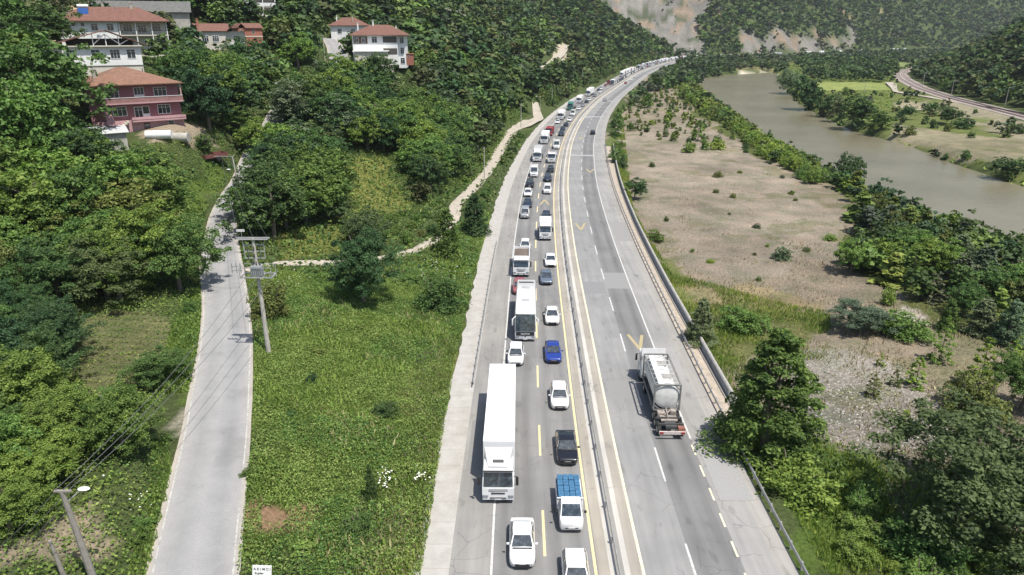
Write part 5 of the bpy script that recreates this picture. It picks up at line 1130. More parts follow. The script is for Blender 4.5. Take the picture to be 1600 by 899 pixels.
def crate_pickup():
    L = 5.1; root = empty('pickup_truck'); y0 = -L/2; w = .87
    mb = MB(); rows = []
    for y, ww, zb, zt in ((y0, .76*w, .4, .85), (y0+.08, .92*w, .3, .98), (y0+.35, w, .26, 1.06), (y0+.62, w, .26, 1.12), (y0+1.9, w, .26, 1.15)): rows.append(ring(y, ww, zb, zt))
    mb.loft(rows)
    rows = [[(-w*.93, y0+.5, 1.1), (w*.93, y0+.5, 1.1), (w*.93, y0+.52, 1.14), (-w*.93, y0+.52, 1.14)], [(-w*.94, y0+1.15, 1.1), (w*.94, y0+1.15, 1.1), (w*.82, y0+1.15, 1.86), (-w*.82, y0+1.15, 1.86)], [(-w*.94, y0+1.9, 1.1), (w*.94, y0+1.9, 1.1), (w*.82, y0+1.88, 1.88), (-w*.82, y0+1.88, 1.88)]]
    mb.loft(rows); mb.build('cab', P_WHITE, root, True); ctr = Vector((0, y0+1.4, 1.2))
    glass(root, 'windscreen', [(-w*.93, y0+.5, 1.13), (w*.93, y0+.5, 1.13), (w*.82, y0+1.13, 1.84), (-w*.82, y0+1.13, 1.84)], ctr, .05, .05, off=.03)
    for s in (-1, 1):
        glass(root, 'side_window', [(s*w*.94, y0+1.0, 1.15), (s*w*.94, y0+1.8, 1.15), (s*w*.83, y0+1.78, 1.8), (s*w*.83, y0+1.25, 1.8)], ctr, .04, .05, off=.02)
        mb = MB(); mb.box((s*(w+.17), y0+.85, 1.32), (.2, .12, .2), bevel=.04); mb.build('wing_mirror', BLKP, root, True)
        mb = MB(); mb.slab([(s*.55*w, y0-.0, .80), (s*.95*w, y0+.2, .80), (s*.93*w, y0+.3, 1.0), (s*.65*w, y0+.1, .98)], (0, -1, .5), .05); mb.build('headlight', LAMP, root)
    mb = MB(); mb.box((0, y0+.05, .86), (.9*w, .06, .05)); mb.box((0, y0+.02, .5), (1.1*w, .06, .08)); mb.build('grille', BLKP, root)
    mb = MB(); mb.box((0, y0-.015, .56), (.5, .02, .11)); mb.build('number_plate', PLATE, root)
    yb, yl = y0+2.0, L/2; W = 1.95; cy_ = (yb+yl)/2; mb = MB(); mb.box((0, cy_, .72), (W, yl-yb, .12))
    for s in (-1, 1): mb.box((s*(W/2-.03), cy_, .98), (.06, yl-yb, .42))
    mb.box((0, yl-.03, .98), (W, .06, .42)); mb.box((0, yb+.04, 1.2), (W, .06, .9)); mb.box((0, yb-.0, 1.66), (W, .1, .05)); mb.build('load_bed', TRAILW, root)
    nx_, ny_ = 4, 4; cw = (W-.2)/nx_; cl = (yl-yb-.25)/ny_
    for i in range(nx_):
        for j in range(ny_):
            mb = MB(); cx_ = -W/2+.1+cw*(i+.5); cyy = yb+.14+cl*(j+.5); hh = 1.68+random.uniform(-.04, .04)
            mb.box((cx_, cyy, .78+(hh-.78)/2), (cw*.93, cl*.93, hh-.78), bevel=.03)
            mb.box((cx_, cyy, hh+.01), (cw*.45, .05, .04)); mb.box((cx_, cyy, hh-.3), (cw*.95, cl*.95, .05))
            o = mb.build('blue_crate', BLUEC); CR.append((o, root))
    axle_wheels(root, (y0+.9, L/2-1.0), 1.75, .31); mb = MB(); mb.box((0, .1, .5), (1.0, L*.8, .2)); mb.build('chassis', DGREY, root); root['L'] = L; return root
CR = []
def tanker():
    """built facing -Y like the rest; seen from behind on the road"""
    L, W = 13.2, 2.5; root = empty('tank_container_lorry'); y0 = -L/2
    truck_cab(root, P_WHITE, y0, W, 2.95, 2.3, deflector=False, dark_grille=False); 
    mb = MB(); mb.loft([[(-1.15, y0+.7, 2.95), (1.15, y0+.7, 2.95), (1.15, y0+.7, 3.0), (-1.15, y0+.7, 3.0)], [(-1.2, y0+1.75, 2.95), (1.2, y0+1.75, 2.95), (1.2, y0+1.8, 3.75), (-1.2, y0+1.8, 3.75)], [(-1.2, y0+2.05, 3.0), (1.2, y0+2.05, 3.0), (1.2, y0+1.95, 3.78), (-1.2, y0+1.95, 3.78)]]); mb.build('roof_deflector', P_WHITE, root)
    mb = MB(); mb.box((0, .6, .95), (1.0, L-2.2, .3)); mb.box((0, L/2-.9, 1.1), (2.3, .15, .2)); mb.box((0, L/2-1.9, 1.15), (2.3, .15, .2)); mb.build('chassis', DGREY, root)
    ya, yb = y0+3.3, y0+3.3+6.6; z0, z1 = 1.2, 3.78; ym = (ya+yb)/2
    mb = MB(); rr = 1.17; mb.cyl((0, ya+.12, (z0+z1)/2), (0, yb-.12, (z0+z1)/2), rr, n=28)
    for yy, s in ((yb-.12, 1), (ya+.12, -1)): mb.cyl((0, yy, (z0+z1)/2), (0, yy+s*.1, (z0+z1)/2), rr*.97, rr*.75, n=28)
    tk = mb.build('tank', TANK, root, True)
    mb = MB()
    for x in (-1, 1):
        for z in (z0, z1): mb.box((x*1.18, ym, z), (.12, yb-ya, .12))
        for y in (ya, yb): mb.box((x*1.18, y, (z0+z1)/2), (.14, .14, z1-z0))
    for y in (ya, yb):
        for z in (z0, z1): mb.box((0, y, z), (2.36, .13, .13))
        for s in (-1, 1):
            mb.cyl((s*1.15, y, z1-.5), (s*.65, y, z1-.04), .05, n=6); mb.cyl((s*1.15, y, z0+.5), (s*.65, y, z0+.04), .05, n=6)
    mb.build('container_frame', worn('frame_grey', (.20, .20, .19), .6, .35, 3), root)
    mb = MB()
    for k in range(7): mb.box((0, ya+.5+k*.93, z1-.03), (2.0, .06, .05))
    mb.box((.55, ym, z1-.02), (.55, yb-ya-.4, .05)); mb.build('walkway', worn('walkway_white', (.62, .62, .60), .5, .2, 3), root)
    for yy in (ya+1.9, ya+4.6): mb = MB(); mb.box((-.2, yy, z1-.08), (.95, .75, .16), bevel=.04); mb.build('manhole_cover', worn('cover_grey', (.36, .34, .31), .6, .4, 4), tk)
    mb = MB(); mb.box((-.55, yb+.35, 1.15), (.55, .5, .5), bevel=.04); mb.box((.5, yb+.5, 1.1), (.8, .6, .4), bevel=.04); mb.cyl((-.3, yb+.5, 1.5), (.3, yb+.9, 1.15), .07, n=8); mb.cyl((.1, yb+.3, 1.6), (.1, yb+1.6, 1.1), .06, n=8)
    mb.box((0, yb+1.3, 1.05), (1.5, .9, .12)); mb.build('pump_gear', worn('pump_rust', (.36, .31, .27), .8, .5, 3), root)
    mb = MB(); mb.box((0, L/2-.05, .72), (2.35, .12, .32), bevel=.02); mb.build('rear_bumper', worn('bumper_pale', (.60, .52, .48), .6, .35, 5), root)
    mb = MB(); mb.box((-.85, L/2-.35, 1.0), (.6, .5, .3)); mb.build('marker_board', ORANGE, root)
    for s in (-1, 1): mb = MB(); mb.box((s*.95, L/2+.02, .75), (.34, .05, .16)); mb.build('tail_light', TAIL, root)
    axle_wheels(root, (y0+1.35, y0+4.3, L/2-1.0, L/2-2.2, L/2-3.4), W); root['L'] = L; return root

def children(o): return [c for c in bpy.data.objects if c.parent == o]
KID = {}
def copy_tree(src, tree):
    """tree: nested (object, [children]) snapshot, so nothing is searched in the loop"""
    o, kids = tree; c = o.copy(); COL.objects.link(c)
    for k in kids:
        cc = copy_tree(None, k); m_ = k[0].matrix_basis.copy(); cc.parent = c; cc.matrix_basis = m_
    return c
def snap(o): return (o, [snap(c) for c in o.children])
PROTOV = {}
def vehicle(key, builder):
    if key not in PROTOV:
        o = builder(); bpy.context.view_layer.update(); PROTOV[key] = (o, snap(o), o['L']); return o
    o, tree, _l = PROTOV[key]; return copy_tree(None, tree)
MERGED = {}
def merged(key, builder, name):
    """a distant vehicle: one mesh, its parts too small to tell"""
    if key not in MERGED:
        if key in PROTOV: root = PROTOV[key][0]; tmp = False
        else: root = builder(); tmp = True; bpy.context.view_layer.update()
        bm = bmesh.new(); mats = []; mi = []
        def rec(o):
            if o.type == 'MESH':
                b2 = bmesh.new(); b2.from_mesh(o.data); b2.transform(o.matrix_local if o.parent == root else Matrix()); me2 = bpy.data.meshes.new('x'); b2.to_mesh(me2); b2.free()
                n0 = len(bm.faces); bm.from_mesh(me2); bm.faces.ensure_lookup_table(); mt = o.data.materials[0]
                if mt not in mats: mats.append(mt)
                for f in bm.faces[n0:]: f.material_index = mats.index(mt)
                bpy.data.meshes.remove(me2)
            for c in list(o.children): rec(c)
        rec(root); me = bpy.data.meshes.new(name); bm.to_mesh(me); bm.free()
        for mt in mats: me.materials.append(mt)
        MERGED[key] = (me, PROTOV[key][2] if key in PROTOV else root['L'], root.name.split('.')[0])
        if tmp:
            def kill(o):
                for c in list(o.children): kill(c)
                bpy.data.objects.remove(o)
            kill(root)
    me, L, nm = MERGED[key]; o = link(bpy.data.objects.new(nm, me)); o['L'] = L; return o
PAINTS = dict(white=P_WHITE, black=P_BLACK, navy=P_NAVY, blue=P_BLUE, silver=P_SILVER, steel=P_STEEL, red=P_RED, green=P_GREEN, grey=P_GREY, pale=P_PALE)
def builder(ty, col):
    pm = PAINTS[col]
    if ty in ('sedan', 'hatch', 'suv', 'minivan', 'van'): return lambda: car(ty, pm)
    return {'semi': lambda: semi(pm, TRAILW), 'semi_tarp': lambda: semi(pm, TARP, 15.5), 'box': lambda: rigid_lorry(pm, 'box', TRAILW), 'box_tarp': lambda: rigid_lorry(pm, 'box', TARP, 9.5), 'smallbox': lambda: rigid_lorry(pm, 'box', TRAILW, 6.2, 2.1, 2.9),
            'tipper': lambda: rigid_lorry(pm, 'tipper', pm, 8.4), 'smalltipper': lambda: rigid_lorry(pm, 'tipper', pm, 6.6, 2.2), 'coach': lambda: coach(pm), 'crates': crate_pickup, 'tanker': tanker}[ty]
OUT, INN = -6.8, -3.25
LASTV = []
def place_v(ty, col, px=None, py=None, lane=None, off=None, away=False, label=None, cat=None, group=None, s=None, dy=0, detail=None):
    """py: photograph row of the vehicle's lowest front (or rear, if away) edge"""
    key = ty+col
    if s is None:
        x, y = gz(px if px is not None else 850, py)
        if px is not None: o_, s_ = road_dist([x], [y]); off = float(o_[0]) if off is None else off; s = float(s_[0])
        else: s = s_of_y(y, off)
    if lane is None and px is not None and not away: off = min((OUT, INN), key=lambda q: abs(q-off))+max(-(1.6 if py > 300 else .45), min(1.0 if py > 300 else .45, off-min((OUT, INN), key=lambda q: abs(q-off))))
    t = float(s-S0); near = (t < 330) if detail is None else detail
    o = vehicle(key, builder(ty, col)) if near else merged(key, builder(ty, col), ty)
    L = PROTOV[key][2] if near else o['L']
    sc = s+L/2; x, y = road_pt(sc, off); tx, ty_ = road_tan(sc)
    o.location = (float(x), float(y), .008); o.rotation_euler = (0, 0, math.atan2(-tx, ty_)+(math.pi if away else 0)+random.uniform(-.006, .006))
    for k in ('L', 'label'):
        if k in o: del o[k]
    CATS = {'sedan': 'car', 'hatch': 'car', 'suv': 'car', 'minivan': 'minivan', 'van': 'van', 'coach': 'coach', 'crates': 'pickup truck', 'tanker': 'tanker lorry'}
    tag(o, label, cat or CATS.get(ty, 'lorry'), group or ('traffic queuing towards the camera' if not away else 'traffic driving away'))
    LASTV.append((s, off, ty, col, o, away)); return s, L
V1 = [('sedan', 'white', 816, 892, 'plain white saloon nearest the camera in the outer queue, with empty road behind it'),
 ('crates', 'white', 893, 835, 'small white pickup loaded with blue crates, behind the last white car of the inner queue'),
 ('sedan', 'black', 887, 730, 'black saloon right behind the pickup with blue crates'),
 ('semi', 'white', 774, 789, 'long all-white articulated lorry with a plain box trailer, nearest lorry to the camera'),
 ('hatch', 'white', 875, 643, 'white hatchback between the black saloon and the bright blue saloon'),
 ('sedan', 'blue', 865, 570, 'bright blue saloon beside the front of the white coach'),
 ('hatch', 'white', 805.5, 574, 'white car directly in front of the coach, just behind the long white trailer'),
 ('sedan', 'white', 863, 510, 'white saloon behind the bright blue one, alongside the coach'),
 ('coach', 'white', 821, 535, 'white coach with a black windscreen band and lettering below it'),
 ('sedan', 'steel', 854, 447, 'steel-blue saloon behind the white one alongside the coach'),
 ('sedan', 'white', 860.5, 419, 'white saloon beside the front of the loaded tipper lorry'),
 ('tipper', 'white', 814, 434, 'white tipper lorry with an open brown load, right behind the coach'),
 ('smallbox', 'white', 852, 377, 'small white box lorry behind the white saloon that is level with the tipper'),
 ('sedan', 'navy', 853.5, 346, 'dark blue car mostly hidden behind the small white box lorry'),
 ('minivan', 'silver', 820, 343, 'silver minivan some way behind the tipper lorry in the outer queue'),
 ('sedan', 'navy', 824, 326, 'dark blue saloon behind the silver minivan'), ('hatch', 'white', 824.5, 309, 'small white car between two dark cars in the outer queue'),
 ('suv', 'black', 824.5, 294.5, 'dark car just in front of the white delivery van'), ('van', 'white', 834, 278, 'white high-roofed delivery van in the outer queue'),
 ('minivan', 'white', 855, 304.5, 'white people carrier alone in the inner queue beside the chevron'), ('suv', 'navy', 855.5, 285, 'dark car close behind the white people carrier'), ('hatch', 'black', 860, 270.5, 'black hatchback in front of the white lorry with a brown load'),
 ('smalltipper', 'white', 861.5, 256, 'white lorry with a brown open load in the inner queue'), ('box_tarp', 'white', 835, 254, 'white cab with a long grey covered body behind the delivery van'),
 ('van', 'white', 870.5, 234, 'white van behind the lorry with the brown load'), ('box', 'white', 846, 226, 'white box lorry between the grey-bodied lorry and the red one'),
 ('suv', 'navy', 876.5, 213.5, 'dark blue off-roader leading a pair of dark cars in the inner queue'), ('tipper', 'red', 854.5, 213, 'red lorry standing in the outer queue'),
 ('sedan', 'navy', 878.5, 205, None), ('sedan', 'black', 883.5, 198.5, None), ('sedan', 'white', 866.5, 194, 'white car squeezed between the red lorry and a white box lorry'), ('hatch', 'white', 889, 190.5, None), ('box', 'white', 870.5, 188, None),
 ('van', 'white', 894, 182, None), ('semi_tarp', 'green', 883, 173, 'green-cabbed articulated lorry with a grey trailer'), ('hatch', 'white', 899.5, 172.5, None)]
for ty, col, px, py, lb in V1: place_v(ty, col, px, py, label=lb)
place_v('hatch', 'white', off=-3.0, s=s_of_y(35.3), label='white car cut off by the bottom edge, last of the inner queue'); 
place_v('hatch', 'pale', off=-7.3, s=s_of_y(91), label='dusky red car half hidden behind the left rear corner of the coach')
place_v('hatch', 'white', off=-6.7, s=s_of_y(111), label='white car peeping out behind the tail of the tipper lorry')
V2 = [('sedan', 'silver', 907.5, 167), ('sedan', 'black', 912, 161.5), ('hatch', 'white', 916, 158), ('semi', 'white', 911, 151), ('box', 'white', 900, 162), ('sedan', 'grey', 925.5, 151.5), ('hatch', 'white', 934, 146), ('sedan', 'navy', 938, 143), ('hatch', 'white', 942, 140.5), ('sedan', 'steel', 935, 139.5)]
for ty, col, px, py in V2: place_v(ty, col, px, py)
place_v('coach', 'white', px=954.5, py=133.5, detail=False, label='far white coach with a dark windscreen beside the red vehicles of the queue'); place_v('smalltipper', 'red', px=944, py=132, detail=False, label='dark red lorry just in front of the far white coach'); place_v('hatch', 'pale', px=938, py=135, detail=False); place_v('semi', 'white', px=960, py=120, detail=False)
rv = random.Random(4)
sI = max(v[0] for v in LASTV if abs(v[1]-INN) < 1.6)+6.5; sO = max(v[0] for v in LASTV if abs(v[1]-OUT) < 1.6)+17.5; lim = S0+1180
while sI < lim:
    ty, col = rv.choice([('sedan', 'white'), ('hatch', 'white'), ('sedan', 'silver'), ('sedan', 'grey'), ('hatch', 'navy'), ('minivan', 'white'), ('sedan', 'black'), ('suv', 'white'), ('van', 'white'), ('hatch', 'red')])
    s_, L = place_v(ty, col, off=INN+rv.uniform(-.3, .3), s=sI); sI = s_+L+rv.uniform(1.6, 6)
while sO < lim+60:
    ty, col = rv.choice([('box', 'white'), ('semi', 'white'), ('semi_tarp', 'white'), ('box_tarp', 'white'), ('van', 'white'), ('sedan', 'white'), ('hatch', 'silver'), ('smallbox', 'white'), ('box', 'red'), ('coach', 'white'), ('hatch', 'white'), ('semi', 'pale')])
    s_, L = place_v(ty, col, off=OUT+rv.uniform(-.2, .2), s=sO); sO = s_+L+rv.uniform(2, 7)
# the carriageway leading away
x_, y_ = gz(1052, 688); o_, s_ = road_dist([x_], [y_])
place_v('tanker', 'white', off=float(o_[0])-.1, s=float(s_[0]), away=True, label='white lorry carrying a framed tank container, driving away on the right carriageway')
place_v('hatch', 'black', px=926, py=211, away=True, label='single dark car driving away between two road chevrons')
place_v('sedan', 'silver', px=944.5, py=159, away=True, label='silver car driving away at the pale pavement joint', detail=False)
for px, py, ty, col in ((977, 131.5, 'hatch', 'pale'), (985.5, 127, 'sedan', 'white'), (991.5, 122, 'hatch', 'white'), (1012, 116.5, 'hatch', 'white'), (1031, 107.5, 'sedan', 'white')): place_v(ty, col, px=px, py=py, away=True)
# traffic crossing behind the far scrub
for k, (ty, col, sx) in enumerate((('semi', 'white', 1290), ('semi', 'white', 1330), ('box', 'white', 1400), ('semi', 'white', 1588), ('semi', 'white', 1612), ('box', 'white', 1634), ('box', 'white', 1480))): place_v(ty, col, off=OUT, s=S0+sx)
# the crates sit on the pickup's bed: things of their own
bpy.context.view_layer.update()
for i, (o, rt) in enumerate(CR):
    o.matrix_world = rt.matrix_world.copy(); row = i % 4; col_ = i//4
    tag(o, 'blue crate on the white pickup, %s row from the cab, %s from the left' % (('first', 'second', 'third', 'rearmost')[row], ('first', 'second', 'third', 'last')[col_]), 'crate', 'blue crates stacked on the pickup')
# labels of the unnamed vehicles: their neighbours in the queue tell them apart
def vn(v): return {'sedan': 'saloon', 'hatch': 'hatchback', 'suv': 'off-roader', 'minivan': 'people carrier', 'van': 'van', 'semi': 'trailer lorry', 'semi_tarp': 'grey trailer lorry', 'box': 'box lorry', 'box_tarp': 'covered lorry', 'smallbox': 'small box lorry', 'tipper': 'tipper lorry', 'smalltipper': 'small tipper', 'coach': 'coach', 'crates': 'pickup', 'tanker': 'tanker'}[v[2]]
def vc(v): return {'navy': 'dark blue', 'steel': 'steel-blue', 'pale': 'pinkish red', 'blue': 'bright blue'}.get(v[3], v[3])
used = set(v[4].get('label') for v in LASTV)
for lo, hi, aw, nm in ((-5.1, 0, False, 'inner queue'), (-12, -5.1, False, 'outer queue'), (0, 20, True, 'road leading away')):
    Q = sorted([v for v in LASTV if lo < v[1] <= hi], key=lambda v: v[0])
    for i, v in enumerate(Q):
        if v[4].get('label'): continue
        a = Q[i-1] if i else None; b_ = Q[i+1] if i+1 < len(Q) else None; far = 'far ' if v[0]-S0 > 500 else ''
        base = '%s%s %s' % (far, vc(v), vn(v))
        if a and b_: lb = '%s, %s, between %s %s and %s %s' % (base, nm, vc(a), vn(a), vc(b_), vn(b_))
        else: lb = '%s, last one visible of the %s' % (base, nm)
        if lb in used: lb = '%s %s, %s, %s the %s %s, number %d' % (vc(v), vn(v), nm, 'behind', vc(a) if a else '', vn(a) if a else '', i+1)
        used.add(lb); v[4]['label'] = lb
# a car parked under the trees at the top of the side road
cp = vehicle('hatch'+'grey', builder('hatch', 'grey')); pp = SRL[-4]; q = SRL[-1]-SRL[-8]; q = q/np.linalg.norm(q)
if 'L' in cp: del cp['L']
cp.location = (float(pp[0]+q[1]*.9), float(pp[1]-q[0]*.9), hz(*pp)+.09); cp.rotation_euler = (0, 0, math.atan2(-q[0], q[1])); tag(cp, 'grey car on the side road half hidden by trees behind the tall pole', 'car')
for o in bpy.data.objects:
    if 'L' in o: del o['L']
# ---------------------------------------------------------------- guardrails, walls, poles, wires, signs
GALV = worn('galvanised_steel', (.46, .46, .45), .5, .3, 2.5, metal=.35); CONCP = worn('pole_concrete', (.46, .43, .38), .85, .25, 2.0); DARKC = worn('weathered_pole_concrete', (.26, .24, .21), .9, .3, 2.5)
def guard_rail(off, s0, s1, step, label, side=1, h=.75, postgap=2.0, base_z=0.0, maxposts=98, zf=None):
    cx, cy0 = road_pt((s0+s1)/2, off); org = np.array((float(cx), float(cy0), base_z)); root = empty('guardrail', org)
    n = int((s1-s0)/step)+1; ss = np.linspace(s0, s1, n); x, y = road_pt(ss, off); nx = np.interp(ss, RS, RN[:, 0]); ny = np.interp(ss, RS, RN[:, 1])
    prof = [(0, h-.32), (side*-.05, h-.25), (0, h-.18), (side*-.05, h-.08), (0, h)]
    prof = prof+[(side*.03, z) for _, z in prof[::-1]]
    V = np.stack([np.c_[x+nx*dx, y+ny*dx, np.full(n, z)] for dx, z in prof], 1)-org*np.array((1, 1, 0)); k = len(prof); i = (np.arange(n-1)[:, None]*k+np.arange(k)[None]); j = np.roll(np.arange(k), -1)
    i2 = np.arange(n-1)[:, None]*k+j[None]; F = np.stack([i, i2, i2+k, i+k], -1).reshape(-1, 4)
    o = link(bpy.data.objects.new('rail_beam', npmesh('rail_beam', V.reshape(-1, 3), F, [GALV]))); o.parent = root
    mb = MB(); mb.box((0, 0, h/2-.05), (.12, .10, h)); mb.box((0, 0, h-.2), (.16, .12, .2)); po = mb.build('post', GALV); pm_ = po.data; bpy.data.objects.remove(po)
    m_ = min(maxposts, int((s1-s0)/postgap)); q = s0+1
    for a in range(m_):
        px, py = road_pt(q, off+side*.10); po = link(bpy.data.objects.new('post', pm_)); po.parent = root; tx, ty = road_tan(q)
        po.location = (float(px)-org[0], float(py)-org[1], 0); po.rotation_euler = (0, 0, math.atan2(-tx, ty)); q += postgap
        if q > s1: break
    return tag(root, label, 'guardrail', None)
guard_rail(R_EDGE+.15, s_of_y(25, 12), s_of_y(228, 12), 1.5, 'steel guardrail along the right shoulder, in front of the concrete wall', 1, postgap=2.08)
guard_rail(-.05, s_of_y(20), s_of_y(410), 2.0, 'thin steel guardrail on the strip between the two carriageways', -1, h=.72, postgap=4.0)
guard_rail(-.05, s_of_y(411), s_of_y(900), 4.0, 'distant stretch of the central guardrail where the road bends', -1, h=.72, postgap=5.2, maxposts=94)
guard_rail(-11.6, s_of_y(64), s_of_y(116), 1.5, 'short steel guardrail on the left shoulder behind the white trailer', -1, postgap=2.0)
# parapet wall right of the guardrail
m, nt, b = nodemat('parapet_concrete'); v = coords(nt); c = ramp(nt, noise(nt, v, 1.3, 7, .7), [(.3, (.27, .26, .24)), (.5, (.36, .345, .32)), (.72, (.46, .44, .40))]); nt.links.new(c, b.inputs['Base Color']); setp(b, rough=.92); bump(nt, b, noise(nt, v, 9, 5), .5, .03); MPAR = m
def wall_run(name, off, w, s0, s1, z0, z1, mat, label, cat='wall', step=2.0, seg=None, offs=None, gap=None):
    cx, cy0 = road_pt((s0+s1)/2, off); org = np.array((float(cx), float(cy0), 0)); n = int((s1-s0)/step)+1; ss = np.linspace(s0, s1, n)
    oo = off if offs is None else np.interp(ss, offs[0], offs[1]); xa, ya = road_pt(ss, oo-w/2); xb, yb = road_pt(ss, oo+w/2)
    V = np.stack([np.c_[xa, ya, np.full(n, z0)], np.c_[xa, ya, np.full(n, z1)], np.c_[xb, yb, np.full(n, z1)], np.c_[xb, yb, np.full(n, z0)]], 1)-org
    i = np.arange(n-1)[:, None]*4+np.arange(3)[None]; F = np.stack([i, i+1, i+5, i+4], -1).reshape(-1, 4); F = np.r_[F, [[0, 3, 2, 1]], [[4*n-4, 4*n-3, 4*n-2, 4*n-1]]]
    o = link(bpy.data.objects.new(name, npmesh(name, V.reshape(-1, 3), F, [mat]))); o.location = org; return tag(o, label, cat)
so = [s_of_y(y, 12) for y in (60, 75, 95, 130, 170, 225)]; wo = [R_EDGE+2.0, R_EDGE+1.9, R_EDGE+1.75, R_EDGE+1.75, R_EDGE+2.1, R_EDGE+2.6]
w0 = wall_run('parapet_wall', R_EDGE+2, .28, so[0]+.5, so[-1], -1.8, 1.0, MPAR, 'long grey concrete wall behind the right guardrail', offs=(so, wo))
wall_run('kerb', R_EDGE+1.5, .18, so[0]+.5, so[-1], -.2, .13, MCONC, 'low concrete kerb at the foot of the grey wall', cat='kerb', offs=(so, [w-.42 for w in wo]))
strip('verge_strip', R_EDGE-.02, R_EDGE+1.75, s_of_y(57, 12), so[-1], .012, worn('sandy_verge', (.42, .36, .29), .95, .3, 1.3, bumps=.3), step=2)
# fallen netting against the wall and the low kerb left of the far track are too small to matter
def sway(a, b_, n, sag):
    a = Vector(a); b_ = Vector(b_); return [a.lerp(b_, i/n)-Vector((0, 0, sag*4*(i/n)*(1-i/n))) for i in range(n+1)]
WIREM = worn('wire', (.10, .10, .10), .6, .1, 3)
def wire(pts, r, label, cat='cable', group=None):
    mb = MB(); p0 = pts[0]; rows = []
    for i, p in enumerate(pts):
        d = (pts[min(i+1, len(pts)-1)]-pts[max(i-1, 0)]).normalized(); s = d.cross(Vector((0, 0, 1))).normalized(); u = s.cross(d)
        rows.append([tuple(p-p0+s*r*math.cos(a)+u*r*math.sin(a)) for a in (0, 2.094, 4.189)])
    mb.loft(rows); o = mb.build('overhead_wire', WIREM); o.location = p0; return tag(o, label, cat, group)
def pole(px, pyb, pyt, label, arm=None, lamp=True, r=.16, mat=None, cross=None, name='street_lamp', ground=None, lean=(0, 0)):
    """px, pyb foot; pyt top in the photograph"""
    p = ground or tr(px, pyb); t = p.y; lo, hi = 2.0, 16.0
    for _ in range(30):
        mid = (lo+hi)/2; yy = proj(p.x+lean[0]*mid, p.y+lean[1]*mid, p.z+mid)[1]
        if yy > pyt: lo = mid
        else: hi = mid
    h = lo; root = empty(name, p); mb = MB(); top = Vector((lean[0]*h, lean[1]*h, h)); mb.cyl((0, 0, -.5), top, r, r*.6, n=9); mb.build('pole', mat or CONCP, root, True)
    if arm:
        a = Vector(arm); mb = MB(); mb.cyl(top, top+a, .05, .035, n=6); mb.build('arm', GALV, root)
        if lamp: mb = MB(); mb.ball(tuple(top+a), (.75 if abs(a.x) > .3 else .35, .34, .18)); mb.build('lamp_head', worn('lamp_shell', (.72, .72, .70), .4, .1, 4), root, True)
    if cross:
        mb = MB(); mb.box(tuple(top-Vector((0, 0, .25))), (cross, .12, .12))
        mb.build('crossarm', GALV, root)
        for s in (-1, 0, 1): mb = MB(); mb.cyl(tuple(top+Vector((s*cross*.45, 0, -.18))), tuple(top+Vector((s*cross*.45, 0, .12))), .06, .04, n=6); mb.build('insulator', DGREY, root)
    tag(root, label, 'lamp post' if (arm and lamp) else 'pole'); return root, h, top+p
# the leaning lamp pole in the lower left corner
g0 = at_depth(147, 905, 45.5); g0.z = hz(g0.x, g0.y)
q0 = tr(150, 912); q0.z = hz(q0.x, q0.y)
rA, hA, tA = pole(150, 912, 768, 'weathered concrete lamp pole leaning in the lower left corner', r=.24, mat=DARKC, ground=q0, name='lamp_pole', lean=(-.10, .01))
mb = MB(); tp = tA-q0; mb.box(tuple(tp+Vector((.05, 0, .02))), (1.0, .18, .1)); mb.build('crossarm', DARKC, rA)
mb = MB(); mb.cyl(tuple(tp-Vector((0, 0, .9))), tuple(tp+Vector((.75, .3, -.25))), .04, n=6); mb.build('arm', GALV, rA)
mb = MB(); mb.ball(tuple(tp+Vector((1.0, .45, -.15))), (.75, .42, .22)); o = mb.build('lamp_head', worn('lamp_shell_white', (.80, .80, .80), .4, .05, 4), rA, True)
q1 = tr(103, 905); rB, hB, tB = pole(103, 905, 845, 'short dark stump of a pole left of the leaning lamp pole', r=.17, mat=DARKC, ground=q1, name='pole_stump', lean=(-.12, 0))
# transformer pole beside the side road
pT = tr(420, 551); rT, hT, tT = pole(420, 551, 372, 'tall concrete transformer pole standing at the left edge of the vine field', r=.26, name='transformer_pole', ground=pT, lean=(-.008, 0))
tp = tT-pT; mb = MB(); mb.box(tuple(tp+Vector((0, 0, 0))), (3.3, .14, .14)); mb.box(tuple(tp+Vector((0, .0, -.12))), (3.0, .5, .05)); mb.build('top_crossarm', GALV, rT)
mb = MB()
for k, z in enumerate((-.7, -1.4, -2.1)): mb.box(tuple(tp+Vector((0, 0, z))), (2.0, .10, .10))
for x in (-1.0, 1.0): mb.box(tuple(tp+Vector((x, 0, -1.3))), (.07, .07, 1.7))
mb.build('switch_frame', GALV, rT)
for x in (-.6, 0, .6):
    for z in (-1.05, -1.75): mb = MB(); mb.cyl(tuple(tp+Vector((x, -.15, z-.22))), tuple(tp+Vector((x, -.15, z+.2))), .07, .05, n=7); mb.build('insulator', DGREY, rT)
zp = -3.9; mb = MB()
for y in (-.75, .65): mb.box(tuple(tp+Vector((.1, y, zp))), (3.2, .12, .12))
for x in (-1.5, -.55, .6, 1.65): mb.box(tuple(tp+Vector((x, -.05, zp))), (.12, 1.5, .12))
for x in (-1.5, 1.65):
    for y in (-.75, .65): mb.box(tuple(tp+Vector((x, y, zp+.5))), (.06, .06, 1.0))
for y in (-.75, .65): mb.box(tuple(tp+Vector((.1, y, zp+1.0))), (3.2, .05, .05))
mb.build('platform', GALV, rT)
mb = MB(); mb.box(tuple(tp+Vector((.15, -.35, zp+.62))), (1.1, .65, 1.05), bevel=.05)
for k in range(6): mb.box(tuple(tp+Vector((-.35+k*.2, -.72, zp+.6))), (.04, .14, .8))
tf = mb.build('transformer', worn('transformer_grey', (.34, .36, .37), .5, .2, 3, metal=.2), rT)
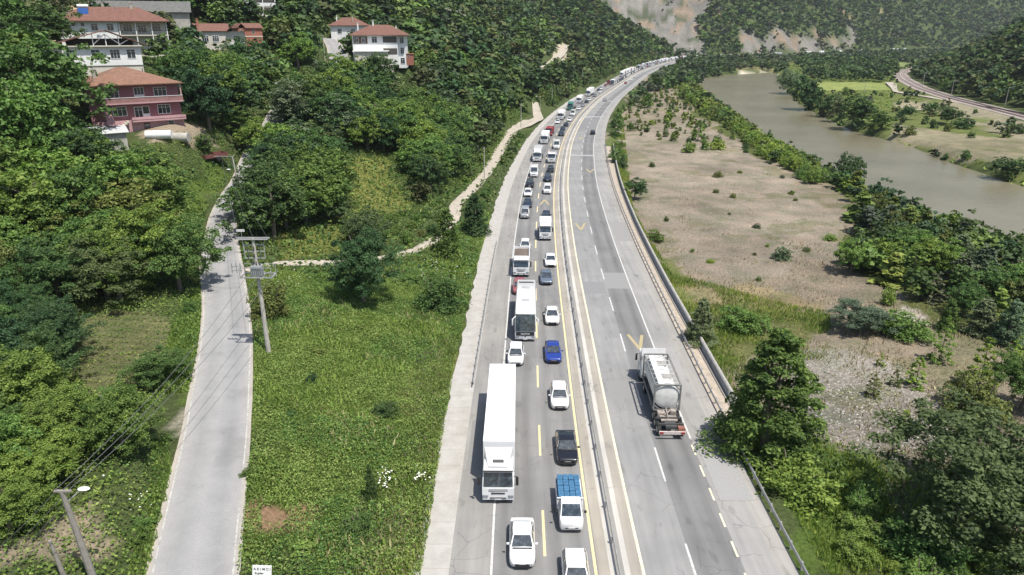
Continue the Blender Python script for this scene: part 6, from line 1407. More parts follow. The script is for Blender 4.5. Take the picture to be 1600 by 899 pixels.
for x in (-.2, .15, .5): mb = MB(); mb.cyl(tuple(tp+Vector((x, -.35, zp+1.1))), tuple(tp+Vector((x, -.35, zp+1.55))), .08, .05, n=8); mb.build('insulator', DGREY, tf)
mb = MB(); mb.box(tuple(tp+Vector((-2.0, -.1, zp+1.0))), (1.1, .08, .08)); mb.box(tuple(tp+Vector((-2.0, -.1, zp+.55))), (1.1, .08, .08))
for x in (-2.45, -2.0, -1.6): mb.cyl(tuple(tp+Vector((x, -.1, zp+.3))), tuple(tp+Vector((x, -.1, zp+1.3))), .05, n=6)
mb.build('fuse_rack', GALV, rT)
# tall pole where the side road goes under the trees, and the street sign by the road
pC = tr(375, 303); rC, hC, tC = pole(375, 303, 245, 'white pole with a thin crossbar at the top of the side road', r=.18, name='utility_pole', ground=pC, lean=(-.07, 0))
mb = MB(); mb.cyl(tuple(tC-pC+Vector((-3.2, 0, .05))), tuple(tC-pC+Vector((.2, 0, .05))), .05, n=6); mb.build('crossarm', GALV, rC); mb = MB(); mb.ball(tuple(tC-pC+Vector((-.9, -.2, -2.2))), (.7, .4, .2)); mb.build('lamp_head', MATS['lamp_shell_white'], rC, True)
pS = tr(382, 400); rS, hS, tS = pole(382, 400, 360, 'blank white street sign on a grey post, at the bend of the side road', r=.05, name='street_sign', ground=pS, mat=GALV)
mb = MB(); mb.box(tuple(tS-pS+Vector((-.1, 0, -.05))), (1.15, .06, .34)); mb.build('sign_panel', worn('sign_white', (.76, .76, .74), .5, .08, 3), rS); rS['category'] = 'street sign'
# the workshop sign at the bottom edge
MSIGN = MATS['sign_white']; MINK = worn('sign_ink', (.03, .03, .04), .6, .1, 5)
pK = at_depth(408, 900, 41.9); gkz = hz(pK.x, pK.y-1); rK = empty('roadside_sign', (pK.x, pK.y, gkz), R(2)); zc = pK.z-gkz
mb = MB(); tilt = R(-14)
Mk = Matrix.Translation((0, 0, zc-.35)) @ Matrix.Rotation(R(4), 4, 'Y') @ Matrix.Rotation(tilt, 4, 'X')
mb.box((0, 0, 0), (1.12, .05, 1.9), M=Mk); mb.build('sign_panel', MSIGN, rK)
for s in (-1, 1): mb = MB(); mb.box((s*.4, .12, (zc-.2)/2-.3), (.06, .06, zc+.2)); mb.build('post', GALV, rK)
for i, (txt, sz) in enumerate((('A K I M C I', .17), ('Kupiler', .14), ('• Boru', .15), ('• Radyatör', .15), ('• Montaj', .15))):
    cu = bpy.data.curves.new('t', 'FONT'); cu.body = txt; cu.size = sz*1.25; cu.extrude = .004; cu.align_x = 'CENTER' if i == 0 else 'LEFT'; cu.offset = .004
    to = bpy.data.objects.new('t', cu); COL.objects.link(to); bpy.context.view_layer.update(); me = bpy.data.meshes.new_from_object(to.evaluated_get(bpy.context.evaluated_depsgraph_get())); bpy.data.objects.remove(to)
    me.materials.clear(); me.materials.append(MINK); o = link(bpy.data.objects.new('lettering', me)); o.parent = rK
    o.matrix_basis = Mk @ Matrix.Translation((0 if i == 0 else -.42, -.032, .66-i*.25)) @ Matrix.Rotation(math.pi/2, 4, 'X')
tag(rK, 'white workshop sign with dark lettering at the bottom edge beside the side road', 'sign')
# lamp posts and poles further off
pole(508, 96, 56, 'lamp post with a left arm beside the village road by the terraced white house', arm=(-3.0, 0, .1), r=.14)
pole(462, 182, 131, 'lamp post with a long left arm above the lower bend of the village road', arm=(-3.6, 0, .1), r=.15)
pole(554, 76, 25, 'tall concrete pole in front of the cottage with the red roof', arm=None, r=.22, name='utility_pole')
pole(757, 282, 230, 'concrete pole standing on the edge of the dirt track beside the highway', r=.13, name='utility_pole', cross=.5)
pole(814, 199, 162, 'pole at the fork where the dirt track widens', r=.16, name='utility_pole', cross=1.2)
pole(862.5, 161, 140, 'thin pole on the brown bank above the queue', r=.16, name='utility_pole')
pole(844, 177, 151, 'slim lamp post in the middle of the widened dirt track', arm=(-1.6, 0, .05), r=.10)
pole(833.5, 103, 85, 'distant pole on the hillside left of the hillside track', r=.18, name='utility_pole'); pole(910, 126, 108, 'distant pole in the bushes above the bend', r=.18, name='utility_pole')
pole(66, 52, 14, 'light pole on the bare bank at the top left corner, nearest the houses', r=.2, name='utility_pole', lean=(-.08, 0)); pole(55, 40, 8, 'light pole on the bare bank at the top left corner, nearest the picture edge', r=.2, name='utility_pole', lean=(-.1, 0))
pole(87, 96, 36, 'tall thin pole at the left corner of the gabled white house', r=.16, name='utility_pole', lean=(-.06, 0))
pole(1350, 147, 130, 'white pole on the bright meadow across the river', r=.18, name='utility_pole'); pole(890, 69, 60, 'far pole at the top of the hillside track', r=.16, name='utility_pole')
for i, (px, yb, yt, lb) in enumerate(((1570, 166, 137, 'railway mast closest to the camera'), (1486, 150, 126, 'railway mast second closest to the camera'), (1441, 137, 114, 'railway mast left of the bushes, third from the camera'), (1506, 130, 113, 'railway mast on the far side of the second-closest one'), (1545, 136, 121, 'short railway mast in the trackside trees'), (1596, 139, 129, 'railway mast at the right edge of the picture'),
    (1428, 111, 92, 'far railway mast standing inside the bend'), (1417, 112, 96, 'far railway mast at the middle of the bend'), (1409, 113, 99, 'far railway mast at the left of the bend'), (1447, 106, 90, 'farthest railway mast but one, right of the bend'), (1405, 120, 104, 'railway mast where the bend starts'), (1466, 100, 90, 'farthest railway mast of all, near the wood'))):
    r_, h_, t_ = pole(px, yb, yt, lb, arm=(2.9, 0, -.5), lamp=False, r=.17, name='railway_mast'); r_['group'] = 'masts along the railway'; r_['category'] = 'railway mast'
    mb = MB(); tp = t_-Vector(r_.location); mb.cyl(tuple(tp), tuple(tp+Vector((2.9, 0, .35))), .03, n=5); mb.build('bracket', GALV, r_)
# wires from the leaning pole past the transformer pole
tpA = tA
for k, (da, db) in enumerate((((-.35, 0, .12), (-1.3, 0, -4.2)), ((.1, 0, .12), (0, 0, -4.0)), ((.45, 0, .12), (1.2, 0, -4.2)))):
    wire(sway(tpA+Vector(da), tT+Vector(db), 24, 1.0), .022, 'overhead wire from the leaning pole to the transformer pole, %s of three' % ('leftmost', 'middle', 'rightmost')[k], group='wires between the two near poles')
for k, dz in enumerate((.1, -.4, -.7, -1.1)):
    a = tpA+Vector((-.3+.2*k, 0, dz)); e = at_depth(-60, 900+22*k, 40); wire(sway(a, e, 12, .3), .02, 'wire running from the leaning pole out of the lower left corner, %s of four' % ('topmost', 'second', 'third', 'lowest')[k], group='wires leaving the leaning pole')
for k, dx in enumerate((-1.4, 0, 1.4)): wire(sway(tT+Vector((dx, 0, .12)), tC+Vector((-1.2+dx*.5, 0, .1)), 24, 1.2), .02, 'wire from the transformer pole up to the white pole, %s of three' % ('leftmost', 'middle', 'rightmost')[k], group='wires up the side road')

# ---------------------------------------------------------------- houses
def tilemat(name, a, b2):
    m, nt, b = nodemat(name); v = coords(nt); w_ = nt.nodes.new('ShaderNodeTexWave'); w_.bands_direction = 'Z'; w_.inputs['Scale'].default_value = 2.4; w_.inputs['Distortion'].default_value = .6
    nt.links.new(v, w_.inputs[0]); c = ramp(nt, noise(nt, v, 1.4, 8, .75), [(.3, a), (.55, b2), (.75, tuple(x*1.25 for x in b2))])
    c = mixc(nt, .35, c, ramp(nt, w_.outputs[0], [(0, (.55, .5, .48)), (.5, (1, 1, 1))]), 'MULTIPLY'); nt.links.new(c, b.inputs['Base Color']); setp(b, rough=.9); bump(nt, b, w_.outputs[0], .4, .06); return m
TILE_O = tilemat('orange_roof_tiles', (.15, .085, .06), (.25, .135, .088)); TILE_R = tilemat('red_roof_tiles', (.125, .062, .046), (.20, .098, .072)); TILE_G = tilemat('dark_grey_sheet_roof', (.09, .09, .085), (.15, .15, .14))
WPINK = worn('pink_render', (.31, .15, .165), .9, .16, .8); WPINKL = worn('pale_pink_render', (.50, .30, .31), .9, .15, .8); WWHITE = worn('white_render', (.80, .80, .78), .9, .12, .6); WCREAM = worn('cream_render', (.62, .58, .49), .9, .15, .6)
WCONC = worn('bare_concrete_render', (.42, .40, .35), .9, .25, .7); WBRICK = worn('red_brick', (.38, .15, .10), .9, .3, 2.5); WFRAME = worn('window_frame_white', (.78, .78, .77), .6, .05, 3); WOODB = worn('dark_wood', (.14, .08, .05), .8, .3, 3); INTER = worn('painted_recess_shade', (.10, .09, .08), .95, .2, 2)  # the last material puts the shade of open recesses into its colour
class House:
    """local frame: x right along the front, y away, z up; the front wall is at y=0"""
    def __init__(s, key, name, rz, label, dz=0): s.root = empty(name, HP[key]+Vector((0, 0, dz)), rz); s.root.scale = ({'hut': .6, 'shed': .75, 'brick': .66}.get(key, 1),)*3; tag(s.root, label, 'house')
    def box(s, name, x0, x1, y0, y1, z0, z1, mat, parent=None):
        mb = MB(); mb.box(((x0+x1)/2, (y0+y1)/2, (z0+z1)/2), (x1-x0, y1-y0, z1-z0)); return mb.build(name, mat, parent or s.root)
    def window(s, x, z, w=1.5, h=1.3, face='front', y=0, door=False, div=3, mat=None):
        """a framed opening proud of the wall; x along the wall"""
        def P(a, b_, c_):   # a along, b outwards, c up
            if face == 'front': return (x+a, y-b_, z+c_)
            if face == 'left': return (x-b_, y+a, z+c_)
            return (x+b_, y+a, z+c_)
        def B(mb, a0, a1, b0, b1, c0, c1):
            p, q = P(a0, b0, c0), P(a1, b1, c1); mb.box(tuple((u+v_)/2 for u, v_ in zip(p, q)), tuple(max(.01, abs(u-v_)) for u, v_ in zip(p, q)))
        mb = MB(); f = .09
        B(mb, -w/2-f, w/2+f, -.02, .07, -f, 0); B(mb, -w/2-f, w/2+f, -.02, .07, h, h+f); B(mb, -w/2-f, -w/2, -.02, .07, 0, h); B(mb, w/2, w/2+f, -.02, .07, 0, h)
        for k in range(1, div): B(mb, -w/2+w*k/div-.03, -w/2+w*k/div+.03, -.02, .06, 0, h)
        if not door: B(mb, -w/2, w/2, -.02, .055, h*.72, h*.72+.05)
        o = mb.build('door' if door else 'window', mat or WFRAME, s.root)
        mb = MB(); B(mb, -w/2, w/2, -.03, .02, 0 if not door else h*.4, h); mb.build('pane', GLASS, o)
        if door: mb = MB(); B(mb, -w/2, w/2, -.03, .025, 0, h*.4); mb.build('door_panel', mat or WFRAME, o)
        return o
    def hip(s, x0, x1, y0, y1, z, h, mat, over=.7, ridge=None):
        x0 -= over; x1 += over; y0 -= over; y1 += over; d = (y1-y0)/2; ym = (y0+y1)/2; r0, r1 = (x0+min(d, (x1-x0)/2-.3), x1-min(d, (x1-x0)/2-.3)) if ridge is None else ridge
        mb = MB(); b_ = mb.bm; v_ = [b_.verts.new(p) for p in ((x0, y0, z), (x1, y0, z), (x1, y1, z), (x0, y1, z), (r0, ym, z+h), (r1, ym, z+h), (x0, y0, z-.16), (x1, y0, z-.16), (x1, y1, z-.16), (x0, y1, z-.16))]
        for f in ((0, 1, 5, 4), (1, 2, 5), (2, 3, 4, 5), (3, 0, 4), (0, 6, 7, 1), (1, 7, 8, 2), (2, 8, 9, 3), (3, 9, 6, 0), (6, 9, 8, 7)): b_.faces.new([v_[i] for i in f])
        return mb.build('roof', mat, s.root)
    def gable(s, x0, x1, y0, y1, z, h, mat, over=.6, along='x', peak=.5):
        mb = MB(); b_ = mb.bm
        if along == 'y':
            xm = x0+(x1-x0)*peak; P = [(x0-over, y0-over, z), (xm, y0-over, z+h), (x1+over, y0-over, z), (x1+over, y1+over, z), (xm, y1+over, z+h), (x0-over, y1+over, z)]
            for tt in (0, ): mb.slab([P[0], P[1], P[4], P[5]], (-1, 0, 1), .14); mb.slab([P[1], P[2], P[3], P[4]], (1, 0, 1), .14)
        else:
            ym = (y0+y1)/2; mb.slab([(x0-over, y0-over, z), (x1+over, y0-over, z), (x1+over, ym, z+h), (x0-over, ym, z+h)], (0, -1, 1), .14); mb.slab([(x0-over, ym, z+h), (x1+over, ym, z+h), (x1+over, y1+over, z), (x0-over, y1+over, z)], (0, 1, 1), .14)
        return mb.build('roof', mat, s.root)
    def rail(s, x0, x1, y, z, h=.95, mat=None, posts=True, solid=False):
        mb = MB(); mb.box(((x0+x1)/2, y, z+h), (x1-x0, .07, .07))
        if solid: mb.box(((x0+x1)/2, y, z+h/2), (x1-x0, .10, h))
        else:
            n = int((x1-x0)/.35)
            for k in range(n+1): mb.box((x0+(x1-x0)*k/n, y, z+h/2), (.05, .05, h))
        return mb.build('balcony_rail', mat or WFRAME, s.root)
    def chimney(s, roof, x, y, z0, z1, w=.6, mat=None):
        mb = MB(); mb.box((x, y, (z0+z1)/2), (w, w, z1-z0)); mb.box((x, y, z1+.05), (w*1.3, w*1.3, .1)); mb.box((x, y, z1+.25), (w*.9, w*.9, .06)); return mb.build('chimney', mat or WCONC, roof)
# pink house: front faces right of the camera
H_ = House('pink', 'pink_house', R(37), 'pink two-storey house with an orange hipped roof and a long balcony', dz=-.2)
H_.box('wall', -7.6, 7.2, 0, 9.5, 2.4, 8.6, WPINK); H_.box('basement_wall', -7.5, 7.3, -.6, 9.4, -4, 2.38, WPINKL)
H_.box('terrace_slab', -1.5, 7.5, -1.6, -.58, 2.1, 2.5, WPINKL); H_.box('balcony_slab', -5.2, 7.5, -1.5, -.01, 5.25, 5.5, WPINKL); H_.rail(-5.2, 7.5, -1.45, 5.5, .8, worn('rail_dull_red', (.30, .16, .15), .8), solid=True); H_.rail(-5.2, 7.5, -1.53, 6.32, .06, WFRAME)
for x in (7.3,): H_.box('balcony_post', x-.1, x+.1, -1.45, -1.25, 5.5, 8.5, WPINKL)
H_.box('railing_wall', -1.5, 7.5, -1.66, -1.56, 2.5, 2.95, WPINKL)
for x, w in ((-3.7, 2.0), (.6, 1.5), (4.1, 2.0)): H_.window(x, 6.35 if x != .6 else 5.9, w, 1.45 if x != .6 else 2.0, door=(x == .6), div=3)
for x, w in ((-3.0, 2.1), (4.3, 2.0)): H_.window(x, 3.2, w, 1.5)
H_.window(.0, 2.8, 1.2, 1.7, div=2); H_.window(1.25, 2.5, 1.0, 2.1, door=True, div=1)
H_.window(.9, .2, .8, 1.5, y=-.6, div=1, mat=WOODB, door=True); H_.window(5.0, .7, .9, 1.1, y=-.6, div=1)
for y in (1.4, 4.0): H_.window(-7.6, 6.3, 1.1, 1.3, face='left', y=y, div=2)
mb = MB()
for k in range(12): mb.box((-2.2-k*.38, -1.1, 2.2-k*.26), (.4, 1.0, .28))
mb.build('front_steps', WCREAM, H_.root)
mb = MB()
for k in range(11): mb.box((-5.3-.0*k, -1.0-.45*k+.2, 5.3-k*.3), (1.1, .46, .3))
mb.build('outside_stair', WPINKL, H_.root)
rf = H_.hip(-7.6, 7.2, -1.2, 9.5, 8.62, 2.7, TILE_O, ridge=(-1.6, -.2), over=.6); H_.chimney(rf, -5.6, 2.0, 8.8, 11.0, .65)
mb = MB(); mb.cyl((3.0, 6.5, 9.5), (3.0, 6.5, 10.9), .08, n=6); mb.build('stovepipe', DGREY, rf)
# upper white house
H_ = House('white', 'white_house', R(30), 'large white house with a red hipped roof and a blue solar panel')
H_.box('wall', -10.8, .6, 0, 10, -3, 5.6, WWHITE); H_.box('wall', .62, 10.5, 1.6, 10, -3, 5.6, WCREAM); H_.box('balcony_slab', .62, 10.9, -.2, 1.58, 2.4, 2.65, WCREAM)
H_.rail(.7, 10.8, -.12, 2.65, .9, DGREY); H_.rail(.7, 10.8, -.12, -.4, .9, DGREY)
for x in (.9, 4.2, 7.5, 10.6): H_.box('balcony_post', x-.1, x+.1, -.15, .05, -3, 5.5, WWHITE)
for x in (-4.0, -.9): H_.window(x, 3.6, 1.2, 1.4, div=2)
for x in (-8.0, -6.2): H_.window(x, 4.6, .4, .4, div=1, mat=DGREY)
for x, z in ((2.6, 3.3), (5.6, 3.1), (8.6, 3.4), (2.5, .2), (6.5, .2), (9.2, .2)): H_.window(x, z, 1.7, 1.6, y=1.6)
rf = H_.hip(-10.8, 10.7, -.2, 10, 5.62, 3.0, TILE_R, over=.8); H_.chimney(rf, 4.2, 4.5, 7.8, 9.4); H_.chimney(rf, -1.5, 5.2, 8.2, 9.5, .45)
mb = MB(); mb.slab([(-6.6, 1.0, 6.4), (-4.6, 1.0, 6.4), (-4.6, 3.2, 8.3), (-6.6, 3.2, 8.3)], (0, -1, 1), .1); mb.build('solar_panel', worn('panel_blue', (.02, .07, .22), .2, .2, 3), rf)
mb = MB(); mb.cyl((-6.6, 3.5, 8.7), (-4.4, 3.5, 8.7), .35, n=12); mb.build('water_tank', WWHITE, rf, True)
mb = MB(); mb.cyl((1.0, 3.6, 8.0), (1.0, 3.6, 10.2), .05, n=6); mb.build('antenna', GALV, rf)
# lower white gabled house
H_ = House('gable', 'gabled_house', R(31), 'white house with an open timber gable, standing below the large white one')
H_.box('wall', -6.2, 7.0, 0, 8.5, 2.3, 5.8, WWHITE); H_.box('basement_wall', -4.0, 7.0, .15, 8.5, -5, 2.28, WCREAM); H_.box('wing_wall', -9.2, -6.22, 2.2, 8.0, 2.3, 5.6, WWHITE)
H_.box('balcony_slab', -9.4, -4.4, -1.1, 2.18, 2.1, 2.35, WCREAM); H_.box('balcony_post', -6.3, -6.0, -.9, -.6, -5, 2.1, WCREAM); H_.box('balcony_front', -6.3, -4.3, -1.1, -.98, 2.35, 3.5, WWHITE); H_.box('balcony_front', -9.4, -6.32, -1.1, -1.0, 2.35, 3.2, WCREAM); H_.box('balcony_post', -6.4, -6.2, -1.0, -.8, 3.2, 5.6, WWHITE)
for x, w in ((-5.0, 1.5), (-.9, 1.4), (2.4, 1.6), (5.2, 1.4)): H_.window(x, 3.6, w, 1.6, div=2 if w < 1.5 else 3)
H_.window(-8.2, 3.2, .8, 1.9, y=2.2, div=1); H_.box('eaves_slab', -6.2, 7.3, -.7, -.01, 5.8, 6.0, WCREAM)
mb = MB()
for x in (-1.0, 1.2, 3.4): mb.box((x, .1, 7.0), (.14, .14, 2.1))
for a, b_ in (((-1, .1, 6.2), (1.2, .1, 8.1)), ((1.2, .1, 8.0), (3.6, .1, 6.2)), ((3.4, .1, 6.1), (5.2, .1, 7.1))): mb.cyl(a, b_, .08, n=5)
mb.build('gable_timbers', WFRAME, H_.root); H_.box('attic_wall', -5.5, 6.0, 3.5, 8.4, 5.82, 7.2, INTER)  # attic wall coloured near-black for the shade behind the timbers
H_.gable(-8.6, 7.6, 0, 8.6, 5.95, 2.9, TILE_R, along='y', peak=.62, over=.8)
mb = MB(); mb.cyl((-5.6, 3, 7), (-5.6, 3, 9), .1, n=6); mb.build('stovepipe', DGREY, H_.root); mb = MB(); mb.ball((.2, -.3, 7.6), (.8, .2, .8)); mb.build('satellite_dish', WFRAME, H_.root, True)
# building with the long dark roof behind
H_ = House('long', 'long_building', R(22), 'long low building with a dark grey roof, behind the large white house'); H_.box('wall', -14, 9, 0, 9, -3, 2.4, WCONC); H_.gable(-14, 9, 0, 9, 2.4, 2.9, TILE_G, over=.7)
# small house with red roof, brick house, flats
H_ = House('small', 'small_house', R(20), 'small cream house with a red gabled roof, left of the brick house'); H_.box('wall', -6, 6.3, 0, 7, -3, 3.6, WCREAM); H_.box('balcony_front', 2.2, 6.3, -1.0, -.9, -.3, .9, WWHITE); H_.box('balcony_slab', 2.2, 6.3, -.9, -.01, -.3, -.1, WCREAM)
for x in (-3.5, -1, 4.2): H_.window(x, 1.1, 1.5, 1.4)
H_.gable(-6, 2.0, 0, 7, 3.65, 1.9, TILE_R, along='x', over=.5); H_.gable(2.2, 6.6, -.9, 7, 3.6, 1.6, TILE_R, along='y', over=.5, peak=.3); H_.chimney(H_.root, -5.0, 2, 3.6, 6.6, .5, WBRICK)
H_ = House('brick', 'brick_house', R(42), 'unplastered red brick house with a gabled roof, in front of the white flats'); H_.box('wall', -4.2, 6.2, 0, 6, -4, 3.0, WBRICK); H_.box('concrete_band', -4.3, 6.3, -.1, -.01, -.5, -.1, WCREAM)
H_.window(2.3, .9, .9, 1.3, div=2, mat=WCREAM); H_.window(-2.8, 1.1, .6, 1.3, div=1, mat=WCREAM); H_.gable(-1.0, 6.2, 0, 6, 3.0, 2.0, TILE_R, over=.6); H_.gable(-4.4, -1.0, -.2, 5.5, 3.0, 1.9, TILE_R, along='y', over=.3)
H_ = House('flats', 'block_of_flats', R(20), 'white block of flats at the top edge, with dark balcony recesses on its right'); H_.box('wall', -9, 2.2, 0, 10, -6, 12, WWHITE); H_.box('wall', 2.22, 10.2, 1.4, 10, -6, 12, WCREAM)
for z in (1.5, 4.6, 7.7):
    H_.box('balcony_front', 2.22, 10.2, 0, .12, z-.0, z+1.1, WWHITE); H_.box('recess', 2.3, 10.0, 1.28, 1.38, z+1.1, z+2.7, INTER)  # dark panel stands in for the shade at the back of each balcony
    for x in (2.5, 6.2, 10.0): H_.box('balcony_post', x-.12, x+.12, .0, .2, z+1.1, z+3.1, WWHITE)
    for x in (-7.5, -4.2, -1.0): H_.window(x, z+.9, 1.5, 1.3)
H_.hip(-9, 10.2, 0, 10, 12, 2.5, TILE_R)
# terraced white house in the middle
H_ = House('terrace', 'terraced_house', R(3), 'white three-level house with a red hipped roof, above the central wood', dz=-.3); H_.box('wall', -7.5, 6.0, 0, 10, 0, 8.6, WWHITE); H_.box('front_block', -6.5, 3.0, -3.4, -.02, -5, 3.9, WCREAM)
H_.box('side_wing', 6.02, 8.2, 1.2, 9, -1, 8.4, WWHITE)
H_.box('recess', -7.2, -3.0, -.03, .0, 6.1, 8.2, WOODB); H_.box('recess', 1.6, 5.8, -.03, .0, 6.4, 8.2, INTER); H_.box('recess', 1.6, 5.8, -.03, .0, 3.0, 4.8, INTER); H_.box('recess', -1.5, -.4, -3.43, -3.4, .6, 3.0, INTER)  # flat panels in place of openings; the near-black ones paint in their shade
H_.window(-.9, 6.4, 1.5, 1.6, div=2); H_.window(-6.2, 6.4, .9, 1.5, div=2, y=-.04); H_.window(-4.2, 6.4, .9, 1.5, div=2, y=-.04); H_.window(7.2, 6.2, 1.0, 1.7, y=1.2, div=2); H_.window(7.2, 3.2, 1.0, 1.7, y=1.2, div=2); H_.window(7.2, .3, 1.2, 1.7, y=1.2, div=2)
H_.box('terrace_roof', -7.2, 3.4, -3.8, -.02, 3.92, 4.15, WWHITE)
rf = H_.hip(-7.5, 8.2, 0, 10, 8.62, 2.9, TILE_R, over=.9); H_.chimney(rf, -1.6, 4.5, 11.0, 12.6, .4, WWHITE); H_.chimney(rf, 5.4, 4, 9.8, 11.1, .3, WWHITE); H_.chimney(rf, -6.5, 6, 9.6, 12.0, .4, WWHITE)
mb = MB(); mb.box((-3, -6.0, -1.6), (16, .3, 3.0)); 
for k in range(32): mb.box((-10.8+k*.5, -6.0, .25), (.06, .06, 1.2))
mb.build('garden_wall', WCREAM, H_.root)
H_ = House('cottage', 'cottage', R(5), 'cottage with a red hipped roof behind the terraced white house'); H_.box('wall', -6, 6, 0, 8, -3, 3.6, WWHITE); rf = H_.hip(-6, 6, 0, 8, 3.6, 2.6, TILE_R); H_.window(-3, .9, 1.3, 1.5); H_.window(1.5, .9, 1.3, 1.5); H_.chimney(rf, -4.0, 2.5, 4.4, 6.6, .4, WWHITE)
H_ = House('hut', 'brick_hut', 0, 'little orange brick hut right of the terraced white house'); H_.box('wall', -1.6, 1.6, 0, 3, -3, 2.2, WBRICK); H_.box('roof', -1.9, 1.9, -.3, 3.3, 2.2, 2.35, worn('hut_roof', (.45, .16, .10), .8)); H_.window(-.5, .7, .7, .8, div=1)
H_ = House('shed', 'shed', R(35), 'shed with a pale sheet roof, in front of the lower left of the pink house', dz=-1); H_.box('wall', -4.2, 2.6, 0, 4, -3, 2.6, WCONC); mb = MB(); mb.slab([(-4.8, -.6, 2.5), (3.2, -.6, 2.5), (3.2, 4.4, 3.6), (-4.8, 4.4, 3.6)], (0, -.2, 1), .1); mb.build('roof', worn('sheet_roof', (.52, .53, .53), .5, .2, 1.5), H_.root)
# rusty trailer body and a white tank in the yards
pr = tr(335, 252); rt = empty('rusty_trailer', pr+Vector((0, 0, .2)), R(-35)); RUSTR = worn('rusty_red_sheet', (.17, .06, .05), .85, .4, 2)
mb = MB(); mb.box((0, 0, .6), (2.2, 4.6, .1))
for s in (-1, 1): mb.box((s*1.1, 0, .95), (.08, 4.6, .7)); mb.box((0, s*2.3, .95), (2.2, .08, .7))
mb.build('load_bed', RUSTR, rt); 
for s in (-1, 1): mb = MB(); mb.cyl((s*.95, .3, .35), (s*1.2, .3, .35), .4, n=12); mb.build('wheel', RUBBER, rt)
mb = MB(); mb.cyl((0, -2.3, .55), (0, -3.6, .4), .05, n=6); mb.build('drawbar', RUSTR, rt); tag(rt, 'rusty red open trailer body on the slope above the side road', 'trailer')
pw = tr(250, 217); mb = MB(); mb.cyl((-2.2, 0, .7), (2.0, 0, .7), .75, n=14); o = mb.build('water_tank', WWHITE, None, True); o.location = pw; o.rotation_euler = (0, 0, R(12)); tag(o, 'white cylindrical tank lying in the yard below the pink house', 'tank')
pw = tr(283, 222); mb = MB(); mb.cyl((-1.5, 0, .8), (1.5, 0, .8), .85, n=14); o = mb.build('water_tank', WCONC, None, True); o.location = pw; tag(o, 'grey cylindrical tank in the yard, right of the white one', 'tank')

# ---------------------------------------------------------------- labels that single each plant out
LM = [('the pink house', 220, 165), ('the large white house', 190, 50), ('the white gabled house', 150, 100), ('the terraced house', 592, 70), ('the transformer pole', 415, 460), ('the rusty trailer', 335, 250), ('the white street sign', 382, 370), ('the leaning lamp pole', 130, 830),
      ('the terraced garden', 180, 550), ('the parked grey car', 378, 300), ('the track-side pole', 757, 255), ('the tanker lorry', 1040, 620), ('the lone grey bush', 1222, 400), ('the huge olive tree', 1475, 770), ('the pebbly ground', 1360, 640), ('the river bend', 1215, 150), ('the bright meadow', 1330, 134), ('the closest railway mast', 1570, 150),
      ('the far white coach', 955, 128), ('the red lorry', 853, 200), ('the wall-side dark tree', 992, 300), ('the lower guardrail', 1230, 830), ('the vine field', 560, 600), ('the hillside track', 878, 82), ('the giant pointed tree', 1195, 650), ('the brick house', 385, 45), ('the lower lamp post', 450, 160), ('the upper lamp post', 520, 80), ('the green-cabbed lorry', 885, 160), ('the dry ground tip', 1010, 180), ('the right-edge tree', 1590, 600), ('the water edge', 1420, 330), ('the top left corner', 10, 10), ('the far weedy sapling', 1090, 205), ('the thicket-top tree', 1320, 270), ('the bare soil patch', 435, 812), ('the low dark field bush', 602, 645), ('the white-flowered bush', 688, 460)]
from collections import defaultdict
buck = defaultdict(list)
for p in THINGS:
    u, v = proj(p['x'], p['y'], p['z']+.5*p['sz']*5); p['uv'] = (u, v)
    if p['label']: continue
    nm, lx, ly = min(LM, key=lambda q: math.hypot(q[1]-u, (q[2]-v)*1.2)); dx, dy = u-lx, v-ly
    rel = 'beside' if math.hypot(dx, dy) < 22 else ('right of' if dx > abs(dy)*1.3 else 'left of' if -dx > abs(dy)*1.3 else 'above' if dy < 0 else 'below')
    hgt = p['sz']*{'round': 8, 'tall': 10.5, 'cone': 8, 'sapling': 4, 'shrub': 2.2}[p['kind']]
    sz = {'shrub': ('low', 'medium', 'large')[0 if hgt < 1.6 else 1 if hgt < 3 else 2]}.get(p['kind'], ('small', 'medium', 'tall')[0 if hgt < 5 else 1 if hgt < 8.5 else 2])
    noun = {'round': 'round tree', 'tall': 'slender tree', 'cone': 'pointed tree', 'sapling': 'sapling', 'shrub': 'bush'}[p['kind']]
    buck['%s %s %s %s %s' % (sz, COLW[p['mat'].name], noun, rel, nm)].append(p)
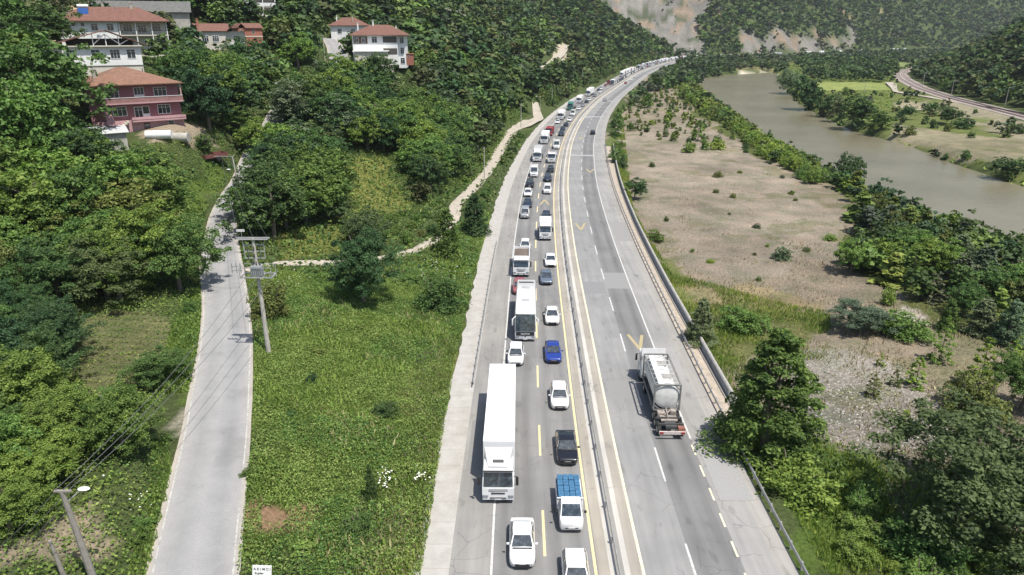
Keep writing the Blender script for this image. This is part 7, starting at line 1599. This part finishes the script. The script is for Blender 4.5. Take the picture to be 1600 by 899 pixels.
ORD = ['nearest', 'second', 'third', 'fourth', 'fifth', 'sixth', 'seventh', 'eighth', 'ninth', 'tenth', 'eleventh', 'twelfth', 'thirteenth', 'fourteenth', 'fifteenth', 'sixteenth', 'seventeenth', 'eighteenth', 'nineteenth', 'twentieth']+['twenty-'+a for a in ('first', 'second', 'third', 'fourth', 'fifth', 'sixth', 'seventh', 'eighth', 'ninth')]+['thirtieth']+['thirty-'+a for a in ('first', 'second', 'third', 'fourth', 'fifth', 'sixth', 'seventh', 'eighth', 'ninth')]+['fortieth']+['forty-'+a for a in ('first', 'second', 'third', 'fourth', 'fifth', 'sixth', 'seventh', 'eighth', 'ninth')]+['fiftieth']+['fifty-'+a for a in ('first', 'second', 'third', 'fourth', 'fifth', 'sixth', 'seventh', 'eighth', 'ninth')]
for base, L_ in buck.items():
    L_.sort(key=lambda p: -p['uv'][1])
    for i, p in enumerate(L_):
        p['obj']['label'] = base if len(L_) == 1 else '%s, %s' % (base, 'lowest in the picture' if i == 0 else (ORD[min(i, 58)]+' from the bottom'))
for p in THINGS:
    if not p['label']: p['obj']['group'] = {'shrub': 'bushes', 'sapling': 'saplings'}.get(p['kind'], 'trees')+' of the '+(p['region'] or 'village hillside')

# ---------------------------------------------------------------- air
HAZE_ON = True
if HAZE_ON:
    m = bpy.data.materials.new('haze'); m.use_nodes = True; nt = m.node_tree; nt.nodes.clear(); out = nt.nodes.new('ShaderNodeOutputMaterial'); pv = nt.nodes.new('ShaderNodeVolumePrincipled')
    pv.inputs['Color'].default_value = (.86, .92, 1, 1); pv.inputs['Density'].default_value = .00007; pv.inputs['Anisotropy'].default_value = .1; nt.links.new(pv.outputs[0], out.inputs['Volume'])
    top = float(GZ.max())+20; mb = MB(); mb.box((0, 0, 0), (1, 1, 1)); o = mb.build('haze', m); x0, x1, y0, y1, z0 = -760, 2330, -110, 2720, -8
    o.scale = (x1-x0, y1-y0, top-z0); o.location = ((x0+x1)/2, (y0+y1)/2, (top+z0)/2); tag(o, kind='stuff', label='faint summer haze filling the valley', cat='haze')
